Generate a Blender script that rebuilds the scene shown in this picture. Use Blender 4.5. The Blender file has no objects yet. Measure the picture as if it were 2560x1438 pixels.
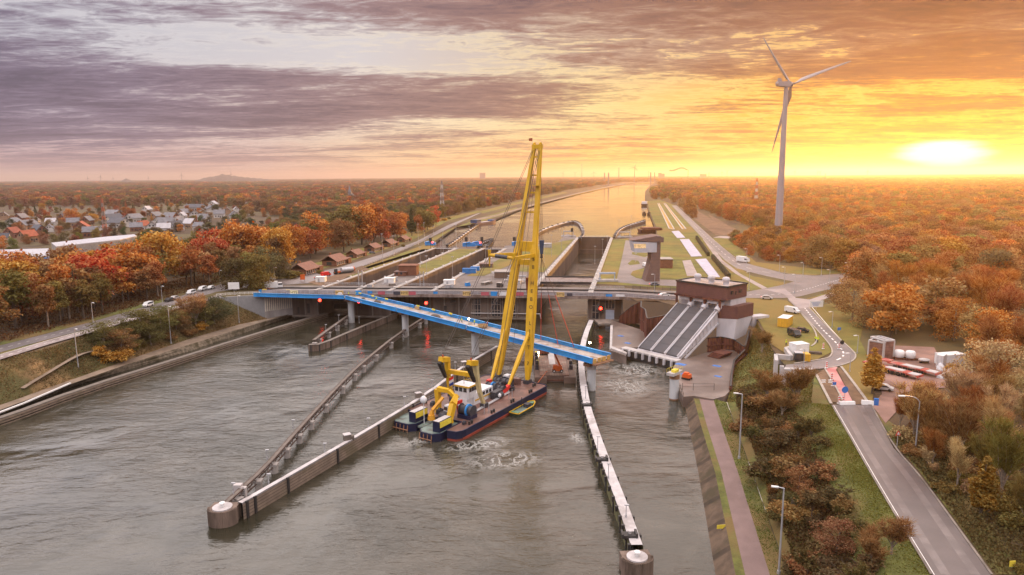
import bpy, bmesh, math, random
import numpy as np
from mathutils import Vector, Matrix
from mathutils.geometry import tessellate_polygon
R = math.radians
rng = random.Random(7)
nrg = np.random.default_rng(11)
sc = bpy.context.scene
C = sc.collection
# ------------------------------------------------------------------ camera
HC = 62.0
cam = bpy.data.cameras.new('camera')
cam.lens = 24.0; cam.sensor_width = 36.0
cam.clip_start = 0.5; cam.clip_end = 60000
camo = bpy.data.objects.new('camera', cam); C.objects.link(camo)
PITCH, ROLL = 9.28, -0.42
camo.matrix_world = (Matrix.Translation((0, 0, HC)) @ Matrix.Rotation(R(90-PITCH), 4, 'X') @ Matrix.Rotation(R(ROLL), 4, 'Z'))
sc.camera = camo
# ------------------------------------------------------------------ exposure
sc.view_settings.view_transform = 'Standard'
sc.view_settings.look = 'None'
sc.view_settings.exposure = 0.0
sc.view_settings.gamma = 1.0
sc.cycles.use_denoising = True
sc.cycles.max_bounces = 6
sc.cycles.diffuse_bounces = 2
sc.cycles.glossy_bounces = 2
sc.cycles.transmission_bounces = 2
sc.cycles.volume_bounces = 0
sc.cycles.transparent_max_bounces = 6
sc.cycles.sample_clamp_indirect = 4.0
# ------------------------------------------------------------------ sun and sky
SUN_AZ, SUN_EL = 31.9, 3.0          # degrees to the right of the view, above the horizon
ld = bpy.data.lights.new('sun', 'SUN'); ld.energy = 4.8; ld.angle = R(0.6); ld.color = (1.0, 0.46, 0.09)
lo = bpy.data.objects.new('sun', ld); C.objects.link(lo)
sdir = Vector((math.sin(R(SUN_AZ))*math.cos(R(SUN_EL)), math.cos(R(SUN_AZ))*math.cos(R(SUN_EL)), math.sin(R(SUN_EL))))
lo.rotation_euler = sdir.to_track_quat('Z', 'Y').to_euler()
lo.location = (0, 0, 200)

class NT:
    """tiny helper for node trees"""
    def __init__(s, tree): s.t = tree; s.n = tree.nodes; s.l = tree.links
    def node(s, typ, **kw):
        n = s.n.new(typ)
        for k, v in kw.items(): setattr(n, k, v)
        return n
    def val(s, n, i, v):
        if hasattr(v, 'is_output') or isinstance(v, bpy.types.NodeSocket): s.l.new(v, n.inputs[i])
        else: n.inputs[i].default_value = v
    def math(s, op, a, b=0.0, c=None, clamp=False):
        n = s.node('ShaderNodeMath', operation=op, use_clamp=clamp)
        s.val(n, 0, a); s.val(n, 1, b)
        if c is not None: s.val(n, 2, c)
        return n.outputs[0]
    def mix(s, f, a, b, blend='MIX'):
        n = s.node('ShaderNodeMix', data_type='RGBA', blend_type=blend, clamp_factor=True)
        s.val(n, 0, f)
        for i, v in ((6, a), (7, b)):
            if isinstance(v, (tuple, list)): v = tuple(v)[:3] + (1.0,)
            s.val(n, i, v)
        return n.outputs[2]
    def rng(s, v, a, b, c=0.0, d=1.0, smooth=True):
        n = s.node('ShaderNodeMapRange', interpolation_type='SMOOTHSTEP' if smooth else 'LINEAR')
        s.val(n, 0, v); s.val(n, 1, a); s.val(n, 2, b); s.val(n, 3, c); s.val(n, 4, d)
        return n.outputs[0]
    def ramp(s, v, pts):
        n = s.node('ShaderNodeValToRGB'); cr = n.color_ramp
        while len(cr.elements) < len(pts): cr.elements.new(0.5)
        for e, (p, c) in zip(cr.elements, pts): e.position = p; e.color = tuple(c)[:3] + (1.0,)
        s.val(n, 0, v); return n.outputs[0]
    def noise(s, vec, scale, detail=4.0, rough=0.55, dist=0.0):
        n = s.node('ShaderNodeTexNoise'); s.val(n, 'Vector', vec)
        s.val(n, 'Scale', scale); s.val(n, 'Detail', detail); s.val(n, 'Roughness', rough); s.val(n, 'Distortion', dist)
        return n.outputs[0]
    def mapping(s, vec, loc=(0,0,0), rot=(0,0,0), scale=(1,1,1)):
        n = s.node('ShaderNodeMapping'); s.val(n, 'Vector', vec)
        n.inputs['Location'].default_value = loc; n.inputs['Rotation'].default_value = rot; n.inputs['Scale'].default_value = scale
        return n.outputs[0]

def L(r, g, b):
    """8-bit display colour to linear"""
    f = lambda u: (u/12.92 if u <= .04045 else ((u+.055)/1.055)**2.4)
    return (f(r/255), f(g/255), f(b/255))

world = bpy.data.worlds.new('World'); sc.world = world; world.use_nodes = True
w = NT(world.node_tree); w.n.clear()
tc = w.node('ShaderNodeTexCoord')
vn = w.node('ShaderNodeVectorMath', operation='NORMALIZE'); w.l.new(tc.outputs['Generated'], vn.inputs[0])
sep = w.node('ShaderNodeSeparateXYZ'); w.l.new(vn.outputs[0], sep.inputs[0])
dx, dy, dz = sep.outputs
az = w.math('MULTIPLY', w.math('ARCTAN2', dx, dy), 180/math.pi)            # degrees right of the view
el = w.math('MULTIPLY', w.math('ARCSINE', dz), 180/math.pi)
daz = w.math('SUBTRACT', az, SUN_AZ)
absaz = w.math('ABSOLUTE', daz)
# nearness to the sun along the horizon, 1 at the sun, 0 about 75 degrees away
# clear sky behind the clouds: warm near the sun, lilac away from it
k = w.rng(absaz, 0, 80, 0, 1, False)
lowc = w.ramp(k, [(0.0, L(206, 110, 2)), (0.14, L(220, 132, 8)), (0.32, L(240, 180, 70)), (0.50, L(242, 202, 150)), (0.64, L(206, 170, 162)), (0.86, L(188, 158, 166)), (1.0, L(162, 146, 166))])
midc = w.ramp(k, [(0.0, L(214, 138, 16)), (0.16, L(230, 172, 54)), (0.34, L(246, 222, 160)), (0.55, L(236, 220, 204)), (0.80, L(196, 184, 196)), (1.0, L(160, 152, 176))])
topc = w.ramp(k, [(0.0, L(140, 104, 92)), (0.15, L(166, 130, 112)), (0.35, L(208, 186, 166)), (0.55, L(214, 208, 210)), (0.8, L(196, 195, 205)), (1.0, L(160, 158, 178))])
clear = w.mix(w.rng(el, 1.0, 5.0), lowc, midc)
clear = w.mix(w.rng(el, 5.5, 9.5), clear, topc)
# clouds lie on a plane overhead, so they flatten into streaks towards the horizon
den = w.math('ADD', w.math('MAXIMUM', dz, 0.0), 0.045)
cb = w.node('ShaderNodeCombineXYZ'); w.val(cb, 0, w.math('DIVIDE', dx, den)); w.val(cb, 1, w.math('DIVIDE', dy, den))
pl = cb.outputs[0]
n1 = w.noise(w.mapping(pl, (3.1, 1.7, 0), (0, 0, R(-10)), (0.36, 0.80, 1)), 1.0, 7.0, 0.58, 0.6)
n2 = w.noise(w.mapping(pl, (7.3, 4.2, 0), (0, 0, R(7)), (1.7, 3.6, 1)), 1.0, 9.0, 0.66, 1.2)
n4 = w.noise(w.mapping(pl, (2.3, 8.2, 0), (0, 0, R(18)), (6.0, 10.0, 1)), 1.0, 6.0, 0.66, 1.0)
# soft bands low over the horizon, where the plane is seen edge on
cb2 = w.node('ShaderNodeCombineXYZ'); w.val(cb2, 0, az); w.val(cb2, 1, el)
n5 = w.noise(w.mapping(cb2.outputs[0], (0, 0, 0), (0, 0, R(-3)), (0.06, 0.62, 1)), 1.0, 7.0, 0.6, 0.9)
cl = w.math('ADD', w.math('ADD', w.math('MULTIPLY', n1, 0.42), w.math('MULTIPLY', n2, 0.30)), w.math('ADD', w.math('MULTIPLY', n4, 0.20), w.math('MULTIPLY', n5, 0.20)))
cl = w.math('MULTIPLY_ADD', w.math('SUBTRACT', cl, 0.55), 1.55, 0.56)
# where the cloud masses stand: a long bank on the left that thins out to the right, a band along the top, orange shreds by the sun
lowe = w.rng(az, -36.0, 10.0, 1.2, 4.6, False)
uppe = w.rng(az, -36.0, 10.0, 9.6, 8.0, False)
bank = w.math('MULTIPLY', w.rng(w.math('SUBTRACT', el, lowe), 0.0, 1.6), w.rng(w.math('SUBTRACT', uppe, el), 0.0, 1.8))
bank = w.math('MULTIPLY', bank, w.rng(az, 14.0, 2.0))
bank2 = w.math('MULTIPLY', w.rng(el, 9.2, 13.2), w.rng(az, -22.0, 14.0))
bank3 = w.math('MULTIPLY', w.rng(az, 12.0, 34.0), w.rng(el, 4.8, 8.0))
gap = w.math('MULTIPLY', w.math('MULTIPLY', w.rng(el, 7.4, 9.0), w.rng(el, 13.0, 10.5)), w.rng(w.math('ABSOLUTE', w.math('ADD', az, 10.0)), 26.0, 6.0))
gap2 = w.math('MULTIPLY', w.math('MULTIPLY', w.rng(el, 3.2, 4.4), w.rng(el, 8.0, 6.2)), w.rng(w.math('ABSOLUTE', w.math('SUBTRACT', az, 18.0)), 13.0, 4.0))
cl = w.math('ADD', cl, w.math('MULTIPLY', bank, 0.125))
cl = w.math('ADD', cl, w.math('MULTIPLY', bank2, 0.14))
cl = w.math('ADD', cl, w.math('MULTIPLY', bank3, 0.12))
cl = w.math('SUBTRACT', cl, w.math('MULTIPLY', gap, 0.11))
cl = w.math('SUBTRACT', cl, w.math('MULTIPLY', gap2, 0.06))
cover = w.rng(cl, 0.50, 0.70)
cover = w.math('MULTIPLY', cover, w.rng(el, 0.2, 2.2, 0.35, 1.0))
cloudc = w.ramp(k, [(0.0, L(124, 80, 62)), (0.16, L(130, 92, 80)), (0.32, L(150, 112, 102)), (0.50, L(152, 122, 122)), (0.75, L(128, 114, 134)), (1.0, L(98, 96, 122))])
cloudd = w.ramp(k, [(0.0, L(98, 62, 54)), (0.2, L(100, 74, 74)), (0.45, L(114, 90, 98)), (0.75, L(94, 84, 104)), (1.0, L(70, 72, 98))])
cloudc = w.mix(w.rng(cl, 0.66, 0.86), cloudc, cloudd)
rim = w.math('MULTIPLY', w.rng(cl, 0.44, 0.52), w.rng(cl, 0.58, 0.52))      # lit thin edges of the clouds
clear = w.mix(w.math('MULTIPLY', rim, w.rng(absaz, 75.0, 5.0, 0.15, 0.6)), clear, w.ramp(k, [(0.0, (0.95, 0.62, 0.12)), (0.35, (1.0, 0.80, 0.40)), (0.7, (0.86, 0.82, 0.80))]))
skyc = w.mix(w.math('MULTIPLY', cover, 0.95), clear, cloudc)
# the glow of the low sun, drawn out sideways behind the cloud streaks
ex = w.math('DIVIDE', daz, 2.7); ey = w.math('DIVIDE', w.math('SUBTRACT', el, 1.3), 1.05)
rr = w.math('SQRT', w.math('ADD', w.math('MULTIPLY', ex, ex), w.math('MULTIPLY', ey, ey)))
rr = w.math('ADD', rr, w.math('MULTIPLY', w.math('SUBTRACT', n5, 0.5), 1.6))
core = w.rng(rr, 1.2, 0.4)
ex2 = w.math('DIVIDE', daz, 19.0); ey2 = w.math('DIVIDE', w.math('SUBTRACT', el, 2.0), 3.4)
rr2 = w.math('SQRT', w.math('ADD', w.math('MULTIPLY', ex2, ex2), w.math('MULTIPLY', ey2, ey2)))
halo = w.rng(rr2, 1.0, 0.1)
skyc = w.mix(w.math('MULTIPLY', halo, 0.7), skyc, w.mix(cover, (0.80, 0.42, 0.003), (0.50, 0.15, 0.004)))
skyc = w.mix(core, skyc, (1.9, 1.75, 1.25))
# above the view the sky is brightened, to light the ground and the water
bright = w.math('ADD', w.rng(el, 12.5, 23.0, 1.0, 3.9), w.rng(el, 27.0, 50.0, 0.0, 0.7))
vm = w.node('ShaderNodeVectorMath', operation='SCALE'); w.l.new(skyc, vm.inputs[0]); w.l.new(bright, vm.inputs[3])
over = w.mix(w.rng(el, 13.5, 28.0, 0.0, 0.7), vm.outputs[0], (2.95, 2.62, 2.45))
over = w.mix(w.rng(el, -0.4, -3.0), over, (0.12, 0.08, 0.06))
st = w.node('ShaderNodeTexSky', sky_type='NISHITA', sun_disc=False, sun_elevation=R(SUN_EL), sun_rotation=R(SUN_AZ))
b1 = w.node('ShaderNodeBackground'); w.l.new(over, b1.inputs[0]); b1.inputs[1].default_value = 1.0
thin = w.mix(w.math('ADD', w.math('MULTIPLY', cover, 0.1), 0.9), st.outputs[0], (0, 0, 0))   # little of the clear sky gets through the cloud
b2 = w.node('ShaderNodeBackground'); w.l.new(thin, b2.inputs[0]); b2.inputs[1].default_value = 0.05
ad = w.node('ShaderNodeAddShader'); w.l.new(b1.outputs[0], ad.inputs[0]); w.l.new(b2.outputs[0], ad.inputs[1])
wo = w.node('ShaderNodeOutputWorld'); w.l.new(ad.outputs[0], wo.inputs[0])

# ------------------------------------------------------------------ from the photograph's pixels to the ground
FPX = 2560*24.0/36.0
MW = camo.matrix_world.copy(); M3 = MW.to_3x3()
def ray(px, py): return M3 @ Vector(((px-1280)/FPX, (719-py)/FPX, -1.0))
def P(px, py, z=12.0):
    """the point at height z that the photograph shows at pixel (px, py)"""
    d = ray(px, py)
    t = (z-HC)/d.z
    return Vector((d.x*t, d.y*t, z))
def top_at(p, py):
    """height above sea level of something over plan point p whose top shows at row py"""
    hd = math.hypot(p.x, p.y)
    q = MW.inverted() @ Vector((p.x, p.y, 0)); px = 1280+FPX*q.x/-q.z
    d = ray(px, py); return HC + d.z*hd/math.hypot(d.x, d.y)
def along(px, py, dist):
    """point on the ray through a pixel at ground distance dist"""
    d = ray(px, py); k = dist/math.hypot(d.x, d.y); return Vector((d.x*k, d.y*k, HC+d.z*k))
def PL(pts, z=12.0): return [P(a, b, z) for a, b in pts]

# ------------------------------------------------------------------ objects
WORLD = {}
def tag(o, label=None, cat=None, group=None, kind=None):
    if label: o['label'] = label
    if cat: o['category'] = cat
    if group: o['group'] = group
    if kind: o['kind'] = kind
    return o
def thing(name, label, cat, loc=(0, 0, 0), rz=0.0, group=None, world=False):
    o = bpy.data.objects.new(name, None); C.objects.link(o)
    o.location = loc; o.rotation_euler = (0, 0, rz); o.empty_display_size = 0.5
    if world: WORLD[o.name] = Vector(loc)
    return tag(o, label, cat, group)
def dup(root, loc, rz, label=None, group=None, scale=None):
    r = root.copy(); C.objects.link(r); r.location = loc; r.rotation_euler = (0, 0, rz)
    if scale is not None: r.scale = scale if hasattr(scale, '__len__') else (scale,)*3
    if label: r['label'] = label
    if group: r['group'] = group
    for ch in root.children:
        c = ch.copy(); C.objects.link(c); c.parent = r
        for g in ch.children:
            d = g.copy(); C.objects.link(d); d.parent = c
    return r

class MB:
    """collects shapes into one mesh"""
    def __init__(s): s.v = []; s.f = []; s.sm = []
    def add(s, vs, fs, smooth=False):
        b = len(s.v); s.v += [tuple(q) for q in vs]
        for f in fs: s.f.append(tuple(b+i for i in f)); s.sm.append(smooth)
        return s
    def box(s, c, d, rz=0.0, ax=None):
        c = Vector(c)
        if ax is None:
            cz, sz = math.cos(rz), math.sin(rz); ax = (Vector((cz, sz, 0)), Vector((-sz, cz, 0)), Vector((0, 0, 1)))
        h = [q/2 for q in d]
        vs = [c + ax[0]*h[0]*i + ax[1]*h[1]*j + ax[2]*h[2]*k for k in (-1, 1) for j in (-1, 1) for i in (-1, 1)]
        return s.add(vs, [(0, 2, 3, 1), (4, 5, 7, 6), (0, 1, 5, 4), (2, 6, 7, 3), (0, 4, 6, 2), (1, 3, 7, 5)])
    def beam(s, a, b, wd, ht=None, w2=None, h2=None, up=(0, 0, 1)):
        a, b = Vector(a), Vector(b); ht = wd if ht is None else ht
        w2 = wd if w2 is None else w2; h2 = ht if h2 is None else h2
        y = (b-a).normalized(); u = Vector(up)
        if abs(y.dot(u)) > .97: u = Vector((0, 1, 0)) if abs(y.y) < .9 else Vector((1, 0, 0))
        x = y.cross(u).normalized(); z = x.cross(y)
        vs = [a + x*wd/2*i + z*ht/2*k for k in (-1, 1) for i in (-1, 1)] + [b + x*w2/2*i + z*h2/2*k for k in (-1, 1) for i in (-1, 1)]
        return s.add(vs, [(0, 2, 3, 1), (4, 5, 7, 6), (0, 1, 5, 4), (2, 6, 7, 3), (0, 4, 6, 2), (1, 3, 7, 5)])
    def tube(s, a, b, r0, r1=None, n=8, caps=True, smooth=True):
        a, b = Vector(a), Vector(b); r1 = r0 if r1 is None else r1
        y = (b-a).normalized(); u = Vector((0, 0, 1)) if abs(y.z) < .95 else Vector((1, 0, 0))
        x = y.cross(u).normalized(); z = x.cross(y)
        vs = []
        for p, r in ((a, r0), (b, r1)):
            vs += [p + (x*math.cos(t)+z*math.sin(t))*r for t in (2*math.pi*i/n for i in range(n))]
        s.add(vs, [(i, (i+1) % n, n+(i+1) % n, n+i) for i in range(n)], smooth)
        if caps: s.add(vs[:n], [tuple(range(n))[::-1]]); s.add(vs[n:], [tuple(range(n))])
        return s
    def path(s, pts, r, n=6):
        for a, b in zip(pts, pts[1:]): s.tube(a, b, r, r, n)
        return s
    def lathe(s, c, prof, n=20, smooth=True):
        c = Vector(c); vs = []
        for r, z in prof: vs += [c+Vector((r*math.cos(2*math.pi*i/n), r*math.sin(2*math.pi*i/n), z)) for i in range(n)]
        m = len(prof)
        s.add(vs, [(k*n+i, k*n+(i+1) % n, (k+1)*n+(i+1) % n, (k+1)*n+i) for k in range(m-1) for i in range(n)], smooth)
        s.add(vs[:n], [tuple(range(n))[::-1]]); s.add(vs[-n:], [tuple(range(n))]); return s
    def prism(s, poly, z0, z1, cap0=True):
        """upright prism over a plan polygon"""
        n = len(poly); a = [Vector((q[0], q[1], z0)) for q in poly]; b = [Vector((q[0], q[1], z1)) for q in poly]
        area = sum(poly[i][0]*poly[(i+1) % n][1]-poly[(i+1) % n][0]*poly[i][1] for i in range(n))
        sides = [(i, (i+1) % n, n+(i+1) % n, n+i) for i in range(n)]
        if area < 0: sides = [f[::-1] for f in sides]
        s.add(a+b, sides)
        s.sheet(b)
        if cap0: s.sheet(a, up=False)
        return s
    def extr(s, prof, o, ax, ay, az, t):
        """profile (u,v) in the plane ax, ay at o, thickened by t along az"""
        o, ax, ay, az = map(Vector, (o, ax, ay, az)); n = len(prof)
        a = [o+ax*u+ay*v for u, v in prof]; b = [q+az*t for q in a]
        s.add(a+b, [(i, (i+1) % n, n+(i+1) % n, n+i) for i in range(n)])
        tr = tessellate_polygon([[Vector((u, v, 0)) for u, v in prof]])
        s.add(a, [t_[::-1] for t_ in tr]); s.add(b, tr); return s
    def sheet(s, poly, up=True):
        """flat or gently bent polygon, triangulated in plan"""
        tr = tessellate_polygon([[Vector((q[0], q[1], 0)) for q in poly]])
        out = []
        for t in tr:
            a, b, c = (poly[i] for i in t)
            cr = (b[0]-a[0])*(c[1]-a[1])-(b[1]-a[1])*(c[0]-a[0])
            out.append(tuple(t) if (cr > 0) == up else tuple(t)[::-1])
        return s.add(poly, out)
    def ruled(s, a, b, n=1):
        """surface between two polylines with as many points"""
        a = [Vector(q) for q in a]; b = [Vector(q) for q in b]; m = len(a); vs = []
        for k in range(n+1): vs += [p.lerp(q, k/n) for p, q in zip(a, b)]
        fs = []
        for k in range(n):
            for i in range(m-1):
                f = (k*m+i, k*m+i+1, (k+1)*m+i+1, (k+1)*m+i)
                A, B, D = vs[f[0]], vs[f[1]], vs[f[3]]
                if (B-A).cross(D-A).z < 0: f = f[::-1]
                fs.append(f)
        return s.add(vs, fs)
    def build(s, name, mat, parent=None, link=True):
        me = bpy.data.meshes.new(name)
        vs = s.v
        if parent is not None and parent.name in WORLD:
            q = WORLD[parent.name]; vs = [(a-q.x, b-q.y, c-q.z) for a, b, c in vs]
        me.from_pydata(vs, [], s.f)
        if any(s.sm): me.polygons.foreach_set('use_smooth', s.sm)
        me.update()
        if mat is not None: me.materials.append(mat)
        o = bpy.data.objects.new(name, me)
        if link: C.objects.link(o)
        if parent is not None:
            o.parent = parent
            if parent.name in WORLD: WORLD[o.name] = WORLD[parent.name]
        return o

def width_line(line, half, z=None):
    """left and right edge of a strip along a polyline"""
    l, r = [], []
    for i, p in enumerate(line):
        a = line[max(i-1, 0)]; b = line[min(i+1, len(line)-1)]
        t = Vector((b[0]-a[0], b[1]-a[1], 0)).normalized(); nn = Vector((-t.y, t.x, 0))
        p = Vector(p)
        l.append(p+nn*half); r.append(p-nn*half)
    return l, r
def resample(line, step):
    out = [Vector(line[0])]
    for a, b in zip(line, line[1:]):
        a, b = Vector(a), Vector(b); n = max(1, int((b-a).length/step))
        out += [a.lerp(b, i/n) for i in range(1, n+1)]
    return out
def smooth_line(pts, it=2):
    pts = [Vector(p) for p in pts]
    for _ in range(it):
        o = [pts[0]]
        for a, b in zip(pts, pts[1:]): o += [a.lerp(b, .25), a.lerp(b, .75)]
        pts = o+[pts[-1]]
    return pts
def text_mesh(body, size):
    cu = bpy.data.curves.new('lettering', 'FONT'); cu.body = body; cu.size = size; cu.align_x = 'CENTER'; cu.align_y = 'CENTER'
    to = bpy.data.objects.new('lettering', cu); C.objects.link(to)
    me = bpy.data.meshes.new_from_object(to.evaluated_get(bpy.context.evaluated_depsgraph_get()))
    bpy.data.objects.remove(to); return [v.co.copy() for v in me.vertices], [tuple(p.vertices) for p in me.polygons]
def lettering(mb, body, size, o, ax, ay, off=0.0):
    vs, fs = text_mesh(body, size); o, ax, ay = Vector(o), Vector(ax).normalized(), Vector(ay).normalized()
    nn = ax.cross(ay)
    mb.add([o+ax*v.x+ay*v.y+nn*off for v in vs], fs); return mb

# ------------------------------------------------------------------ materials
def mat(name, col, rough=.8, var=.18, scale=.6, metal=0.0, bump=0.0, bscale=None, col2=None, f2=(.5, .65), s2=.12, spec=.4, streak=False, emit=None, coord='pos', transl=0.0, wave=None):
    m = bpy.data.materials.new(name); m.use_nodes = True
    t = NT(m.node_tree); bs = t.n['Principled BSDF']
    if coord == 'obj': vec = t.node('ShaderNodeTexCoord').outputs['Object']
    else: vec = t.node('ShaderNodeNewGeometry').outputs['Position']
    base = col
    if isinstance(col, tuple):
        if var > 0:
            sv = t.mapping(vec, scale=(1, 1, .22)) if streak else vec
            n = t.noise(sv, scale, 6, .62)
            lo = tuple(min(1, c*(1-var)) for c in col); hi = tuple(min(1, c*(1+var)) for c in col)
            base = t.mix(t.rng(n, .3, .7), lo, hi)
        else: base = tuple(col)+(1.0,)
        if col2 is not None:
            n2 = t.noise(vec if not streak else t.mapping(vec, scale=(1, 1, .15)), s2, 5, .6, .3)
            base = t.mix(t.rng(n2, f2[0], f2[1]), base, col2)
        if wave is not None:      # ribs or courses: (axis vector, period, depth of tone)
            dp = t.node('ShaderNodeVectorMath', operation='DOT_PRODUCT'); t.val(dp, 0, vec); dp.inputs[1].default_value = wave[0]
            sn = t.math('FRACT', t.math('DIVIDE', dp.outputs['Value'], wave[1]))
            base = t.mix(t.math('MULTIPLY', t.rng(sn, .80, .86), wave[2]), base, tuple(c*.25 for c in col))
    t.val(bs, 'Base Color', base)
    bs.inputs['Roughness'].default_value = rough; bs.inputs['Metallic'].default_value = metal
    bs.inputs['Specular IOR Level'].default_value = spec
    if bump > 0:
        b = t.node('ShaderNodeBump'); b.inputs['Strength'].default_value = bump; b.inputs['Distance'].default_value = .3
        t.val(b, 'Height', t.noise(vec, bscale or scale*3, 5, .6)); t.l.new(b.outputs[0], bs.inputs['Normal'])
    if emit: bs.inputs['Emission Color'].default_value = tuple(emit[:3])+(1,); bs.inputs['Emission Strength'].default_value = emit[3]
    return m
# ================================================================== materials of the setting
m_ground = mat('forest floor', (.075, .045, .022), .95, .35, .05, col2=(.10, .075, .028), s2=.012, f2=(.45, .6), bump=.4, bscale=1.2)
m_lawn = mat('mown grass', (.135, .125, .024), .95, .3, .12, col2=(.19, .125, .03), s2=.02, f2=(.42, .62), bump=.3, bscale=2.5)
m_verge = mat('rough grass', (.10, .105, .024), .95, .35, .3, col2=(.15, .10, .035), s2=.05, f2=(.45, .62), bump=.6, bscale=2.0)
m_dry = mat('dry slope grass', (.20, .125, .055), .95, .35, .25, col2=(.085, .075, .025), s2=.045, f2=(.45, .6), bump=.6, bscale=1.5)
m_asph = mat('asphalt', (.135, .118, .118), .42, .16, .15, col2=(.20, .175, .175), s2=.05, f2=(.45, .7), streak=False, spec=.5)
m_asph2 = mat('worn asphalt', (.17, .14, .135), .5, .18, .12, col2=(.10, .085, .085), s2=.035, f2=(.5, .7), spec=.5)
m_near = mat('worn road asphalt', (.105, .083, .080), .36, .12, .3, spec=.55)
m_pale = mat('pale pavement', (.30, .245, .235), .5, .14, .2, col2=(.20, .16, .15), s2=.07)
m_pink = mat('red cycle surfacing', (.42, .14, .13), .7, .18, .3, col2=(.48, .25, .23), s2=.15, f2=(.4, .6))
m_dirt = mat('brown earth', (.16, .095, .055), .95, .25, .2, col2=(.11, .06, .035), s2=.06, bump=.4)
m_gravel = mat('yard gravel', (.25, .145, .115), .9, .2, .15, col2=(.17, .095, .075), s2=.045, bump=.3)
m_paint = mat('road paint', (.78, .75, .72), .6, .12, 1.0)
m_kerb = mat('kerb stone', (.36, .31, .265), .8, .15, .8)
m_conc = mat('old concrete', (.21, .175, .15), .85, .22, .35, col2=(.10, .08, .065), s2=.12, f2=(.5, .72), streak=True, bump=.2)
m_concl = mat('light concrete', (.44, .41, .40), .8, .14, .3, col2=(.30, .27, .25), s2=.1, f2=(.52, .75), streak=True)
m_concw = mat('wet concrete slab', (.21, .165, .145), .32, .25, .12, col2=(.13, .095, .08), s2=.05, f2=(.42, .6), spec=.6)
m_lockw = mat('lock chamber wall', (.135, .088, .064), .85, .25, .25, col2=(.075, .048, .036), s2=.06, f2=(.45, .7), streak=True, bump=.2)
m_rust = mat('rusty sheet piling', (.135, .042, .028), .8, .25, .3, col2=(.075, .022, .015), s2=.3, f2=(.45, .65), streak=True, wave=((1, .35, 0), .9, .7))
m_timber = mat('weathered timber', (.22, .165, .125), .85, .2, .5, col2=(.15, .12, .075), s2=.12, wave=((0, 0, 1), .62, .95))
m_timberv = mat('upright timber piles', (.16, .115, .09), .85, .3, .6, col2=(.08, .055, .04), s2=.5, streak=True)
m_walk = mat('grey walkway concrete', (.47, .44, .44), .7, .14, .5, col2=(.33, .30, .29), s2=.2)
m_algae = mat('algae covered facing', (.12, .115, .05), .85, .25, .5, col2=(.06, .055, .03), s2=.3, streak=True)
m_stone = mat('revetment stone', (.15, .12, .085), .95, .45, .9, col2=(.07, .055, .03), s2=.25, bump=1.0, bscale=1.1)
m_revet = mat('concrete bank slabs', (.10, .068, .045), .9, .3, .4, col2=(.055, .042, .022), s2=.12, wave=((.35, .93, 0), 9.0, .6))
m_path = mat('towpath asphalt', (.185, .125, .115), .8, .12, .25, col2=(.15, .10, .09), s2=.06)
m_gravelpath = mat('gravel towpath', (.22, .165, .12), .9, .2, .3, col2=(.15, .11, .075), s2=.08)
m_steel = mat('galvanised steel', (.46, .46, .48), .45, .12, 1.0, metal=.5)
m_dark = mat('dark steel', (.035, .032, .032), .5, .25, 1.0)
m_black = mat('black rubber', (.016, .015, .015), .7, .2, 2.0)
m_white = mat('white paint', (.72, .71, .70), .45, .08, .6, col2=(.55, .52, .49), s2=.4, f2=(.6, .8))
m_glass = mat('dark window glass', (.03, .035, .045), .08, .1, 1.0, spec=.8)
m_red = mat('red light', (.6, .02, .01), .4, 0, emit=(1, .03, .015, 14))
m_amber = mat('yellow light', (.8, .55, .1), .4, 0, emit=(1, .72, .25, 9))
m_blue = mat('blue painted steel', (.03, .27, .62), .42, .1, .25, col2=(.03, .21, .52), s2=.15)
m_hedge = mat('clipped hedge', (.035, .035, .018), .95, .4, 1.2, bump=1.0, bscale=3)

# ================================================================== water
def water_mat(name, calm, near, murk=((.026, .024, .015), (.060, .053, .039))):
    m = bpy.data.materials.new(name); m.use_nodes = True; t = NT(m.node_tree); bs = t.n['Principled BSDF']
    g = t.node('ShaderNodeNewGeometry').outputs['Position']
    nz = t.noise(g, .018, 4, .55, .4)
    nb = t.noise(g, .06, 5, .6, .8)
    t.val(bs, 'Base Color', t.mix(t.rng(nb, .35, .7), murk[0], murk[1]))
    bs.inputs['IOR'].default_value = 1.33; bs.inputs['Specular IOR Level'].default_value = 1.0
    t.val(bs, 'Roughness', t.rng(nz, .35, .65, .02, .10))
    # two crossing wind ripples and a longer swell
    a = t.noise(t.mapping(g, (0, 0, 0), (0, 0, R(28)), (.24, .58, .3)), 1.0, 3, .55, .9)
    b = t.noise(t.mapping(g, (5, 0, 0), (0, 0, R(-24)), (.8, 1.9, .5)), 1.0, 4, .6, .6)
    c = t.noise(t.mapping(g, (0, 9, 0), (0, 0, R(12)), (.05, .10, .1)), 1.0, 2, .5, .4)
    h = t.math('ADD', t.math('ADD', t.math('MULTIPLY', a, .45*near), t.math('MULTIPLY', b, .16*near)), t.math('MULTIPLY', c, .9*near))
    h = t.math('MULTIPLY', h, t.rng(nz, .36, .60, .16, 1.25))
    bp = t.node('ShaderNodeBump'); bp.inputs['Strength'].default_value = calm; bp.inputs['Distance'].default_value = 1.0
    t.val(bp, 'Height', h); t.l.new(bp.outputs[0], bs.inputs['Normal'])
    return m
m_water = water_mat('lower canal water', .5, .9)
m_water2 = water_mat('upper canal water', .10, 1.0, ((.012, .012, .010), (.02, .019, .016)))

def struct(name, mb, m):
    return tag(mb.build(name, m), kind='structure')

def ext(line, dist):
    """line with its first point carried on backwards by dist"""
    a, b = Vector(line[0]), Vector(line[1]); t = (a-b); t.z = 0; t.normalize()
    return [a+t*dist]+[Vector(q) for q in line]

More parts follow.
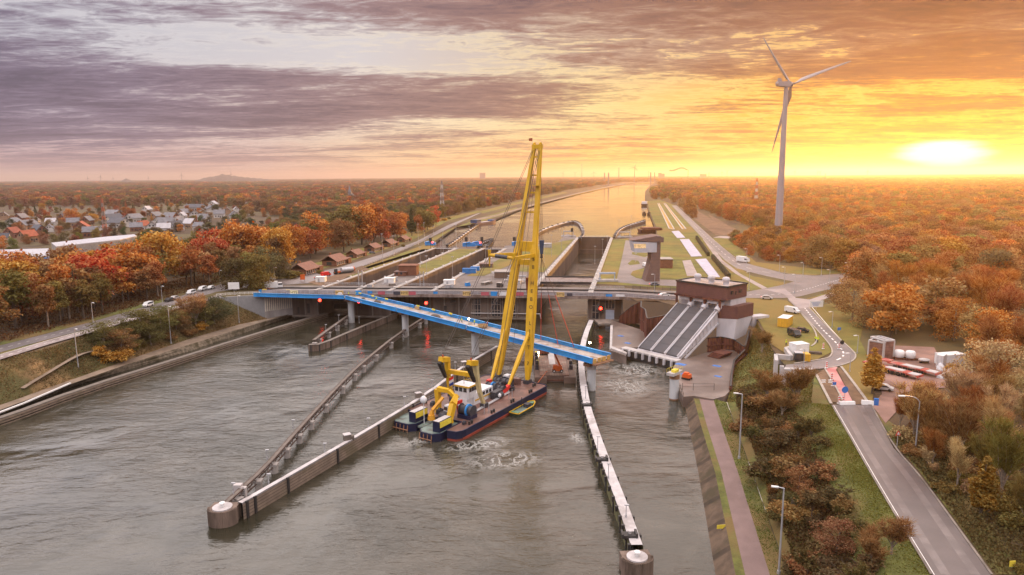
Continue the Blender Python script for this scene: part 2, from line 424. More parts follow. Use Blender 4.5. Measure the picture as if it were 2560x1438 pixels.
# ---- left bank, from the water up to the road
L0 = PL([(8, 1034), (180, 968.6), (320, 925), (478, 877), (644, 821), (734, 790)], 0.0)
L1 = PL([(3, 1024), (172, 962), (315, 912), (472, 862), (636, 811), (722, 786)], 2.0)
L2 = PL([(0, 1013), (169, 953), (337, 894), (478, 846), (600, 811), (668, 797)], 2.3)
L3 = PL([(0, 900), (129, 869), (225, 832), (320, 804), (470, 766), (552, 747)], 11.6)
L0, L1, L2, L3 = (ext(q, 160) for q in (L0, L1, L2, L3))
# ---- right bank
R0 = PL([(1788, 1432), (1746, 1182), (1722, 1062), (1708, 992)], 0.0)
R1 = PL([(1838, 1432), (1788, 1182), (1752, 1062), (1733, 990)], 2.4)
R2 = PL([(1923, 1432), (1843, 1175), (1805, 1065), (1783, 997)], 2.6)
R5 = PL([(1968, 1432), (1878, 1175), (1838, 1066), (1817, 1006)], 2.6)
RA = PL([(1968, 1432), (1912, 1272), (1878, 1175), (1847, 1089), (1817, 1006), (1826, 976), (1829, 942), (1834, 915), (1868, 893), (1872, 858)], 2.6)
RB = PL([(2215, 1432), (2160, 1291), (2120, 1198), (2071, 1097), (2028, 1008), (1992, 962), (1945, 902), (1928, 868), (1908, 838), (1893, 806)], 11.9)
R0, R1, R2, R5, RA, RB = (ext(q, 110) for q in (R0, R1, R2, R5, RA, RB))
RBT = [q.copy() for q in RB]                 # edge of the flat land above the embankment
RBT[6], RBT[7] = P(2036, 933, 11.9), P(1960, 911, 11.9)
RB[6], RB[7] = P(2034, 938, 11.2), P(1957, 928, 8.6)
from mathutils.bvhtree import BVHTree
_s = MB().ruled(L3, L2, 4).ruled(RA, RB, 4); SLOPES = BVHTree.FromPolygons([Vector(v) for v in _s.v], _s.f)
def G(px, py):
    '''ground point on the left slope or the right embankment seen at a pixel'''
    h = SLOPES.ray_cast(Vector((0, 0, HC)), ray(px, py).normalized())[0]; return h if h is not None else P(px, py, 12)

# ---- lock chambers (plan corners: front left, front right, far right, far left)
CH1 = [Vector(q) for q in ((-86.5, 299, 0), (-70, 297.5, 0), (-39, 476, 0), (-52.8, 477, 0))]
CH2 = [Vector(q) for q in ((-53.5, 295.5, 0), (-36, 293.5, 0), (-5.1, 470, 0), (-18.6, 471, 0))]
CH3 = [Vector(q) for q in ((8.6, 289.5, 0), (32.5, 287.5, 0), (78.9, 545, 0), (54.6, 551, 0))]
ZT = 12.4
UPW = PL([(1140, 622), (1091, 619), (1090, 607), (1145, 566), (1212, 560), (1232, 554), (1301, 525.7), (1350.6, 509), (1430, 490), (1500, 474), (1556, 463.5), (1600, 458.5), (1637, 457), (1626, 464), (1613, 480), (1612, 497), (1622, 534), (1634, 565), (1641, 590), (1562, 593), (1527, 597)], 10.3)
UPW_ISL = PL([(1447, 595), (1417, 590), (1403, 604), (1390, 616), (1361, 617), (1290, 618), (1261, 622)], 10.3)
def top(q, z=12.0): return Vector((q[0], q[1], z))

# left land: everything left of the canal
FAR = 32000
uw_left = UPW[2:13]
left_land = [Vector((-26000, -200, 11.6))] + [top(q, q.z) for q in L3] + [Vector((-125.5, 284.5, 11.8)), Vector((-107.3, 290.5, 12)), Vector((-98, 299.5, 12)), top(CH1[0]), top(CH1[3])] + [top(q) for q in uw_left] + [Vector((5200, 26000, 12)), Vector((5200, FAR, 12)), Vector((-26000, FAR, 12))]
rl0 = [top(q, q.z) for q in RBT]
uw_right = UPW[13:20]
right_land = [Vector((26000, -200, 12))] + [Vector((26000, FAR, 12)), Vector((5200, FAR, 12)), Vector((5200, 26000, 12)), top(UPW[12])] + [top(q) for q in uw_right] + [top(CH3[2]), top(CH3[1]), Vector((46.5, 284.5, 12)), Vector((50, 271, 12)), Vector((58, 270.5, 12)), Vector((66, 254, 12)), Vector((78, 240, 12)), Vector((88, 230, 12))] + rl0[::-1]
g = MB(); g.sheet(left_land); g.sheet(right_land)
g.sheet([Vector((-26000, -400, 11.6)), left_land[0], left_land[1], Vector((left_land[1].x, -400, 11.6))])
g.sheet([Vector((rl0[0].x, -400, 12)), rl0[0], right_land[0], Vector((26000, -400, 12))])
struct('ground', g, m_ground)
# banks
b = MB(); b.ruled(L1, L0, 2); struct('stone_bank', b, m_stone)
b = MB(); b.ruled(L2, L1); struct('gravel_path', b, m_gravelpath)
b = MB(); b.ruled(L3, L2, 4); struct('grass_slope', b, m_dry)
b = MB(); b.ruled(R0, R1); struct('bank_slabs', b, m_revet)
e = [q.lerp(p, .28) for q, p in zip(R1, R2)]
b = MB(); b.ruled(R1, e); b.ruled(R2, R5); struct('bank_grass', b, m_verge)
b = MB(); b.ruled([q+Vector((0, 0, .02)) for q in e], R2); struct('towpath', b, m_path)
b = MB(); b.ruled(RA, RB, 4); struct('embankment', b, m_verge)
# water
wl = [Vector((L0[0].x, -400, 0))] + L0 + [Vector((-98, 299.5, 0)), Vector((-86.5, 299, 0)), CH1[3], CH1[2], CH1[1], CH2[0], CH2[3], CH2[2], CH2[1], CH3[0], CH3[3], CH3[2], CH3[1], Vector((50, 288, 0)), Vector((58, 268, 0)), Vector((53, 232, 0)), Vector((53, 196, 0)), R0[-1]] + R0[::-1][1:] + [Vector((R0[0].x, -400, 0))]
b = MB(); b.sheet([Vector((q.x, q.y, 0)) for q in wl]); struct('water', b, m_water)
b = MB(); b.sheet([Vector((q.x, q.y, 10.3)) for q in UPW+UPW_ISL]); struct('upper_water', b, m_water2)

# ---- lock islands and their lawns
def inset(a, b, k): return a.lerp(b, k)
isl1 = [CH1[1], CH2[0], CH2[3], CH1[2]]
isl2 = [CH2[1], CH3[0], CH3[3]] + [Vector(q) for q in UPW_ISL[1:]] + [CH2[2]]
m_isl = mat('lock apron asphalt', (.125, .102, .092), .7, .22, .2, col2=(.20, .17, .155), s2=.1, f2=(.5, .7))
m_cop = mat('coping stone', (.33, .30, .28), .8, .15, .5)
for k, poly in enumerate((isl1, isl2)):
    b = MB(); b.sheet([top(q, ZT-.1) for q in poly]); struct('lock_island', b, m_isl)
def lerp2(q, u, v): # bilinear on a chamber-like quad: u across, v along
    return q[0].lerp(q[1], u).lerp(q[3].lerp(q[2], u), v)
I1 = [CH1[1], CH2[0], CH2[3], CH1[2]]; I2 = [CH2[1], CH3[0], CH3[3], CH2[2]+Vector((12, 60, 0))]
b = MB()
b.sheet([top(lerp2(I1, u, v), ZT) for u, v in ((.14, .3), (.86, .3), (.86, .985), (.14, .985))])
b.sheet([top(lerp2(I2, u, v), ZT) for u, v in ((.10, .20), (.30, .20), (.42, .36), (.46, .60), (.52, .60), (.50, .36), (.62, .26), (.93, .24), (.93, .97), (.2, .66))])
struct('lawn', b, m_lawn)
# left lock side lawn, between the canal road and chamber 1
b = MB(); b.sheet(PL([(918, 672), (1080, 622), (1090, 611), (1075, 606), (985, 640), (905, 668)], 12.06))
b.sheet([top(CH1[0].lerp(CH1[3], v)+Vector((dxx, 0, 0)), 12.06) for v, dxx in ((.26, -1.6), (.985, -1.6), (.985, -9), (.26, -12))])
struct('lawn', b, m_lawn)
# upstream bank grass on the left, by the canal road
b = MB(); b.sheet(PL([(1080, 606), (1140, 568), (1200, 556), (1300, 522), (1290, 519), (1200, 545), (1120, 575), (1062, 606)], 12.06)); b.sheet(PL([(700, 700), (770, 682), (870, 655), (960, 625), (1040, 596), (1120, 552), (1205, 530), (1195, 526), (1100, 548), (1000, 590), (880, 628), (780, 660), (690, 690)], 12.05))
b.sheet(PL([(1205, 534), (1300, 510), (1420, 482), (1410, 480), (1290, 506), (1200, 528)], 12.06))
struct('canal_grass', b, m_lawn)
# right lock side lawns, down to the road
b = MB(); b.sheet([top(q, 12.05) for q in PL([(1484, 709), (1500, 676), (1527, 600), (1560, 597), (1645, 593), (1640, 566), (1626, 533), (1617, 503), (1650, 500), (1690, 514), (1740, 566), (1800, 640), (1880, 690), (1960, 706), (1990, 716), (1870, 727), (1700, 722), (1600, 716)])]); struct('lawn', b, m_lawn)
b = MB(); b.sheet(PL([(1780, 597), (1850, 650), (1885, 663), (1990, 690), (2140, 682), (2150, 680), (2000, 668), (1890, 655), (1840, 614), (1810, 590)], 12.04)); b.sheet(PL([(1862, 745), (1940, 748), (1968, 752), (1998, 778), (2064, 850), (2080, 880), (2040, 900), (1990, 900), (1930, 862), (1900, 806), (1880, 780)], 12.04))
b.sheet(PL([(2024, 770), (2140, 745), (2160, 800), (2150, 850), (2190, 930), (2180, 1010), (2100, 916), (2138, 900), (2136, 880), (2094, 842)], 12.04)); b.sheet(PL([(2000, 752), (2085, 735), (2150, 726), (2155, 716), (2080, 728)], 12.04))
struct('roadside_grass', b, m_lawn)
b = MB(); b.sheet([top(q, 11.95) for q in rl0[:7]] + [q+Vector((0, 0, -.03)) for q in PL([(2078, 1010), (2133, 1101), (2179, 1183), (2241, 1287), (2331, 1435)])[::1]] + [top(rl0[0]+Vector((14, 0, 0)), 11.97)])
b.sheet(PL([(2190, 1030), (2234, 1105), (2300, 1180), (2385, 1295), (2490, 1435), (2560, 1437), (2440, 1270), (2330, 1150), (2262, 1080)], 11.98))
struct('roadside_grass', b, m_verge)

# ================================================================== roads
def road(name, px, m, z=12.09):
    b = MB(); b.sheet(PL(px, z)); return struct(name, b, m)
road('road', [(2082, 1012), (2133, 1101), (2179, 1183), (2241, 1287), (2331, 1437), (2478, 1437), (2381, 1303), (2296, 1186), (2234, 1120), (2177, 1012)], m_near)
EXT = PL([(2241, 1287), (2331, 1437)], 12.09); EX2 = PL([(2381, 1303), (2478, 1437)], 12.09)
b = MB(); d1 = (EXT[1]-EXT[0]).normalized()*60; b.sheet([EXT[1], EXT[1]+d1, EX2[1]+d1, EX2[1]]); struct('road', b, m_near)
road('road', [(1968, 748), (1999.5, 777), (2066, 849), (2082, 875), (2079, 890), (2066, 897), (2013, 907), (1965, 912), (1960, 924), (2031, 924), (2092, 917), (2128, 906), (2140, 893), (2136, 880), (2092, 842), (2021, 768)], m_asph2)
road('cycle_path', [(2066, 919), (2076, 950), (2111, 1009), (2136, 1012), (2114, 968), (2090, 925), (2094, 917)], m_pink, 12.10)
road('dirt_strip', [(2041, 935), (2076, 1005), (2110, 1008), (2075, 950), (2062, 921)], m_dirt, 12.08)
road('dirt_strip', [(2092, 921), (2136, 1010), (2174, 1012), (2104, 917)], m_dirt, 12.08)
roadA = [(1600, 729), (1660, 731), (1740, 733), (1870, 729), (1950, 714), (1985, 704), (2040, 689), (2140, 682), (2142, 693), (2085, 720), (2060, 726), (2000, 741), (1960, 745), (1868, 745), (1760, 748), (1660, 750), (1600, 746)]
road('road', roadA, m_asph2, 12.10)
road('pale_junction', [(1905, 723), (1960, 735), (1975, 752), (2000, 772), (2022, 768), (2032, 758), (2090, 738), (2078, 731), (2024, 749), (1990, 745), (1962, 722)], m_pale, 12.13)
road('road', [(1679, 514), (1757, 596.7), (1811.6, 651), (1841, 671), (1905, 688), (2003, 707), (2042, 690), (1964, 685), (1887, 665), (1846, 653), (1778, 594.7), (1691, 514)], m_asph2, 12.095)
road('cycle_path', [(1757, 598), (1793, 650), (1838, 684), (1908, 724), (1922, 722), (1850, 684), (1806, 650), (1768, 598)], m_pale, 12.085)
# canal road on the left and the road along the wood
road('road', [(0, 864), (110, 836), (225, 806), (312, 781), (422, 751), (487, 728), (560, 709), (640, 699), (700, 700), (720, 712), (640, 716), (540, 730), (480, 748), (422, 768), (312, 797), (225, 821), (110, 851), (0, 881)], m_asph, 12.03)
Pb = PL([(0, 864), (110, 836)], 12.03); Pc = PL([(0, 881), (110, 851)], 12.03)
b = MB(); d1 = (Pb[0]-Pb[1]).normalized()*120; b.sheet([Pb[0], Pb[0]+d1, Pc[0]+d1, Pc[0]]); struct('road', b, m_asph)
road('cycle_path', [(0, 887), (129, 848), (225, 823), (320, 796.5), (420, 771), (500, 748), (552, 736), (556, 742), (508, 754), (424, 777), (320, 804.5), (225, 832), (129, 859), (0, 899)], m_pale, 12.0)
b = MB(); b.sheet(PL([(0, 880), (225, 820), (312, 796), (480, 747), (552, 729), (640, 715), (655, 735), (545, 744), (320, 797), (129, 849), (0, 888)], 11.96)); b.sheet(PL([(0, 852), (225, 795), (422, 742), (560, 702), (690, 690), (702, 700), (640, 699), (560, 709), (422, 751), (225, 806), (0, 864)], 11.97)); struct('roadside_grass', b, m_verge)
road('road', [(690, 700), (760, 688), (850, 668), (960, 634), (1040, 604), (1120, 563), (1193, 534), (1203, 532), (1130, 566), (1060, 603), (975, 640), (880, 676), (830, 693), (800, 706), (720, 712)], m_asph2, 12.085)
road('towpath', [(1190, 547), (1240, 537), (1330, 511), (1440, 483), (1510, 468), (1560, 459), (1560, 461), (1510, 470.5), (1440, 486), (1330, 515), (1240, 541), (1195, 551)], m_gravelpath, 12.085)
road('works_yard', [(770, 706), (830, 690), (905, 664), (925, 674), (870, 690), (836, 712), (800, 714)], m_dirt, 12.11)
# control tower forecourt, pump basins
road('forecourt', [(1564, 601), (1556, 640), (1543, 694), (1545, 706), (1612, 712), (1700, 716), (1700, 700), (1650, 699), (1650, 640), (1636, 606)], m_asph2, 12.09)
road('grass_bed', [(1580, 636), (1612, 643), (1634, 634), (1636, 633), (1580, 631)], m_lawn, 12.12)
road('grass_bed', [(1569, 659), (1580, 650), (1596, 652), (1600, 660), (1575, 663)], m_lawn, 12.12)
road('grass_bed', [(1576, 687), (1582, 678), (1616, 668), (1612, 699), (1590, 695)], m_lawn, 12.12)
road('yard', [(2182, 1016), (2214, 1058), (2240, 1030), (2248, 985), (2300, 972), (2470, 965), (2520, 925), (2350, 895), (2335, 868), (2200, 862), (2195, 940), (2205, 985), (2186, 1006)], m_gravel, 12.07)
road('field_track', [(1770, 536), (1800, 572), (1850, 592), (1858, 588), (1828, 568), (1790, 545)], m_dirt, 12.06)
road('field_track', [(1700, 520), (1790, 588), (1850, 590), (1840, 572), (1780, 548), (1722, 515)], m_dirt, 12.05)
road('side_road', [(1782, 594), (1850, 598), (1852, 592), (1800, 590)], m_pale, 12.11)
# concrete covers of the pumping station and its open channels
m_cover = mat('bluish concrete covers', (.43, .41, .50), .5, .12, .3, wave=((.18, 1, 0), 2.2, .25))
for q in ([(1679, 579), (1696.7, 578), (1713, 595), (1693, 596)], [(1699.6, 599.6), (1722, 598.6), (1755, 641.5), (1728, 642.5)], [(1738.5, 650), (1765, 648), (1800, 694), (1774, 694)]):
    pts = PL(q, 12.0); b = MB(); b.prism(pts, 11.9, 12.35); o = struct('channel_cover', b, m_cover)
b = MB(); b.prism(PL([(1706, 653), (1726.6, 651), (1746, 691), (1717.7, 691)], 12), 11.9, 12.25); struct('channel_cover', b, m_pale)
m_chan = water_mat('channel water', .08, .6, ((.012, .012, .010), (.02, .019, .016)))
for q in ([(1644, 509), (1648, 509), (1686, 574), (1673, 572)], [(1659.7, 509), (1663.6, 509), (1715, 573), (1706, 573)]):
    b = MB(); b.sheet(PL(q, 12.12)); struct('channel_water', b, m_chan)
    b = MB(); pts = PL(q, 12)
    for s0, s1 in zip(pts, pts[1:]+pts[:1]): b.beam(top(s0, 12.1), top(s1, 12.1), .9, .5)
    struct('channel_kerb', b, m_concl)
# ---- painted markings, 4 mm and more above the road
def dashes(name, px, z, n, duty=.4, w=.16, m=None):
    line = PL(px, z); tot = resample(smooth_line(line, 2), .5); b = MB(); k = len(tot)/n
    for i in range(n):
        a0 = int(i*k); a1 = min(len(tot)-1, int((i+duty)*k))
        if a1 > a0:
            seg = tot[a0:a1+1]; l, r = width_line(seg, w); b.ruled(l, r)
    return struct(name, b, m or m_paint)
dashes('road_marking', [(2012, 770), (2050, 818), (2090, 856), (2110, 880), (2108, 893), (2085, 903)], 12.115, 20, .5, .22)
dashes('road_marking', [(2030, 768), (2092, 840), (2138, 882)], 12.115, 1, 1, .12)
dashes('road_marking', [(2140, 687), (2080, 704), (2000, 728), (1940, 737), (1870, 737), (1700, 741)], 12.125, 40, .5, .18)
dashes('road_marking', [(2084, 1013), (2135, 1101), (2182, 1183), (2244, 1287), (2336, 1437)], 12.11, 1, 1, .05)
for off_ in (-.27, .24):     # tracks polished by tyres
    ln_ = [P(a, b_, 12.096).lerp(P(c_, d_, 12.096), .5+off_) for a, b_, c_, d_ in ((2086, 1016, 2174, 1014), (2133, 1101, 2234, 1120), (2179, 1183, 2296, 1186), (2241, 1287, 2381, 1303), (2331, 1437, 2478, 1437))]
    l_, r_ = width_line(smooth_line(ln_, 2), .55); b = MB(); b.ruled(l_, r_); struct('tyre_track', b, mat('polished tyre track', (.15, .122, .118), .28, .12, .4, col2=(.105, .083, .080), s2=.25, f2=(.4, .62), spec=.6))
dashes('road_marking', [(0, 893), (129, 853.5), (225, 827.5), (320, 800.5), (420, 774), (505, 751)], 12.02, 30, .45, .12)
dashes('road_marking', [(0, 886.5), (129, 848), (225, 822.5), (320, 796.5), (420, 771)], 12.02, 1, 1, .10)
dashes('road_marking', [(0, 872), (225, 813), (422, 759), (560, 718), (640, 707)], 12.05, 44, .4, .10)
dashes('road_marking', [(1685, 514), (1768, 596), (1829, 652), (1870, 672), (1960, 690)], 12.12, 50, .4, .14)
# the yellowed concrete kerbs that edge the works road
def kerb(px, z=12.1, w=.35, h=.14, m=None):
    line = resample(smooth_line(PL(px, z), 2), 3); l, r = width_line(line, w/2); b = MB()
    lt = [q+Vector((0, 0, h)) for q in l]; rt = [q+Vector((0, 0, h)) for q in r]
    b.ruled(lt, rt); b.ruled(l, lt); b.ruled(rt, r); return struct('kerb', b, m or m_kerb)
kerb([(2040, 935), (2060, 975), (2078, 1010)], w=.6)
kerb([(2103, 917), (2140, 965), (2175, 1013)], w=.6)
kerb([(2062, 921), (2090, 968), (2111, 1009)], w=.4)
kerb([(1990, 768), (2010, 792), (2040, 828), (2042, 856), (2028, 866)], w=.45)
kerb([(2021, 768), (2092, 842), (2136, 880), (2141, 893), (2128, 906), (2092, 917), (2066, 920)], w=.35)
kerb([(1999, 778), (2066, 850), (2082, 875), (2078, 890), (2066, 897), (1985, 909)], w=.35)
kerb([(2080, 1013), (2131, 1101), (2177, 1183), (2239, 1287), (2329, 1437)], w=.3, h=.08, m=m_conc)
kerb([(2178, 1012), (2236, 1120), (2298, 1186), (2383, 1303), (2480, 1437)], w=.3, h=.08, m=m_conc)
kerb([(1683, 514), (1760, 596.7), (1814, 651), (1842, 671), (1905, 688.5), (2003, 708)], w=.35)
kerb([(1691, 514), (1778, 594.7), (1846, 653), (1887, 665), (1964, 685), (2042, 689.5)], w=.35)
# broken white gutter along the foot of the right embankment
dl = resample(smooth_line([q+Vector((.3, 0, 0)) for q in R5], 1), 2); l, r = width_line(dl, .35); b = MB(); b.ruled([q+Vector((0, 0, .06)) for q in l], [q+Vector((0, 0, .06)) for q in r])
struct('gutter', b, mat('white lined gutter', (.45, .40, .36), .8, .2, .3, col2=(.05, .035, .02), s2=.05, f2=(.48, .53)))
# worn footpath down the left slope
fp = smooth_line([G(*q) for q in ((52, 974), (85, 953), (118, 934), (150, 914), (180, 897), (206, 886), (232, 880))], 1)
l, r = width_line(fp, 1.2); b = MB(); b.ruled([q+Vector((0, 0, .4)) for q in l], [q+Vector((0, 0, .4)) for q in r]); struct('trodden_path', b, m_gravelpath)

b = MB(); hr = [P(-40, 1046, 2.6), P(60, 1008, 2.6), P(176, 958, 2.6)]
for q, q2 in zip(hr, hr[1:]): b.beam(q, q2, .5, .35)
b.build('quay_rail', m_white); o = bpy.data.objects['quay_rail']; tag(o, 'white rail beam along the water edge at the left border', 'rail')
# ================================================================== lock walls, gates and the road over them
def wallstrip(mb, line, z0, z1, out=None):
    """vertical wall face along a plan polyline"""
    a = [Vector((q[0], q[1], z0)) for q in line]; b = [Vector((q[0], q[1], z1)) for q in line]; n = len(a)
    mb.add(a+b, [(i, i+1, n+i+1, n+i) for i in range(n-1)]); return mb
def slabwall(name, label, a, b, side, th, z0, z1, m, copm, bays=8, group=None, ends=.0):
    """a concrete wall between plan points, its face on the line a-b, body towards 'side' (+1 left of a->b)"""
    a, b = Vector((a[0], a[1], 0)), Vector((b[0], b[1], 0)); t = (b-a).normalized(); nn = Vector((-t.y, t.x, 0))*side
    root = thing(name, label, 'lock wall', (a.x, a.y, z0), world=True, group=group)
    mb = MB(); ln = (b-a).length; st = ln/bays
    for i in range(bays):
        p0 = a+t*(st*i+.12); p1 = a+t*(st*(i+1)-.12)
        mb.prism([p0, p1, p1+nn*th, p0+nn*th], z0, z1-.35)
    mb.prism([a+nn*.5, b+nn*.5, b+nn*(th-.05), a+nn*(th-.05)], z0+.1, z1-.4)
    mb.build('wall_face', m, root)
    mb = MB(); mb.prism([a-nn*.15, b-nn*.15, b+nn*(th+.3), a+nn*(th+.3)], z1-.35, z1+.1); mb.build('coping', copm, root)
    mb = MB(); k = max(3, int(ln/14))
    mb.tube((0, 0, .05), (0, 0, .75), .35, .28, 8); mb.box((0, 0, .8), (.9, .9, .14)); proto = mb.build('bollard', m_white)
    for i in range(k):
        p = a+t*(ln*(i+.5)/k)+nn*.7; o = proto if i == 0 else proto.copy()
        if i: C.objects.link(o)
        o.parent = root; o.location = Vector((p.x, p.y, z1))-WORLD[root.name]
    return root
slabwall('lock_wall', 'brown left wall of the leftmost lock chamber, below the canal road lawn', CH1[0], CH1[3], 1, 1.6, -.5, ZT+.2, m_lockw, m_cop, 10)
slabwall('lock_wall', 'right wall of the leftmost lock chamber, along the island with the brick hut', CH1[1], CH1[2], -1, 1.6, -.5, ZT+.2, m_lockw, m_cop, 10)
slabwall('lock_wall', 'brown left wall of the middle lock chamber, beside the brick hut island', CH2[0], CH2[3], 1, 1.6, -.5, ZT+.2, m_lockw, m_cop, 10)
slabwall('lock_wall', 'right wall of the middle lock chamber, near the blue containers', CH2[1], CH2[2], -1, 1.6, -.5, ZT+.2, m_lockw, m_cop, 10)
slabwall('lock_wall', 'long left wall of the widest lock chamber, behind the yellow crane legs', CH3[0], CH3[3], 1, 1.8, -.5, ZT+.2, m_lockw, m_cop, 12)
slabwall('lock_wall', 'right wall of the widest lock chamber, on the control tower side', CH3[1], CH3[2], -1, 1.8, -.5, ZT+.2, m_lockw, m_cop, 12)
def gate(name, label, a, b, z0, z1, th=2.0, m=None, walk=True, panels=5):
    a, b = Vector((a[0], a[1], 0)), Vector((b[0], b[1], 0)); t = (b-a).normalized(); nn = Vector((-t.y, t.x, 0))
    root = thing(name, label, 'lock gate', (a.x, a.y, z0), world=True)
    mb = MB(); ln = (b-a).length
    for i in range(panels):
        p0 = a+t*(ln*i/panels+.1); p1 = a+t*(ln*(i+1)/panels-.1); mb.prism([p0, p1, p1+nn*th, p0+nn*th], z0, z1)
    mb.prism([a+nn*.3, b+nn*.3, b+nn*(th-.3), a+nn*(th-.3)], z0+.05, z1-.05)
    for k in range(1, 4): mb.beam(top(a-nn*.15, z0+(z1-z0)*k/4), top(b-nn*.15, z0+(z1-z0)*k/4), .35, .4)
    mb.build('gate_leaf', m or m_lockw, root)
    if walk:
        mb = MB(); mb.prism([a-nn*.4, b-nn*.4, b+nn*1.2, a+nn*1.2], z1+.02, z1+.2)
        mb.build('walkway', m_steel, root)
        mb = MB()
        for k in range(int(ln/2)+1):
            p = a+t*min(ln, 2*k)-nn*.3; mb.tube((p.x, p.y, z1+.2), (p.x, p.y, z1+1.3), .05, .05, 5)
        for hz in (.75, 1.3): mb.tube(top(a-nn*.3, z1+hz), top(b-nn*.3, z1+hz), .045, .045, 5)
        mb.build('railing', m_steel, root)
    return root
gate('lock_gate', 'dark upper gate of the leftmost lock chamber, under the blue gate machinery', CH1[3]+Vector((0, -2, 0)), CH1[2]+Vector((0, -2, 0)), -.3, 12.2, 2.0)
gate('lock_gate', 'dark upper gate of the middle lock chamber, left of the crane', CH2[3]+Vector((0, -2, 0)), CH2[2]+Vector((0, -2, 0)), -.3, 12.2, 2.0)
gate('lock_gate', 'tall brown upper gate closing the widest lock chamber', CH3[3]+Vector((-.4, -3, 0)), CH3[2]+Vector((0, -1, 0)), 3.2, 13.2, 2.6)
gate('lock_gate', 'brown lower gate under the road in the middle lock chamber mouth', lerp2(CH2, 0, .05), lerp2(CH2, 1, .05), -.4, 10.6, 1.6, m=mat('brown gate timber', (.10, .065, .048), .8, .3, .3, col2=(.05, .03, .022), s2=.3, streak=True, wave=((1, 0, 0), 2.1, .7)), walk=False, panels=6)
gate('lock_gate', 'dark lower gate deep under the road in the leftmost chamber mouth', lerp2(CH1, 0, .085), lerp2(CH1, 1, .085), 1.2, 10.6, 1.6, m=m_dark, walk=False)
b = MB(); 
for ch, v in ((CH1, .0),): pass
sill = lerp2(CH3, .0, .985), lerp2(CH3, 1, .985)
bb = MB(); bb.prism([sill[0], sill[1], sill[1]+Vector((.5, 4, 0)), sill[0]+Vector((.5, 4, 0))], -.4, 3.3)
tag(bb.build('gate_sill', m_lockw), 'dark concrete sill under the tall gate of the widest chamber', 'lock sill')
# ---- the front of the lock heads
m_front = mat('stained lock head concrete', (.165, .125, .105), .85, .3, .22, col2=(.075, .055, .045), s2=.1, f2=(.42, .62), streak=True, bump=.25)
m_mull = mat('pale window frame concrete', (.33, .27, .23), .8, .15, .5)
def head(label, line, z0=-.6, z1=11.4, depth=12):
    root = thing('lock_wall_block', label, 'lock head', (line[0][0], line[0][1], 0), world=True)
    l = [Vector((q[0], q[1], 0)) for q in line]
    mb = MB(); mb.prism(l+[q+Vector((depth*.19, depth, 0)) for q in l[::-1]], z0, z1); mb.build('wall_face', m_front, root)
    mb = MB()
    mb.beam(top(l[0]+Vector((0, -.25, 0)), z1-.1), top(l[-1]+Vector((0, -.25, 0)), z1-.1), .5, .5)
    mb.beam(top(l[0]+Vector((0, -.9, 0)), 1.15), top(l[-1]+Vector((0, -.9, 0)), 1.15), 1.8, .5)
    n = max(2, int((l[-1]-l[0]).length/6))
    for i in range(n+1):
        p = l[0].lerp(l[-1], i/n)+Vector((0, -.12, 0)); mb.box((p.x, p.y, 6.2), (.55, .3, 9.6))
    mb.build('ledge', m_mull if z1 < 0 else m_conc, root)
    return root
def openings(root, a, b, rects, name='window', frame=m_mull, pane=m_glass, mull=(3, 3)):
    """rects: (u0, u1, z0, z1) along a->b in metres; a framed window grid each"""
    a, b = Vector((a[0], a[1], 0)), Vector((b[0], b[1], 0)); t = (b-a).normalized(); nn = Vector((t.y, -t.x, 0))
    for u0, u1, z0, z1 in rects:
        fr = MB(); ax = (t, nn, Vector((0, 0, 1)))
        cx, cz = (u0+u1)/2, (z0+z1)/2; wd, hg = u1-u0, z1-z0; f = .22
        def bx(u, z, du, dz, off, th, mb): mb.box(a+t*u+nn*off+Vector((0, 0, z)), (du, th, dz), ax=ax)
        bx(u0-f/2, cz, f, hg+2*f, .16, .3, fr); bx(u1+f/2, cz, f, hg+2*f, .16, .3, fr); bx(cx, z1+f/2, wd, f, .16, .3, fr); bx(cx, z0-f/2, wd, f, .16, .3, fr)
        for i in range(1, mull[0]): bx(u0+wd*i/mull[0], cz, f, hg, .13, .24, fr)
        for j in range(1, mull[1]): bx(cx, z0+hg*j/mull[1], wd, f*.9, .12, .21, fr)
        fo = fr.build(name, frame, root)
        pn = MB(); bx(cx, cz, wd, hg, .03, .05, pn); pn.build('pane', pane, fo)
hA = head('stained concrete lock head left of the leftmost chamber, beside the fluted abutment', [(-98, 299.6), (-86.6, 299)])
for u, z0, z1, wd in ((2.6, 2.0, 5.0, 1.0), (7.2, 2.2, 6.6, 1.2)):
    d = MB(); p = Vector((-98, 299.6, 0)).lerp(Vector((-86.6, 299, 0)), u/11.4); d.box((p.x, p.y-.05, (z0+z1)/2), (wd, .3, z1-z0)); d.build('doorway', m_dark, hA)
hB = head('stained concrete lock head between the leftmost and the middle chamber', [(-69.9, 297.5), (-53.6, 295.5)])
hC = head('wide stained lock head with three tall window bays between the middle and the widest chamber', [(-35.9, 293.5), (8.5, 289.5)])
openings(hC, (-35.9, 293.5), (8.5, 289.5), [(18.6, 22.2, 2.0, 9.6), (27.2, 30.8, 2.0, 9.6), (34.0, 37.4, 2.0, 9.6)])
d = MB(); p = Vector((-35.9, 293.5, 0)).lerp(Vector((8.5, 289.5, 0)), 10.2/44.6); d.box((p.x, p.y-.1, 8.2), (2.4, .4, 1.1)); d.build('vent', m_dark, hC); d = MB(); d.box((p.x-3.4, p.y+.1, 5.4), (1.2, .4, 2.0)); d.build('doorway', m_dark, hC)
d = MB(); d.tube((-18, 290.9, 3.3), (12, 288.2, 3.3), .3, .3, 8); d.tube((12, 288.2, 3.3), (12.4, 288.2, 1.2), .3, .3, 8); d.build('pipe', m_concl, hC)
hD = head('lock head with a white door and two window bays beside the sheet piling', [(32.6, 287.5), (46.6, 284.4)], depth=10)
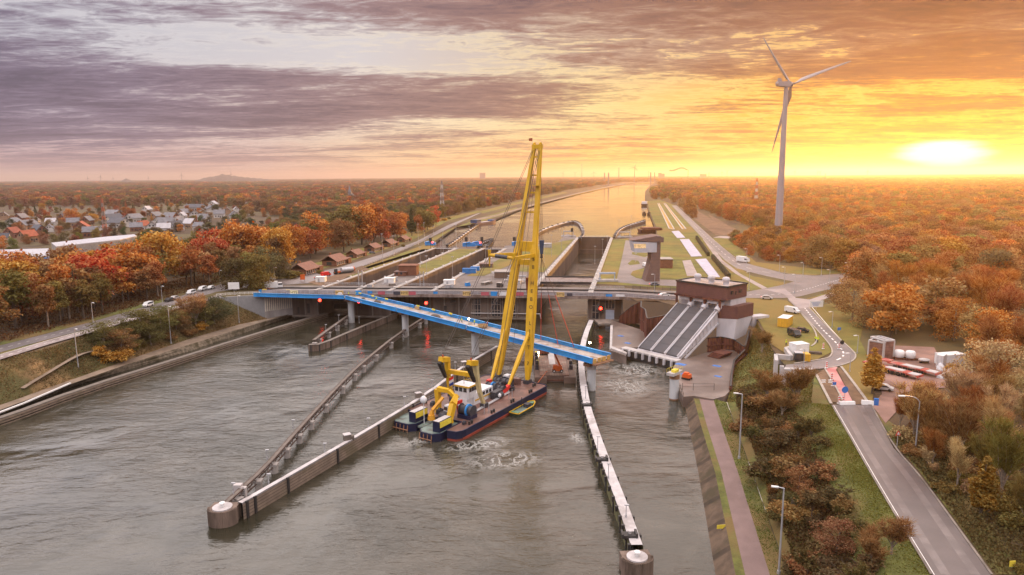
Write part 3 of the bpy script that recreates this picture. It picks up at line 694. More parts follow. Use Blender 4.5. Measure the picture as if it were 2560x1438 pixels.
openings(hD, (32.6, 287.5), (46.6, 284.4), [(1.8, 4.6, 1.4, 9.8)], mull=(2, 3)); openings(hD, (32.6, 287.5), (46.6, 284.4), [(7.4, 11.2, 6.0, 9.6)], mull=(3, 1))
d = MB(); t_ = (Vector((46.6, 284.4, 0))-Vector((32.6, 287.5, 0))).normalized(); q = Vector((32.6, 287.5, 0))+t_*9.3; d.box(q+Vector((0, -.1, 3.3)), (3.6, .3, 4.2), ax=(t_, Vector((t_.y, -t_.x, 0)), Vector((0, 0, 1)))); d.build('door', mat('pale blue door', (.42, .47, .56), .5, .08), hD)
# red light signals on the heads and towers
def signal(loc, label, face=-1):
    r = thing('signal_light', label, 'signal light', loc, group='red ship signals')
    b_ = MB(); b_.box((0, 0, 0), (1.9, .5, 3.0)); b_.box((0, .5, -1.8), (.25, .25, 3.2)); b_.build('housing', m_dark, r)
    b_ = MB(); b_.tube((-.15, -.26, .55), (-.15, -.42, .55), .62, .62, 14); b_.build('lamp', m_red, r); return r
signal((-84.6, 296.4, 8.0), 'red ship signal left of the leftmost lock mouth')
signal((-67.0, 294.6, 7.6), 'red ship signal behind the first blue bridge pier')
signal((-37.0, 290.2, 7.6), 'red ship signal right of the brown gate of the middle lock mouth')
signal((37.8, 285.3, 5.6), 'red ship signal beside the white door of the right lock head')
# ---- the road bridge over the lock heads
m_deck = mat('bridge edge concrete', (.23, .175, .155), .85, .25, .4, col2=(.12, .085, .07), s2=.3, streak=True)
front = [Vector(q) for q in ((-109, 293.4, 0), (-98, 292.6, 0), (-31, 287.4, 0), (8, 284.0, 0), (46, 278.6, 0), (58, 272.6, 0), (66, 270.5, 0))]
def off(line, d): return width_line(line, d)[0]
rb = thing('road_bridge', 'concrete road bridge with a long banner-hung parapet across the lock mouths', 'road bridge', (0, 285, 12), world=True)
b = MB(); bk = off(front, 22)
b.prism(front+bk[::-1], 11.3, 12.25); b.build('deck', m_deck, rb)
b = MB(); b.ruled([top(q, 12.27) for q in off(front, 1.6)], [top(q, 12.27) for q in off(front, 13)]); b.build('roadway', m_asph2, rb)
b = MB(); b.ruled([top(q, 12.28) for q in off(front, 14)], [top(q, 12.28) for q in off(front, 21.5)]); b.build('side_strip', m_isl, rb)
b = MB(); 
for dd in (13.2, 1.5):
    ll = off(front, dd)
    for p, q in zip(ll, ll[1:]): b.beam(top(p, 12.55), top(q, 12.55), .35, .7)
b.build('kerb_beam', m_dark, rb)
b = MB()
for p, q in zip(front, front[1:]): b.beam(top(p, 11.45), top(q, 11.45), .5, .75)
b.build('edge_beam', m_deck, rb)
fl = resample(front, 2.0)
b = MB()
for p in fl: b.box((p.x, p.y, 13.0), (.12, .12, 1.5))
for p, q in zip(front, front[1:]):
    for hz in (12.5, 13.1, 13.75): b.beam(top(p, hz), top(q, hz), .1, .1)
b.build('railing', m_steel, rb)
b = MB()
for p, q in zip(front, front[1:]): b.beam(top(p+Vector((0, .12, 0)), 13.05), top(q+Vector((0, .12, 0)), 13.05), .06, 1.25)
b.build('parapet_mesh', mat('grey windbreak mesh', (.33, .29, .30), .7, .2, .5), rb)
# banners on the parapet: their place is given by where they hang along it
def on_front(px):
    best = None
    for p, q in zip(front, front[1:]):
        for i in range(41):
            s_ = p.lerp(q, i/40); v = MW.inverted() @ Vector((s_.x, s_.y, 13)); x = 1280+FPX*v.x/-v.z
            if best is None or abs(x-px) < best[0]: best = (abs(x-px), s_, (q-p).normalized())
    return best[1], best[2]
m_ban = {'cream': mat('cream banner', (.72, .66, .40), .7, .05), 'tan': mat('tan banner', (.62, .42, .16), .7, .05), 'red': mat('red banner', (.45, .10, .13), .7, .1), 'blue': mat('blue banner', (.02, .24, .62), .7, .1), 'navy': mat('dark banner', (.05, .05, .07), .7, .1), 'white': mat('white banner', (.66, .65, .66), .7, .06)}
m_ink = mat('black lettering', (.025, .02, .018), .7, 0)
m_inkw = mat('white lettering', (.8, .8, .8), .6, 0)
def banner(px, wpx, kind, label, text=None, zc=12.75, h=2.0, ink=None):
    p, t = on_front(px); w_ = wpx*math.hypot(p.x, p.y)/FPX
    r = thing('banner', label, 'banner', (p.x, p.y, zc), world=True, group='banners on the parapet')
    nn = Vector((t.y, -t.x, 0)); ax = (t, nn, Vector((0, 0, 1)))
    b = MB(); b.box((p.x+nn.x*.12, p.y+nn.y*.12, zc), (w_, .06, h), ax=ax); b.build('cloth', m_ban[kind], r)
    if text:
        b = MB(); lettering(b, text, h*.86, Vector((p.x, p.y, zc+.04)), t, (0, 0, 1), .17); b.build('lettering', ink or m_ink, r)
for px, lab in ((739, 'cream HYE banner nearest the left end of the bridge parapet'), (845, 'tan HYE banner over the blue girder, left of the blue shield'), (1009, 'tan HYE banner between two red banners'), (1164, 'tan HYE banner left of the crane'), (1401, 'tan HYE banner right of the crane legs')):
    banner(px, 20, 'cream' if px == 739 else 'tan', lab, 'HYE')
banner(897, 15, 'blue', 'blue shield shaped banner on the left part of the parapet', h=2.4, zc=12.6)
banner(929, 12, 'blue', 'small pale blue banner right of the blue shield', h=1.1, zc=13.0)
banner(956, 18, 'red', 'red banner left of the dark banner on the parapet', h=1.4)
banner(989, 17, 'navy', 'dark banner directly left of a tan HYE banner', h=1.3)
banner(1029, 18, 'red', 'red banner touching the right side of the third HYE banner', h=1.5)
banner(1088, 11, 'blue', 'small blue banner between the third and the fourth HYE banner', h=1.0, zc=13)
banner(1212, 20, 'red', 'red banner right of the fourth HYE banner', h=1.5)
banner(1237, 17, 'blue', 'ragged blue banner just left of the crane leg', h=2.0)
banner(1258, 22, 'white', 'white banner behind the left crane leg', h=1.6)
banner(1300, 22, 'red', 'red banner seen between the crane legs', h=1.5)
banner(1424, 14, 'navy', 'dark banner touching the rightmost HYE banner', h=1.2)
banner(1520, 16, 'blue', 'pale blue banner on the right end of the parapet', h=1.0)
banner(1550, 24, 'white', 'long white banner at the right end of the parapet', h=1.0)
# rear fences along the heads
def fence(name, label, line, hgt=1.2, step=2.0, m=None, mesh=True):
    line = [Vector(q) for q in line]; r = thing(name, label, 'fence', line[0], world=True)
    proto = None
    for p in resample(line, max(step, sum((q-p).length for p, q in zip(line, line[1:]))/90)):
        if proto is None: b = MB(); b.tube((0, 0, 0), (0, 0, hgt), .06, .06, 5); proto = b.build('post', m or m_steel); o = proto
        else: o = proto.copy(); C.objects.link(o)
        o.parent = r; o.location = p-WORLD[r.name]
    b = MB()
    for p, q in zip(line, line[1:]):
        for k in ((.5, 1.0) if not mesh else (.2, .4, .6, .8, 1.0)): b.tube(p+Vector((0, 0, hgt*k)), q+Vector((0, 0, hgt*k)), .035, .035, 4)
    b.build('rails', m or m_steel, r); return r
fence('railing', 'grey railing behind the road at the leftmost chamber', PL([(812, 712), (914, 713)], 12.3))
fence('railing', 'grey railing behind the road between the two left chambers', PL([(955, 712), (1095, 716)], 12.3))
fence('railing', 'long grey railing across the widest chamber, right of the crane', [lerp2(CH3, -.02, .10)+Vector((0, 0, 12.6)), lerp2(CH3, 1.02, .10)+Vector((0, 0, 12.6))], 1.4)
fence('railing', 'grey railing in front of the right lock machinery', PL([(1478, 722), (1560, 722)], 12.2))
fence('mesh_fence', 'green mesh fence between the parked grey car and the road', PL([(1582, 724), (1695, 727)], 12.1), 1.8, 3, m_dark)
fence('mesh_fence', 'mesh fence along the canal road lawn', PL([(880, 690), (915, 668), (985, 640), (1060, 605), (1082, 588)], 12.1), 1.8, 4, m_dark)
bl = thing('lift_bridge', 'low dark bridge leaf across the widest chamber behind the road', 'bridge', lerp2(CH3, .5, .13), world=True)
b = MB(); q0, q1, q2, q3 = (lerp2(CH3, u, v) for u, v in ((0, .10), (1, .10), (1, .17), (0, .17))); b.prism([q0, q1, q2, q3], 11.7, 12.45); b.build('deck', m_deck, bl)
b = MB()
for e0, e1 in ((q0, q1), (q3, q2)): b.beam(top(e0, 12.7), top(e1, 12.7), .4, .9)
b.build('girder', m_dark, bl)

# ================================================================== left abutment of the new bridge
ab = thing('bridge_abutment', 'grey concrete abutment with a fluted end wall at the left end of the blue bridge', 'abutment', (-107, 291, 2), world=True)
cA, cB = Vector((-126.5, 284.2, 0)), Vector((-107.3, 290.5, 0)); cC = Vector((-98, 299.4, 0))
b = MB(); nn = Vector((-(cB-cA).y, (cB-cA).x, 0)).normalized()
b.prism([cA, cB, cB+nn*.9, cA+nn*.9], 1.5, 12.1); b.build('wing_wall', mat('grey fibre panel wall', (.25, .25, .255), .8, .07, .8), ab)
b = MB(); t_ = (cC-cB).normalized(); nn = Vector((-t_.y, t_.x, 0)); b.prism([cB+t_*.05, cC, cC+nn*1.2, cB+nn*1.2], 1.5, 4.6); b.prism([cB+t_*.05, cC, cC+nn*1.1, cB+nn*1.1+t_*.2], 4.6, 10.9); b.build('base_wall', m_concl, ab)
b = MB(); ln = (cC-cB).length
for i in range(14):
    p = cB+t_*(.5+(ln-1)*i/13)-nn*.14; b.prism([p-t_*.24, p+t_*.24, p+t_*.12-nn*.2, p-t_*.12-nn*.2], 4.7, 10.6)
b.build('fluting', mat('cream fluted concrete', (.72, .66, .56), .8, .1, .6), ab)
b = MB(); b.prism([cB-Vector((.6, .7, 0)), cC-Vector((.3, .6, 0)), cC+nn*1.5, cB+nn*1.5], 10.9, 11.2); b.build('bearing_shelf', m_concl, ab)
fence('railing', 'white railing on top of the left abutment', PL([(541, 741), (575, 738), (612, 736), (650, 735)], 12.1), 1.1, 1.5, m_white)
fence('road_barrier', 'red barrier along the works beside the white lorry', PL([(640, 733), (684, 722), (700, 718)], 12.1), .9, 2.5, mat('red barrier', (.45, .06, .04), .6), False)

m_gw = mat('brown walkway planks', (.15, .125, .105), .8, .2, .6)
# ================================================================== guide walls and dolphins in the lower water
def gwall(label, px, zt=3.0, w=2.0, kind='timber', lamps=0, span=12.0, zb=-.5, pts=None, facing=None, top_m=None):
    line = pts or PL(px, zt); line = smooth_line(line, 1) if len(line) > 2 else [Vector(q) for q in line]
    r = thing('guide_wall', label, 'guide wall', (line[0].x, line[0].y, 0), world=True)
    l, rr_ = width_line(line, w/2)
    dn = lambda q, z: Vector((q.x, q.y, z))
    b = MB(); b.ruled([dn(q, zt) for q in l], [dn(q, zt) for q in rr_]); b.ruled([dn(q, zt-.35) for q in l], [dn(q, zt) for q in l]); b.ruled([dn(q, zt) for q in rr_], [dn(q, zt-.35) for q in rr_])
    wallstrip(b, l, zt-.3, zt); wallstrip(b, rr_, zt-.3, zt); b.build('walkway', top_m or (m_walk if kind in ('timber', 'algae') else m_gw), r)
    b = MB()
    if kind in ('timber', 'algae'):
        for side, lw in ((1, l), (-1, rr_)):
            fl_ = width_line(line, side*(w/2+.12))[0]; wallstrip(b, fl_, zb, zt-.25); wallstrip(b, [q for q in lw], zt-.25, zt-.2)
        b.build('fender_boards', facing or (m_timber if kind == 'timber' else m_algae), r)
        b = MB(); tot = resample(line, span)
        for k, p in enumerate(tot[1:-1]):
            i = min(k+2, len(tot)-1); t = (tot[i]-p).normalized(); nn = Vector((-t.y, t.x, 0))
            b.box(p+nn*(w/2+.2)+Vector((0, 0, -1.6)), (.5, .35, 3.3), ax=(t, nn, Vector((0, 0, 1)))); b.box(p-nn*(w/2+.2)+Vector((0, 0, -1.6)), (.5, .35, 3.3), ax=(t, nn, Vector((0, 0, 1))))
        b.build('fender_posts', m_dark, r)
    elif kind == 'rail':      # horizontal fender rails on posts
        for side in (1, -1):
            for hz in (.5, 1.3, 2.1):
                fl_ = width_line(line, side*(w/2+.1))[0]
                for p, q in zip(fl_, fl_[1:]): b.beam(dn(p, zt-hz*.9), dn(q, zt-hz*.9), .3, .42)
        b.build('fender_rails', m_timber, r)
        b = MB()
        for p in resample(line, 3.5): b.tube((p.x, p.y, zb), (p.x, p.y, zt-.3), .3, .3, 6)
        b.build('piles', m_dark, r)
    else:                     # trussed walkway on round piers
        tot = resample(line, 1.6)
        for side in (1, -1):
            fl_ = width_line(tot, side*(w/2))[0]
            for k, (p, q) in enumerate(zip(fl_, fl_[1:])):
                b.beam(dn(p, zt-.1), dn(q, zt-.1), .16, .3); b.beam(dn(p, zt-1.5), dn(q, zt-1.5), .16, .3)
                b.beam(dn(p, zt-(.1 if k % 2 else 1.5)), dn(q, zt-(1.5 if k % 2 else .1)), .13, .13)
        b.build('truss', mat('brown truss steel', (.10, .068, .055), .7, .25, .6), r)
        for p in resample(line, span)[0:]:
            b = MB(); b.tube((p.x+.5, p.y-.3, -.8), (p.x+.5, p.y-.3, zt-.9), .75, .75, 12); b.box((p.x+.4, p.y-.2, zt-1.2), (1.7, 1.7, .5)); b.build('pier', m_cop, r)
    return r, line
W1, lw1 = gwall('long low fender wall along the left bank, running to the leftmost lock mouth', [(-120, 1078), (0, 1045), (197, 972), (430, 900), (607, 844), (720, 810), (815, 782)], 1.9, 2.0, 'rail')
W2, _ = gwall('short right arm of the small V shaped guide wall', [(772, 861), (800, 861), (880, 826), (987, 783)], 2.4, 1.5, 'timber', facing=m_timberv, top_m=m_gw)
W2b, lw2 = gwall('short left arm of the small V shaped guide wall with lamp posts', [(784, 850), (830, 817), (872, 787)], 3.0, 1.2, 'truss', span=16)
W3, lw3 = gwall('long trussed walkway on round piers, left arm of the large V shaped guide wall', [(562, 1258), (663, 1167), (726, 1094), (786, 1028), (870, 938), (915, 898), (992, 836), (1062, 792)], 3.0, .85, 'truss', span=16)
W4, lw4 = gwall('long timber faced guide wall, right arm of the large V, beside the crane pontoon', [(600, 1256), (640, 1234), (891, 1090), (1065, 986), (1158, 914), (1243, 865)], 3.3, 1.0, 'timber', span=24)
W5, lw5 = gwall('curved pale guide wall with an algae green side, right of the crane pontoon', [(1592, 1362), (1560, 1270), (1521, 1170), (1488, 1080), (1466, 1010), (1455, 940), (1452, 890), (1462, 840), (1478, 800)], 3.0, 1.9, 'algae', span=22)
b = MB()
for p in resample(lw5, 3.0): 
    b.box(p+Vector((-1.2, 0, -.35)), (.55, .5, 1.0))
b.build('fender_pads', m_dark, W5)
def dolphin(label, p, r, w2, zt=3.0, rz=0.0):
    o = thing('dolphin', label, 'mooring dolphin', (p.x, p.y, 0), rz=rz)
    b = MB(); n = 26
    ring = [Vector((r*math.cos(t), r*.82*math.sin(t), 0)) for t in (math.pi*i/n*1.0-math.pi for i in range(n+1))]
    ring = [q for q in ring]+[Vector((r, r*.9, 0)), Vector((-r, r*.9, 0))]
    b.prism(ring, -.6, zt-.1); b.build('timber_piles', m_timberv, o)
    b = MB()
    for q in ring[:-2]: b.tube((q.x*1.02, q.y*1.02, -.7), (q.x*1.02, q.y*1.02, zt), .22, .22, 6)
    b.build('pile', m_timberv, o)
    b = MB(); b.tube((0, 0, zt-.1), (0, 0, zt+.14), r*.72, r*.72, 24); b.build('concrete_cap', m_walk, o)
    b = MB(); b.tube((0, 0, zt+.1), (0, 0, zt+.7), .3, .25, 10); b.tube((0, 0, zt+.7), (0, 0, zt+.9), .55, .5, 10); b.build('bollard', m_white, o)
    return o
dolphin('round timber dolphin with a white bollard at the tip of the large V', P(556, 1268, 3), 2.4, 0)
dolphin('round dark dolphin with a mossy cap at the near end of the curved guide wall', P(1593, 1392, 3), 2.3, 0, rz=.1)
# the concrete post with a ladder between the two arms, and the boxes on the walls
o = thing('mooring_post', 'concrete mooring post with a ladder behind the timber dolphin', 'mooring post', P(598, 1254, 0))
b = MB(); b.box((0, 0, 1.6), (1.5, 1.2, 4.0)); b.box((1.2, -.3, 1.4), (.9, .9, 3.4)); b.build('post', m_concl, o)
b = MB()
for k in range(9): b.tube((1.0, -.8, .2+k*.38), (1.55, -.8, .2+k*.38), .05, .05, 5)
b.build('ladder', m_dark, o)
def box_on(label, px, py, sz, z=3.0, rz=.5):
    o = thing('mooring_block', label, 'mooring block', P(px, py, z), rz)
    b = MB(); b.box((0, 0, sz[2]/2), sz); b.box((sz[0]*.75, 0, sz[2]*.35), (sz[0]*.5, sz[1]*.8, sz[2]*.7)); b.build('block', m_conc, o)
    b = MB(); b.box((0, 0, sz[2]+.08), (sz[0]*1.1, sz[1]*1.1, .14)); b.build('cap', m_walk, o)
box_on('grey mooring block on the timber guide wall, nearest the tip of the V', 868, 1102, (1.5, 1.4, 1.5))
box_on('grey mooring block on the timber guide wall, level with the pontoon stern', 1046, 996, (1.5, 1.4, 1.5))
box_on('grey mooring block on the timber guide wall, beside the stern gantry', 1160, 916, (1.5, 1.4, 1.5))
for k, (px, py, lab) in enumerate(((1466, 1014, 'dark recessed bollard niche on the curved guide wall, level with the white pier'), (1503, 1150, 'dark recessed bollard niche halfway along the curved guide wall'), (1572, 1340, 'dark recessed bollard niche next to the near dolphin'))):
    o = thing('bollard_niche', lab, 'bollard niche', P(px, py, 3.0)); b = MB(); b.box((0, 0, .15), (2.4, 1.5, .5)); b.box((1.2, 0, .35), (.4, 1.7, .9)); b.box((-1.1, 0, .35), (.3, 1.7, .7)); b.build('frame', m_dark, o)
    b = MB(); b.tube((.2, .1, .4), (.2, .1, .85), .25, .25, 8); b.tube((.2, .1, .85), (.2, .1, .97), .42, .42, 8); b.build('bollard', m_walk, o)

# ================================================================== guide walls upstream
def upwall(label, px, z=12.0, w=1.6):
    line = smooth_line(PL(px, z), 2); r = thing('guide_wall', label, 'guide wall', (line[0].x, line[0].y, 10), world=True)
    l, q = width_line(line, w/2); b = MB(); b.ruled(l, q); wallstrip(b, l, z-.6, z); wallstrip(b, q, z-.6, z); b.build('walkway', m_walk, r)
    b = MB(); wallstrip(b, width_line(line, w/2-.1)[0], 10, z-.6); wallstrip(b, width_line(line, -w/2+.1)[0], 10, z-.6); b.build('fender_boards', m_lockw, r)
    b = MB()
    for p in resample(line, 14): b.box((p.x, p.y, z+.1), (2.2, 1.6, 1.4))
    b.build('posts', m_dark, r)
upwall('curved upstream guide wall that bends round above the widest lock', [(1340, 582), (1370, 568), (1430, 551), (1448, 556), (1458, 572), (1458, 586), (1449, 596)], 12.6, 2.4)
upwall('curved upstream guide wall on the right bank of the canal', [(1535, 594), (1541, 580), (1556, 568), (1580, 560), (1612, 551)], 12.6, 2.4)
upwall('straight brown guide wall leading to the moored barge on the left bank', [(1118, 614), (1140, 600), (1162, 584), (1186, 567), (1194, 561)], 11.6, 1.6)
upwall('short V shaped guide wall between the two left chambers', [(1195, 612), (1210, 604), (1230, 597), (1232, 600), (1224, 610), (1218, 618)], 11.6, 1.4)
# ================================================================== the pumping station with its three screw troughs
PO = Vector((42.8, 226.0, 0)); PU = Vector((.76, .65, 0)).normalized(); PV = Vector((PU.y, -PU.x, 0))
def S(u, v, z=0.0): return PO+PU*u+PV*v+Vector((0, 0, z))
def sbox(mb, u0, u1, v0, v1, z0, z1): mb.prism([S(u0, v0), S(u0, v1), S(u1, v1), S(u1, v0)], z0, z1); return mb
m_brickb = mat('brown brick cladding', (.125, .052, .047), .8, .12, .6, wave=((0, 0, 1), .6, .25))
m_whitec = mat('whitewashed concrete', (.50, .48, .50), .75, .1, .3, col2=(.38, .35, .35), s2=.2, f2=(.5, .7), streak=True)
m_lid = mat('dark trough covers', (.058, .056, .064), .6, .18, .25, col2=(.06, .055, .06), s2=.12, wave=((.76, .65, 0), 3.6, .3))
ps = thing('pumping_station', 'brown brick pumping station with three sloping dark screw covers', 'pumping station', S(22, 8, 3), world=True)
# hall
b = MB(); sbox(b, 21.6, 34, -.8, 19.6, 20.2, 24.6); b.build('machine_hall', m_brickb, ps)
b = MB()
for a0, a1 in (((21.5, -.9), (21.5, 19.7)), ((34.1, -.9), (34.1, 19.7)), ((21.5, -.9), (34.1, -.9)), ((21.5, 19.7), (34.1, 19.7))): b.beam(S(*a0, 24.8), S(*a1, 24.8), .45, .55)
b.build('parapet', m_dark, ps)
b = MB(); sbox(b, 21.9, 33.7, -.5, 19.3, 24.6, 24.72); b.build('roof', mat('wet pale roof', (.42, .37, .36), .25, .2, .2, col2=(.2, .15, .14), s2=.15), ps)
for k, vv in enumerate((4.2, 9.8, 15.6)):
    b = MB(); b.lathe(S(27.2, vv, 24.7), [(1.0, 0), (1.0, 1.2), (1.25, 1.3), (1.3, 1.9), (1.0, 2.4), (.3, 2.6)], 14); b.build('roof_vent', m_whitec, ps)
for k, (uu, zz, w_) in enumerate(((24.6, 22.6, 1.5), (27.0, 22.3, .7), (29.6, 22.6, 1.5))):
    b = MB(); b.prism([S(uu-w_/2, 19.65), S(uu+w_/2, 19.65), S(uu+w_/2, 19.75), S(uu-w_/2, 19.75)], zz-.6, zz+.6); b.build('window', m_glass, ps)
# bays under the hall, with columns
b = MB(); sbox(b, 24.5, 34, -.6, 19.4, 12.0, 20.1); b.build('back_wall', m_whitec, ps)
b = MB()
for vv in (-.6, 5.3, 11.0, 16.9): b.beam(S(21.8, vv, 15), S(21.8, vv, 20.2), .7, .7)
b.beam(S(21.5, -1.2, 19.9), S(21.5, 17.2, 19.9), .8, .7); b.build('columns', m_rust, ps)
b = MB()
for vv in (2.4, 8.2, 13.9):
    for dv in (-1.9, 1.9): b.beam(S(22.2, vv+dv, 15.5), S(22.2, vv+dv, 19.6), .35, .35)
    b.beam(S(22.2, vv-2, 18.9), S(22.2, vv+2, 18.9), .5, 1.0)
b.build('bay_frames', m_whitec, ps)
# right flank: brick annexe on a white base that narrows downwards
b = MB(); b.prism([S(21.8, 15.9), S(25.2, 21.6), S(35.4, 21.6), S(35.4, 19.7), S(34.1, 19.7), S(24, 15.9)], 13.6, 18.0); b.build('annexe', m_brickb, ps)
lo_ = [S(22.2, 15.9, 6.9), S(24.4, 21.2, 6.3), S(32.0, 21.2, 7.2), S(32, 15.9, 7.2)]; hi_ = [S(21.9, 15.9, 13.6), S(25.1, 21.5, 13.6), S(35.3, 21.5, 13.6), S(35.3, 15.9, 13.6)]
b = MB(); b.add(lo_+hi_, [(0, 1, 5, 4), (1, 2, 6, 5), (2, 3, 7, 6), (3, 0, 4, 7), (3, 2, 1, 0), (4, 5, 6, 7)]); b.build('white_base', m_whitec, ps)
b = MB(); b.prism([S(35.3, 18), S(35.3, 21.6), S(43, 23.5), S(43, 20)], 9.6, 12.9); b.build('side_wall', m_whitec, ps)
# sloping slab, covers and beams between them
zt0, zt1, ul = 3.6, 16.4, 21.6
def SL(u, v, h=0.0): return S(u, v, zt0+(zt1-zt0)*u/ul+h)
b = MB(); 
prof = [(0, 2.4), (0, zt0), (ul, zt1), (ul, zt1-4.2)]
b.extr([(u, z) for u, z in prof], PO+PV*(-.3), PU, (0, 0, 1), PV, 16.8); b.build('slope_slab', m_whitec, ps)
for v0, v1 in ((0.1, 4.9), (5.75, 10.55), (11.4, 15.6)):
    b = MB(); b.add([SL(.2, v0, .35), SL(.2, v1, .35), SL(ul, v1, .35), SL(ul, v0, .35), SL(.2, v0, .02), SL(.2, v1, .02), SL(ul, v1, .02), SL(ul, v0, .02)], [(0, 3, 2, 1), (0, 1, 5, 4), (1, 2, 6, 5), (2, 3, 7, 6), (3, 0, 4, 7)]); b.build('trough_cover', m_lid, ps)
for vv in (5.05, 5.6, 10.7, 11.25, 15.8, -.05):
    b = MB(); b.beam(SL(.2, vv, .35), SL(ul, vv, .35), .28, .5, up=(0, 0, 1)); b.build('cover_beam', m_whitec, ps)
for vv in (5.3, 10.95, 16.3):
    b = MB(); b.tube(SL(ul-.8, vv, .4), SL(ul+3.0, vv, .6), 1.0, 1.0, 14); b.build('drive_casing', m_whitec, ps)
# braced flank below the right hand trough
b = MB()
for k in range(9):
    u = 1.2+k*1.95
    b.beam(SL(u, 16.6, .1), S(u+1.0, 16.6, zt0+(zt1-zt0)*u/ul-2.6*min(1, u/6)), .22, .22)
b.beam(SL(.5, 16.7, .1), SL(ul, 16.7, .1), .35, .35); b.beam(S(3, 16.7, 2.9), S(ul, 16.7, 12.0), .6, .5)
b.build('flank_braces', m_whitec, ps)
# intake sill at the water with its pale stanchions
b = MB(); sbox(b, -2.6, .1, -5.5, 17.5, 2.9, 3.4); b.build('sill_deck', m_concl, ps)
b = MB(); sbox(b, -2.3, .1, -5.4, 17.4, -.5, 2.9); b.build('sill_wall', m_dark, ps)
b = MB()
for k in range(8):
    v = -4.6+k*2.9; b.prism([S(-3.4, v), S(-2.5, v), S(-2.5, v+.5), S(-3.4, v+.5)], 1.2, 3.2)
b.build('sill_brackets', m_whitec, ps)
# ---- the yard round it, and the sheet piling
yz = 3.0
b = MB(); ypoly = [S(-2.4, 17.4), P(1676, 932, yz), P(1693, 960, yz), P(1708, 992, yz), P(1735, 990, yz), P(1783, 998, yz), P(1812, 990, yz), P(1824, 978, yz), P(1830, 940, yz), P(1834, 914, yz), P(1868, 893, yz), P(1872, 866, yz), S(24, 30), S(24, 17), S(-2.4, 17)]
b.prism(ypoly, -.6, yz); b.build('yard_slab', m_concw); o = bpy.data.objects['yard_slab']; tag(o, kind='structure')
b = MB(); lpoly = [P(1525, 876, yz), P(1566, 890, yz), S(-2.6, -5.4), S(8, -1), S(14, -.6), P(1625, 834, yz), P(1601, 824, yz), P(1546, 806, yz), P(1531, 800, yz), P(1525, 822, yz)]
b.prism(lpoly, -.6, yz); o = b.build('yard_slab', m_concw); tag(o, kind='structure')
b = MB(); b.prism([P(1525, 873, yz), P(1566, 888, yz), P(1567, 884, yz), P(1527, 868, yz)], yz, yz+.5); b.prism([P(1524, 876, yz), P(1530, 872, yz), P(1532, 815, yz), P(1526, 815, yz)], yz, yz+.3); o = b.build('quay_edge', m_concl); tag(o, 'pale concrete edge beam of the quay left of the screw covers', 'quay edge')
b = MB(); b.box(P(1512, 806, 2.2), (7, 8, .8), .1); 
for q in (-2.5, 2.5): b.box(P(1512, 806, 1.0)+Vector((q, -3, 0)), (.6, .6, 3))
o = b.build('jetty', m_conc); tag(o, 'low concrete jetty in front of the white door', 'jetty')
m_bluemark = mat('blue tarpaulin', (.06, .16, .42), .7, .25, .6)
for k, (px, py, wd, dp, lab) in enumerate(((1702, 911, 3.2, 2.2, 'blue mat right beside the last bridge pier'), (1792, 915, 2.6, 1.6, 'blue mat in the middle of the concrete yard'), (1711, 935, 3.0, 2.0, 'blue mat behind the orange machine'), (1795, 941, 2.2, 1.3, 'dull blue mat near the sheet piling end of the yard'), (1552, 840, 2.2, 1.6, 'faded blue patch at the rear of the left quay'), (1569, 858, 2.2, 1.6, 'faded blue patch at the front of the left quay'))):
    p = P(px, py, yz+.03); b = MB(); b.box((0, 0, 0), (wd, dp, .05)); o = b.build('ground_mat', m_bluemark); o.location = p; o.rotation_euler = (0, 0, -.75); tag(o, lab, 'mat')
def piling(label, pts, z0, z1s, m=m_rust):
    """corrugated sheet pile wall along plan points, top height per point"""
    ln = resample([Vector((p.x, p.y, z)) for p, z in zip(pts, z1s)], .55); r = thing('sheet_piling', label, 'sheet pile wall', (ln[0].x, ln[0].y, z0), world=True)
    vs = []
    for k, q in enumerate(ln):
        a = ln[max(k-1, 0)]; c = ln[min(k+1, len(ln)-1)]; t = Vector((c.x-a.x, c.y-a.y, 0)).normalized(); nn = Vector((t.y, -t.x, 0))
        vs.append(Vector((q.x, q.y, q.z))+nn*(.28 if (k//2) % 2 else 0))
    b = MB(); n = len(vs); b.add([Vector((v.x, v.y, z0)) for v in vs]+vs, [(i, i+1, n+i+1, n+i) for i in range(n-1)]); b.build('piles', m, r)
    b = MB()
    for p, q in zip(ln[::4], ln[4::4]): b.beam(Vector((p.x, p.y, p.z)), Vector((q.x, q.y, q.z)), .5, .22)
    b.build('capping', m_dark, r)
    b = MB()
    for p, q in zip(ln[::4], ln[4::4]): b.beam(Vector((p.x, p.y, (p.z+z0)/2)), Vector((q.x, q.y, (q.z+z0)/2)), .8, .3)
    b.build('waling', m, r)
piling('curved rusty sheet piling left of the screw covers', [P(1602, 806, yz), P(1601, 824.5, yz), P(1612, 832, yz), S(10, -4.4), S(16, -3.6), S(24, -3.0)], 2.5, [11.8, 12, 12, 12, 12.1, 12.3])
piling('stepped rusty sheet piling against the right lock head', [P(1547, 806, yz), P(1553, 806, yz), P(1576, 806, yz), P(1602, 806, yz)], 2.5, [5.6, 6.2, 9.5, 11.8])
piling('rusty sheet piling below the white base of the pumping station', [S(15, 17.2), S(22.4, 18.0), S(24.5, 21.6), P(1861, 895, yz), P(1872, 868, yz)], 2.5, [8.0, 7.4, 6.6, 6.6, 9.5])
piling('low rusty sheet piling along the foot of the right embankment', [P(1861, 897, yz), P(1835, 916, yz), P(1829, 942, yz), P(1826, 976, yz)], 2.5, [6.0, 5.0, 4.6, 4.2])
b = MB()
for k in range(4): b.box(S(14+.3*k, 22.4+.2*k, yz+.25+k*.32), (7-.5*k, 4.2, .28), ax=(PU, PV, Vector((0, 0, 1))))
o = b.build('steel_plate_stack', m_rust); tag(o, 'stack of brown steel plates on the yard right of the screw covers', 'plate stack')
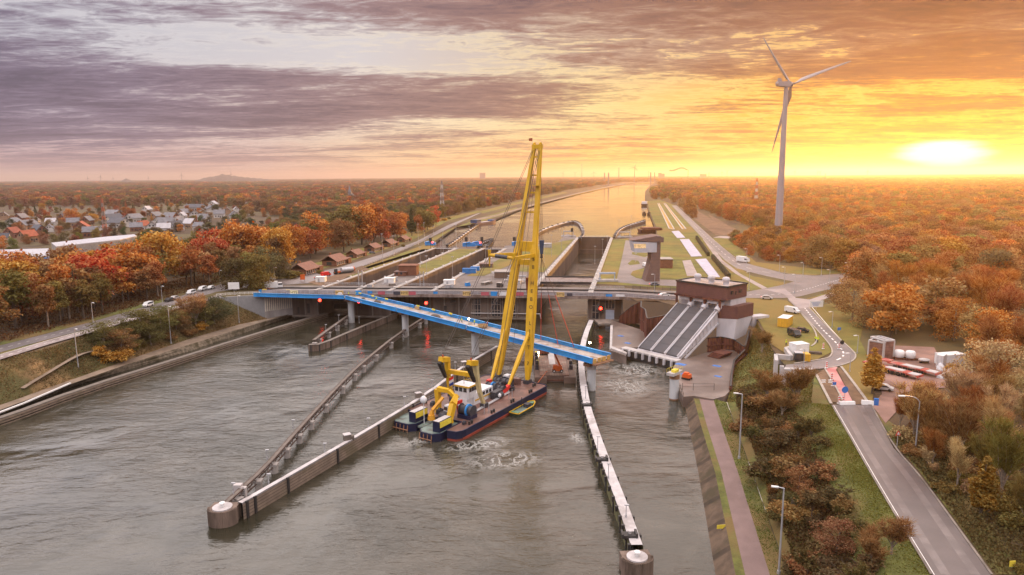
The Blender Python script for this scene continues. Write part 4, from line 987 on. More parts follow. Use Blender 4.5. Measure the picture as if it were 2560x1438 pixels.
fence('yard_fence', 'dark fence across the end of the concrete yard', [P(1706, 975, yz), P(1733, 976, yz), P(1785, 976, yz)], 2.0, 3, m_dark, False)
fence('yard_fence', 'dark fence beside the orange machine by the water', [P(1683, 940, yz), P(1700, 972, yz), P(1708, 992, yz)], 1.2, 3, m_dark, False)
o = thing('site_machine', 'small orange machine on the yard beside the last bridge pier', 'machine', P(1717, 948, yz), -.7)
b = MB(); b.box((0, 0, 1.0), (2.2, 1.7, 1.2)); b.box((-.2, 0, 1.75), (1.3, 1.3, .5)); b.build('body', mat('orange paint', (.62, .10, .015), .5, .1), o)
b = MB(); b.box((0, .7, .28), (2.6, .4, .55)); b.box((0, -.7, .28), (2.6, .4, .55)); b.build('track', m_black, o)
# ================================================================== control tower and the small lock buildings
m_brown = mat('brown tower cladding', (.155, .095, .082), .75, .1, .4, wave=((0, 0, 1), 1.5, .15))
ct = thing('control_tower', 'brown lock control tower with a pale cantilevered cabin and lit window', 'control tower', P(1632, 704, 12), world=True)
A0, A1 = P(1613, 704, 12), P(1649.5, 704, 12); zt = 31.2
b = MB(); q = A0; fr = [(0, 0), (A1.x-A0.x, 0), (A1.x-A0.x, 21.6), (A1.x-A0.x-4.4, 21.0), (2.6, 10.5)]
b.extr([(u, v) for u, v in fr], (A0.x, A0.y, 12), (1, 0, 0), (0, 0, 1), (0, 1, 0), 9.0); b.build('tower_shaft', m_brown, ct)
sc_ = 1/FPX*A0.y
def cx_(px): return (px-1280)*A0.y/FPX*1.028
def cz_(py): return top_at(Vector((A0.x, A0.y, 0)), py)
b = MB(); b.extr([(cx_(1572), cz_(601)), (cx_(1634), cz_(606)), (cx_(1650), cz_(606)), (cx_(1650), cz_(594)), (cx_(1632), cz_(590))], (0, A0.y-.6, 0), (1, 0, 0), (0, 0, 1), (0, 1, 0), 12.0); b.build('roof', m_brown, ct)
b = MB(); b.extr([(cx_(1581), cz_(631)), (cx_(1634), cz_(631)), (cx_(1634), cz_(606.5)), (cx_(1575), cz_(604))], (0, A0.y-.4, 0), (1, 0, 0), (0, 0, 1), (0, 1, 0), 11.0); cb_ = b.build('cabin', mat('pale blue grey panels', (.43, .43, .47), .6, .06), ct)
b = MB(); b.extr([(cx_(1579), cz_(620.5)), (cx_(1607), cz_(620.5)), (cx_(1607), cz_(609.5)), (cx_(1577), cz_(609.5))], (0, A0.y-.46, 0), (1, 0, 0), (0, 0, 1), (0, 1, 0), .05); b.build('window', mat('lit control room glass', (.5, .38, .22), .2, .5, .8, emit=(1, .62, .28, .35)), cb_)
def house_box(name, label, cat, px0, px1, pyb, pyt, depth, wallm, roofm, z=12.0, over=.3):
    a, c = P(px0, pyb, z), P(px1, pyb, z); zt = top_at(a, pyt); r = thing(name, label, cat, a, world=True)
    t = (c-a).normalized(); nn = Vector((-t.y, t.x, 0))
    b = MB(); b.prism([a, c, c+nn*depth, a+nn*depth], z-.2, zt); b.build('walls', wallm, r)
    b = MB(); b.prism([a-t*over-nn*over, c+t*over-nn*over, c+t*over+nn*(depth+over), a-t*over+nn*(depth+over)], zt, zt+.3); b.build('roof', roofm, r)
    return r, a, c, t, nn, zt
m_brick = mat('red brown brick', (.19, .078, .045), .85, .2, .6, wave=((0, 0, 1), .5, .3))
m_flat = mat('flat roof felt', (.30, .27, .25), .8, .15, .4)
m_bluec = mat('blue container', (.02, .16, .44), .5, .12, .8, wave=((1, .2, 0), .6, .35))
r, a, c, t, nn, zt = house_box('brick_shed', 'low brick shed with a pale flat roof beside the control tower', 'shed', 1650.5, 1681.5, 671, 649, 9, m_brick, m_flat)
r, a, c, t, nn, zt = house_box('lock_hut', 'brown brick lock hut with a window on the island between the left chambers', 'lock hut', 986, 1015, 692, 681, 6, m_brick, m_brown)
b = MB(); b.prism([c+nn*2-t*4, c+t*5+nn*2, c+t*5+nn*9, c-t*4+nn*9], 11.9, 17.2); b.prism([c+nn*1.6-t*4.5, c+t*5.5+nn*1.6, c+t*5.5+nn*9.4, c-t*4.5+nn*9.4], 17.2, 17.5); b.build('upper_block', m_brick, r)
for k in (.22, .6): b = MB(); b.box(a.lerp(c, k)-nn*.05+Vector((0, 0, 1.7)), (1.1, .12, 1.1)); b.build('window', m_glass, r)
for px0, px1, pyb, pyt, lab in ((789, 812, 706, 694, 'white lock cabin left of the leftmost chamber'), (960, 985, 709, 697, 'white lock cabin between the two left chambers'), (1109, 1136, 714, 702, 'white lock cabin right of the middle chamber')):
    r, a, c, t, nn, zt = house_box('lock_cabin', lab, 'cabin', px0, px1, pyb, pyt, 3, m_white, m_white, over=.15); r['group'] = 'white lock cabins'
    b = MB(); b.box(a.lerp(c, .35)-nn*.05+Vector((0, 0, 1.0)), (.8, .1, 1.9)); b.build('door', m_steel, r)
for px0, px1, pyb, pyt, dp, lab in ((1156, 1190, 685.5, 673, 2.5, 'blue container on the island lawn, in front of a second one'), (1176, 1199, 679, 669, 2.5, 'blue container standing behind the other on the island lawn')):
    r, a, c, t, nn, zt = house_box('container', lab, 'container', px0, px1, pyb, pyt, dp, m_bluec, m_bluec, over=.02)
house_box('store_shed', 'low brown mesh shed behind the blue containers', 'shed', 1199, 1231, 671, 661, 5, m_lockw, m_brown)
house_box('gate_store', 'dark brown box building with pale roof left of the crane leg', 'building', 1236, 1274, 697, 681, 8, m_lockw, m_flat)
m_bluep = mat('blue machinery paint', (.03, .23, .58), .5, .15, 1.0)
def gate_machine(label, px, py, w_):
    p = P(px, py, 12.2); r = thing('gate_machine', label, 'gate machinery', p)
    b = MB(); b.box((0, 0, 1.3), (w_, 3.2, 2.6)); b.box((w_*.55, -.3, .9), (w_*.35, 2.2, 1.8)); b.tube((-w_*.3, -1.6, 2.3), (w_*.25, -1.6, 3.1), .5, .5, 8); b.build('casing', m_bluep, r)
    b = MB(); b.box((-w_*.1, .4, 2.75), (w_*.7, 2.4, .25)); b.build('cover', m_concl, r)
gate_machine('pale blue gate machine left of the leftmost chamber head', 1074, 613, 6.5)
gate_machine('large blue gate machine between the left chambers, left half', 1170, 616, 7.5)
gate_machine('large blue gate machine between the left chambers, right half', 1191, 614, 6)
gate_machine('blue gate machine right of the middle chamber head', 1289, 614, 5.5)
def portal(label, px, py, w_, h_, m=m_steel, z=12.2, rz=0):
    r = thing('gate_portal', label, 'steel portal', P(px, py, z), rz); b = MB()
    for s in (-w_/2, w_/2): b.box((s, 0, h_/2), (.4, .6, h_))
    b.build('legs', m, r); b = MB(); b.box((0, 0, h_), (w_+.6, 1.2, .8)); b.build('crossbeam', m, r)
    b = MB(); b.box((0, .6, .5), (w_*1.5, 2.6, 1.0)); b.box((-w_*.5, 1.6, 1.2), (1.4, 1.6, .8)); b.build('machinery', m_concl, r)
m_bsteel = mat('pale blue steel', (.33, .40, .50), .5, .1)
portal('pale blue steel portal at the lower right corner of the widest lock', 1518, 704, 7, 4, m_bsteel)
portal('grey steel portal at the upper left head of the widest lock', 1421, 592, 8, 4.5)
portal('grey steel portal at the upper right head of the widest lock', 1562, 594, 8, 4.5)
portal('grey gate machinery seen between the crane legs', 1292, 704, 8, 2.6)
b = MB(); b.box((0, 0, 1.4), (7, 5, 2.6)); b.box((0, 0, 2.9), (7.6, 5.4, .3)); o = b.build('control_box', m_steel); o.location = P(1366, 619, 12.2); tag(o, 'grey control box on the island right of the crane', 'control box')
for px, py, lab in ((1077, 608, 'dark signal board left of the leftmost chamber head'), (1166, 606, 'dark signal board on the blue gate machine, left one'), (1205, 606, 'dark signal board on the blue gate machine, right one'), (1286, 606, 'dark signal board right of the middle chamber head'), (1430, 580, 'dark signal board at the bend of the curved guide wall')):
    p = P(px, py+14, 12.2); r = thing('signal_board', lab, 'signal board', p, group='dark signal boards'); b = MB(); b.box((0, 0, 3.0), (.3, .3, 6)); b.build('post', m_dark, r); b = MB(); b.box((0, -.2, 6.2), (2.0, .5, 3.0)); b.build('board', m_dark, r)
for px, py, lab in ((1081, 610, 'red lamp beside the left gate machine'), (1201, 611, 'red lamp beside the right half of the blue gate machine')):
    r = thing('signal_lamp', lab, 'signal lamp', P(px, py+6, 12.2)); b = MB(); b.box((0, 0, 1.2), (.2, .2, 2.4)); b.build('post', m_dark, r); b = MB(); b.lathe((0, 0, 2.4), [(.1, 0), (.55, .3), (.55, .8), (.1, 1.1)], 10); b.build('lamp', m_red, r)
# pale double ladder towers standing in the chambers
for q, lab in ((lerp2(CH1, .3, .20), 'pale steel ladder tower in the leftmost chamber'), (lerp2(CH2, .18, .19), 'pale steel ladder tower in the middle chamber')):
    r = thing('ladder_tower', lab, 'ladder tower', q, world=True); b = MB()
    for sx in (-.9, .9):
        for sy in (-.6, .6): b.tube((q.x+sx, q.y+sy, 0), (q.x+sx, q.y+sy, 16.5), .16, .16, 6)
    b.build('uprights', m_steel, r); b = MB()
    for k in range(16): b.beam((q.x-.9, q.y-.6, .8+k), (q.x+.9, q.y-.6, .8+k), .1, .1)
    b.build('rungs', m_steel, r)
# ================================================================== the new blue girder bridge on white piers
PIER = [Vector(q) for q in ((-110, 291, 0), (-69.3, 288.4, 0), (-42.1, 262.9, 0), (-13.1, 233.4, 0), (23, 192.4, 0))]
GZ = [13.6, 12.7, 12.0, 11.35, 11.1]
m_pier = mat('white pier concrete', (.50, .51, .52), .75, .08, .5, col2=(.36, .36, .36), s2=.4, f2=(.55, .75), streak=True)
m_steelr = mat('rusty bearing steel', (.22, .11, .06), .8, .25, 1.0)
m_deckc = mat('dusty precast deck', (.36, .31, .28), .8, .25, .5, col2=(.22, .16, .12), s2=.3)
m_yel = mat('yellow crane paint', (.60, .35, .012), .5, .13, .5, col2=(.42, .22, .015), s2=.25, f2=(.55, .75), streak=True)
m_yell = mat('yellow safety boards', (.72, .58, .06), .6, .1, 1.0)
m_cream = mat('cream painted steel', (.52, .43, .22), .55, .1, .7)
piers_at = PIER[1:]+[Vector((45.1, 183.6, 0))]
names = ('white round bridge pier under the bend of the blue girders', 'white round bridge pier beside the trussed walkway', 'white round bridge pier behind the timber guide wall', 'white round bridge pier under the free right end of the blue girders', 'white round bridge pier standing alone by the concrete yard')
for p, z, lab in zip(piers_at, (11.1, 10.4, 9.7, 9.0, 8.6), names):
    r = thing('bridge_pier', lab, 'bridge pier', p, -.74, group='white bridge piers')
    b = MB(); b.tube((0, 0, -1.5), (0, 0, z-1.4), 1.28, 1.28, 22); b.build('column', m_pier, r)
    b = MB(); b.tube((0, 0, z-2.6), (0, 0, z-1.3), 1.36, 1.36, 22); b.tube((0, 0, .0), (0, 0, .35), 1.3, 1.3, 22); b.build('collar', m_concl if z > 8.7 else m_steelr, r)
    b = MB(); b.box((0, 0, z-.95), (2.2, 5.2, .8)); b.box((0, 0, z-1.4), (1.6, 3.6, .3)); b.build('bearing_platform', m_steelr if z > 8.7 else m_concl, r)
    b = MB()
    for sx in (-1, 1):
        for k in range(5): b.tube((sx*1.05, -2.5+k*1.25, z-.55), (sx*1.05, -2.5+k*1.25, z+.5), .04, .04, 5)
        b.tube((sx*1.05, -2.5, z+.5), (sx*1.05, 2.5, z+.5), .04, .04, 5)
    b.build('platform_rail', m_yell, r)
    if z < 8.7:
        b = MB(); b.box((.3, -.4, z-.2), (1.3, 2.0, .7)); b.build('yellow_bearing', m_yell, r)
def gline(off):
    out = []
    for i, q in enumerate(PIER):
        a0, b0 = PIER[max(i-1, 0)], PIER[min(i+1, 4)]; t = (b0-a0).normalized(); nn = Vector((t.y, -t.x, 0)); out.append(Vector((q.x, q.y, GZ[i]))+nn*off)
    t = (out[4]-out[3]).normalized(); out[4] = out[4]+t*3.8; out[0] = out[0]-(out[1]-out[0]).normalized()*1.0*(off < 0)
    return out
near, far_ = gline(4.0), gline(-4.0)
LBL = ('blue girder bridge span from the left abutment to the first pier', 'blue girder bridge span with white lettering on its side', 'blue girder bridge span with sheeted material on its deck', 'blue girder bridge span hanging from the crane, the right end span')
shift = [3.5, 2.6, 2.6, 0]     # each far girder ends later than its neighbour on the near side
for i in range(4):
    a0, b0, a1, b1 = near[i], near[i+1], far_[i], far_[i+1]
    t = (b0-a0).normalized(); g0 = .35
    a0, b0 = a0+t*(g0 if i else 0), b0-t*(g0 if i < 3 else 0)
    a1, b1 = a1+t*(g0+1.2 if i else 0), b1-t*(g0-1.0 if i < 3 else 0)
    r = thing('bridge_span', LBL[i], 'bridge span', (a0.x, a0.y, a0.z-2), world=True)
    for nm_, p, q in (('near', a0, b0), ('far', a1, b1)):
        b = MB(); dz = Vector((0, 0, -.78)); b.beam(p+dz, q+dz, .12, 1.46)
        b.beam(p+Vector((0, 0, -.05)), q+Vector((0, 0, -.05)), .62, .1); b.beam(p+Vector((0, 0, -1.54)), q+Vector((0, 0, -1.54)), .7, .1)
        nn = Vector((t.y, -t.x, 0))*(-1 if nm_ == 'near' else 1)
        k = int((q-p).length/3)
        for j in range(k+1):
            c = p.lerp(q, j/max(1, k)); b.beam(c+nn*.2+Vector((0, 0, -.1)), c+nn*.2+Vector((0, 0, -1.48)), .3, .05)
        b.build('girder', m_blue, r)
    nn = Vector((t.y, -t.x, 0))
    b = MB(); d0 = Vector((0, 0, -1.2)); b.add([a0+d0-nn*.1, b0+d0-nn*.1, b1+d0+nn*.1, a1+d0+nn*.1, a0+d0-nn*.1+Vector((0, 0, -.25)), b0+d0-nn*.1+Vector((0, 0, -.25)), b1+d0+nn*.1+Vector((0, 0, -.25)), a1+d0+nn*.1+Vector((0, 0, -.25))], [(0, 3, 2, 1)[::-1], (4, 5, 6, 7)[::-1], (0, 1, 5, 4), (3, 7, 6, 2), (1, 2, 6, 5), (0, 4, 7, 3)]); b.build('deck', m_deckc, r)
    if i in (0, 1, 2, 3):
        for k_ in ((.06, .3, .55) if i < 3 else ()):
            b = MB(); c = a1.lerp(b1, k_)+nn*.5+Vector((0, 0, .15)); b.beam(c-t*.9, c+t*.9, .25, .55); b.build('safety_board', m_yell, r)
    if i == 1:
        b = MB(); c = a0.lerp(b0, .25)+Vector((0, 0, -.95)); lettering(b, 'www.aelterman.be', .95, c+nn*.0, t, (0, 0, 1), .10); b.build('lettering', m_inkw, r)
    if i == 3:
        b = MB(); c0 = b0+Vector((0, 0, -1.05)); c1 = b1+Vector((0, 0, -1.05))
        for k_ in (.12, .38, .62, .88): c = c0.lerp(c1, k_); b.box(c, (.25, 1.5, 1.3), ax=(t, nn, Vector((0, 0, 1))))
        b.build('end_diaphragm', mat('ochre end plates', (.50, .30, .09), .7, .15, 1), r)
        b = MB(); b.beam(b0+t*.5+Vector((0, 0, -1.9)), b1+t*.5+Vector((0, 0, -1.9)), 1.4, .3); b.build('end_platform', m_steelr, r)
# loose material and lamps on the deck
def on_deck(i, u, v): return near[i].lerp(near[i+1], u).lerp(far_[i].lerp(far_[i+1], u), v)+Vector((0, 0, -1.19))
m_tarp = mat('brown tarpaulin', (.10, .075, .06), .8, .3, 1.2)
m_wood = mat('raw plywood', (.42, .27, .13), .7, .15, 1)
def pile_on(label, i, u, v, sz, m, nm_='sheeted_pile'):
    t = (near[i+1]-near[i]).normalized(); o = thing(nm_, label, 'site material', on_deck(i, u, v), math.atan2(t.y, t.x)); b = MB()
    b.lathe((0, 0, 0), [(sz[0]*.5, 0), (sz[0]*.46, sz[2]*.5), (sz[0]*.3, sz[2]*.95), (sz[0]*.1, sz[2])], 10, False)
    b.v = [(x, y*sz[1]/sz[0], z) for x, y, z in b.v]; b.build('sheeting', m, o)
    b = MB(); b.box((0, 0, .08), (sz[0]*1.1, sz[1]*1.1, .12)); b.build('pallet', m_wood, o)
pile_on('dark sheeted pile on the second blue span', 1, .52, .5, (4, 2.4, 1.0), m_tarp)
pile_on('small dark bundle on the second blue span near its left end', 1, .25, .5, (2, 1.5, .7), m_tarp)
pile_on('long dark sheeted pile on the third blue span', 2, .48, .45, (5.5, 2.4, 1.0), m_tarp)
pile_on('white sheeted pile on the first blue span', 0, .88, .6, (2.6, 2.2, 1.5), m_concl)
b = MB(); b.box((0, 0, .55), (2.6, .2, 1.1)); b.box((0, .5, .1), (2.6, 1.2, .1)); o = b.build('plywood_screen', m_wood); o.location = on_deck(2, .1, .86); o.rotation_euler = (0, 0, -.74); tag(o, 'plywood screen at the left end of the third blue span', 'screen')
b = MB(); b.tube((0, 0, .6), (0, 0, 1.2), 1.7, 1.7, 16, caps=False); b.tube((0, 0, .2), (0, 0, .6), 1.5, 1.7, 16); o = b.build('timber_formwork', m_wood); o.location = on_deck(3, .06, .6); tag(o, 'round timber formwork at the joint before the last blue span', 'formwork')
for i, u, v, lab in ((2, .97, .3, 'lit work lamp at the joint left of the round formwork'), (3, .86, 1.0, 'lit work lamp on the far girder near the right end')):
    r = thing('work_lamp', lab, 'work lamp', on_deck(i, u, v)); b = MB(); b.tube((0, 0, 0), (0, 0, 2.6), .06, .05, 6); b.build('stand', m_dark, r)
    b = MB(); b.lathe((0, 0, 2.5), [(.05, 0), (.28, .2), (.28, .4), (.05, .6)], 10); b.build('lamp', mat('lit floodlight', (1, .9, .7), .4, 0, emit=(1, .85, .55, 60)), r)
# ================================================================== the floating crane
C2_ = Vector((-12.5, 153.2, 0)); CA = Vector((.53, .848, 0)).normalized(); CP = Vector((CA.y, -CA.x, 0))
def Q(s, l, z=0.0): return C2_+CA*s-CP*l+Vector((0, 0, z))
CX = (CA, -CP, Vector((0, 0, 1)))
m_hull = mat('navy hull paint', (.010, .014, .045), .4, .2, .5)
m_anti = mat('red bottom paint', (.30, .055, .03), .7, .2, .6, col2=(.20, .05, .03), s2=.2, streak=True)
m_deckr = mat('worn red deck paint', (.20, .105, .085), .45, .28, .3, col2=(.115, .06, .048), s2=.22, f2=(.4, .6), bump=.1)
m_deckg = mat('worn green deck paint', (.14, .19, .17), .5, .25, .5, col2=(.08, .08, .07), s2=.4)
m_winch = mat('dark winch steel', (.045, .045, .055), .5, .3, 1.5)
m_orange = mat('orange enamel', (.58, .11, .02), .45, .12, .8)
m_redp = mat('red enamel', (.60, .025, .02), .4, .08, .8)
m_rope = mat('wire rope', (.06, .045, .04), .6, .1, 2)
fc = thing('floating_crane', 'yellow sheerleg floating crane on a navy pontoon with a red brown deck', 'floating crane', Q(20, 10, 0), world=True)
# pontoon with stern notches for the two engine pods
hull = [Q(2.5, 0), Q(42.0, 0), Q(43.0, 1.2), Q(43.0, 20.3), Q(42, 21.5), Q(6, 21.5), Q(6, 13), Q(5.2, 12.6), Q(5.2, 11.0), Q(6, 10.8), Q(6, 3.9), Q(0, 3.9), Q(-.6, 3.4), Q(-.2, 1.0), Q(1.2, .2)]
b = MB(); b.prism(hull, .55, 2.35); b.build('hull', m_hull, fc)
b = MB(); b.prism([q+(Q(20, 10)-q)*.004 for q in hull], -1.0, .55); b.build('bottom_paint', m_anti, fc)
b = MB(); b.sheet([q+(Q(20, 10)-q)*.012+Vector((0, 0, 2.38)) for q in hull]); b.build('deck', m_deckr, fc)
b = MB()
for p, q in zip(hull, hull[1:]+hull[:1]): b.beam(top(p, 2.42), top(q, 2.42), .3, .22)
b.build('gunwale', m_hull, fc)
b = MB(); b.beam(Q(1, -.06, .62), Q(42, -.06, .62), .16, .22); b.build('rubbing_strake', m_anti, fc)
for s_, l_ in ((6, 1.2), (15.5, 1.0), (25, 1.0), (34.5, 1.0), (40, 3), (12, 20.3), (24, 20.3), (36, 20.3)):
    b = MB()
    for k in (-.55, .55): b.tube(Q(s_+k, l_, 2.35), Q(s_+k, l_, 3.15), .28, .28, 8); b.tube(Q(s_+k, l_, 3.15), Q(s_+k, l_, 3.25), .36, .36, 8)
    b.build('bollard', m_dark, fc)
# the two big legs, widest at mid height
LZ = lambda py, p: top_at(p, py)
ftR, ftL = Q(41.6, 6.2, 2.6), Q(41.6, 16.4, 2.6)
tpc = Q(56.2, 11.2, 0); ZTOP = LZ(367, tpc)
tR, tL = Q(56.2, 10.1, ZTOP), Q(56.2, 12.2, ZTOP)
kn = .56
kR, kL = ftR.lerp(tR, kn), ftL.lerp(tL, kn)
fwd = CA
def taper(mb, pts, ws, hs):
    for (p, q), (w0, w1), (h0, h1) in zip(zip(pts, pts[1:]), zip(ws, ws[1:]), zip(hs, hs[1:])): mb.beam(p, q, w0, h0, w1, h1, up=fwd)
for nm_, f_, k_, t_ in (('r', ftR, kR, tR), ('l', ftL, kL, tL)):
    b = MB(); taper(b, [f_, f_.lerp(k_, .12), f_.lerp(k_, .5), k_], [.9, 1.7, 2.35, 2.0], [.8, 1.5, 1.9, 1.7]); b.build('lower_leg', m_yel, fc)
    b = MB(); taper(b, [k_, k_.lerp(t_, .3), t_], [1.35, 1.25, .95], [1.3, 1.2, .9]); b.build('upper_leg', m_yel, fc)
    b = MB(); b.box(f_+Vector((0, 0, .3)), (2.2, 1.6, 1.1), ax=CX); b.build('leg_foot', m_winch, fc)
for u in (.90, .72, .55, .36):
    b = MB(); b.beam(kR.lerp(tR, u), kL.lerp(tL, u), .55, .5); b.build('crossbeam', m_yel, fc)
b = MB(); b.beam(ftR.lerp(kR, .90), ftL.lerp(kL, .90), 1.2, 1.6); b.beam(ftR.lerp(kR, 1.02), ftL.lerp(kL, 1.02), 1.0, 3.0); b.build('knee_plate', m_yel, fc)
for k_, t_ in ((kR, tR), (kL, tL)):
    b = MB(); b.beam(k_.lerp(ftR if k_ is kR else ftL, .04), k_.lerp(t_, .16), 2.2, .7, 1.2, .5, up=fwd); b.build('knee_bracket', m_yel, fc)
b = MB(); b.beam(tR+CP*.5, tL-CP*.5, 1.3, 1.2)
for q in (tR, tL): b.tube(q+Vector((0, 0, .6))-CP*.2, q+Vector((0, 0, .6))+CP*.2, .7, .7, 12)
b.build('head_sheaves', m_yel, fc)
b = MB(); b.tube(tL-CP*.6, tL-CP*.6+Vector((0, 0, 2.6)), .05, .05, 5); b.build('flag_staff', m_steel, fc)
b = MB(); q = tL-CP*.6+Vector((0, 0, 2.6)); b.add([q, q-CP*1.3+Vector((0, 0, -.1)), q-CP*1.3+Vector((0, 0, -.8)), q+Vector((0, 0, -.95))], [(0, 1, 2, 3), (3, 2, 1, 0)]); b.build('pennant', mat('faded red pennant', (.35, .11, .05), .8, .1), fc)
b = MB(); q = kR.lerp(tR, .62); b.box(q-CA*1.3, (1.4, 2.2, .1), ax=CX)
for sx in (-.6, .6):
    for sy in (-1, 1): b.tube(q-CA*(1.3+sx)-CP*sy, q-CA*(1.3+sx)-CP*sy+Vector((0, 0, 1.1)), .05, .05, 4)
b.build('leg_platform', m_yel, fc)
# back struts down to the deck, the right one with a red shoe
for l_, s_, kk, nm in ((6.9, 31.5, ftR.lerp(kR, .40), 'r'), (13.5, 33.0, ftL.lerp(kL, .40), 'l')):
    f0 = Q(s_, l_, 3.0); b = MB(); taper(b, [f0.lerp(kk, .04), f0.lerp(kk, .5), kk], [.55, 1.15, .7], [.5, .9, .7]); b.build('back_strut', m_yel, fc)
b = MB(); f0 = Q(31.2, 6.9, 2.4); kk = ftR.lerp(kR, .40); b.beam(f0-CA*3.4+Vector((0, 0, .3)), f0.lerp(kk, .10), 1.5, 1.6, .9, .9); b.build('strut_shoe', m_redp, fc)
# spreader frame at half height, reaching towards the stern
KZ = .535
jR, jL = ftR.lerp(tR, KZ), ftL.lerp(tL, KZ)
eR, eL = jR-CA*12.0+Vector((0, 0, .4)), jL-CA*13.0+Vector((0, 0, 1.0))
eR = eR+CP*.3; eL = eL-CP*1.3
for a0, b0 in ((jR, eR), (jL, eL)):
    b = MB(); b.beam(a0, b0, .95, 1.15, .8, .8); b.build('spreader_arm', m_yel, fc)
b = MB(); b.tube(eR, eL, .45, .45, 10); b.build('spreader_bar', m_yel, fc)
b = MB(); b.tube(eR.lerp(eL, .25), eR.lerp(eL, .75), .55, .55, 10); b.build('spreader_sheaves', m_winch, fc)
for q in (eR, eL):
    b = MB(); b.beam(q+Vector((0, 0, 1.5)), q+Vector((0, 0, -3.2)), .9, .9, .25, .3); b.build('spreader_horn', m_yel, fc)
# stern gantry
gR, gL = Q(18.0, 5.4, 2.4), Q(18.0, 15.4, 2.4)
hR, hL = Q(12.8, 5.6, 15.2), Q(13.6, 15.2, 14.6)
mR, mL = gR.lerp(hR, .72), gL.lerp(hL, .72)
for g_, m_, h_, mm in ((gR, mR, hR, m_cream), (gL, mL, hL, m_yel)):
    b = MB(); taper(b, [g_+Vector((0, 0, .6)), g_.lerp(m_, .5), m_+CA*.8, h_+CA*1.9], [.8, 1.0, 1.15, 1.2], [.8, .9, 1.0, 1.1]); b.build('gantry_leg', mm, fc)
    b = MB(); b.beam(h_+CA*2.2+Vector((0, 0, -.2)), h_-CA*1.0+Vector((0, 0, .5)), 1.4, 1.3); b.build('gantry_head', m_yel, fc)
    b = MB(); b.beam(h_-CA*1.35+Vector((0, 0, -.1)), m_-CA*.2+Vector((0, 0, -1.4)), 1.1, 1.1, .7, .6); b.build('gantry_fender', m_black, fc)
    b = MB(); b.box(g_+Vector((0, 0, .5)), (1.8, 1.5, 1.2), ax=CX); b.build('gantry_foot', m_winch, fc)
    b = MB(); b.tube(h_+Vector((0, 0, .8)), h_+Vector((0, 0, 1.6)), .25, .2, 8); b.build('sheave', m_anti, fc)
b = MB(); b.beam(mR+CA*.9, mL+CA*.9, 1.0, 1.1); b.build('gantry_beam', m_yel, fc)
b = MB()
for k in range(6): b.tube(mR+CA*.9+CP*(-.6-k*.6)+Vector((0, 0, -.5)), mR+CA*.9+CP*(-.3-k*.6)+Vector((0, 0, -1.6)), .06, .06, 4)
b.tube(mR+CA*.9-CP*.4+Vector((0, 0, -1.6)), mR+CA*.9-CP*4.2+Vector((0, 0, -1.6)), .07, .07, 4); b.build('gantry_ladder', m_yel, fc)
# ropes
b = MB()
for k in (-.35, .35):
    for h_, e_ in ((hR, eR), (hL, eL)): b.tube(h_+Vector((0, 0, 1.4))+CP*k, e_+Vector((0, 0, .2))+CP*k, .07, .07, 5)
    for e_, t_ in ((eR, tR), (eL, tL)): b.tube(e_+Vector((0, 0, 1.2))+CP*k, t_+CP*k*.6, .07, .07, 5)
b.build('pendant_ropes', m_rope, fc)
hk = Q(58.5, 11.0, 0); HKZ = LZ(622, hk)
b = MB()
for k in range(4): b.tube(Vector((hk.x, hk.y, HKZ+1.5))+CP*(k-1.5)*.35, tpc+CA*.8+Vector((0, 0, ZTOP-.5))+CP*(k-1.5)*.4, .055, .055, 5)
for s_, l_ in ((36, 9.2), (35, 11.0), (34.5, 12.5), (36, 13.5)): b.tube(Q(s_, l_, 4), tpc+CP*(11.2-l_)*.3+Vector((0, 0, ZTOP-.6)), .05, .05, 4)
b.build('hoist_ropes', m_rope, fc)
b = MB(); b.beam(Vector((hk.x, hk.y, HKZ+2.6)), Vector((hk.x, hk.y, HKZ-1.6)), 1.5, .9, .9, .6); b.build('hook_block', mat('dark blue block', (.03, .06, .13), .5, .1), fc)
b = MB(); b.tube(Vector((hk.x, hk.y, HKZ-1.6)), Vector((hk.x, hk.y, HKZ-2.9)), .35, .5, 8); b.build('hook', m_dark, fc)
hk2 = jR.lerp(jL, .5)+CA*1.2; b = MB(); b.tube(hk2+Vector((0, 0, -.5)), hk2+Vector((0, 0, -8)), .08, .08, 5); b.beam(hk2+Vector((0, 0, -7)), hk2+Vector((0, 0, -11.5)), 1.5, 1.2, .9, .7); b.tube(hk2+Vector((0, 0, -11.5)), hk2+Vector((0, 0, -13.2)), .4, .3, 8); b.build('auxiliary_hook', mat('rust red hook block', (.16, .05, .03), .6, .3, 2), fc)
# lettering down the right hand leg
b = MB(); word = 'SB HEBO LIFT 7'; e0, e1 = ftR.lerp(kR, .97), ftR.lerp(kR, .13)
for k, ch in enumerate(word):
    if ch == ' ': continue
    c = e0.lerp(e1, (k+.5)/len(word)+.02); nn = (-CA*.9+CP*.0); wv = CP; lettering(b, ch, 1.55, c-CA*1.02+CP*.35+Vector((0, 0, .2)), CP, (e0-e1).normalized(), .0)
b.build('lettering', m_ink, fc)
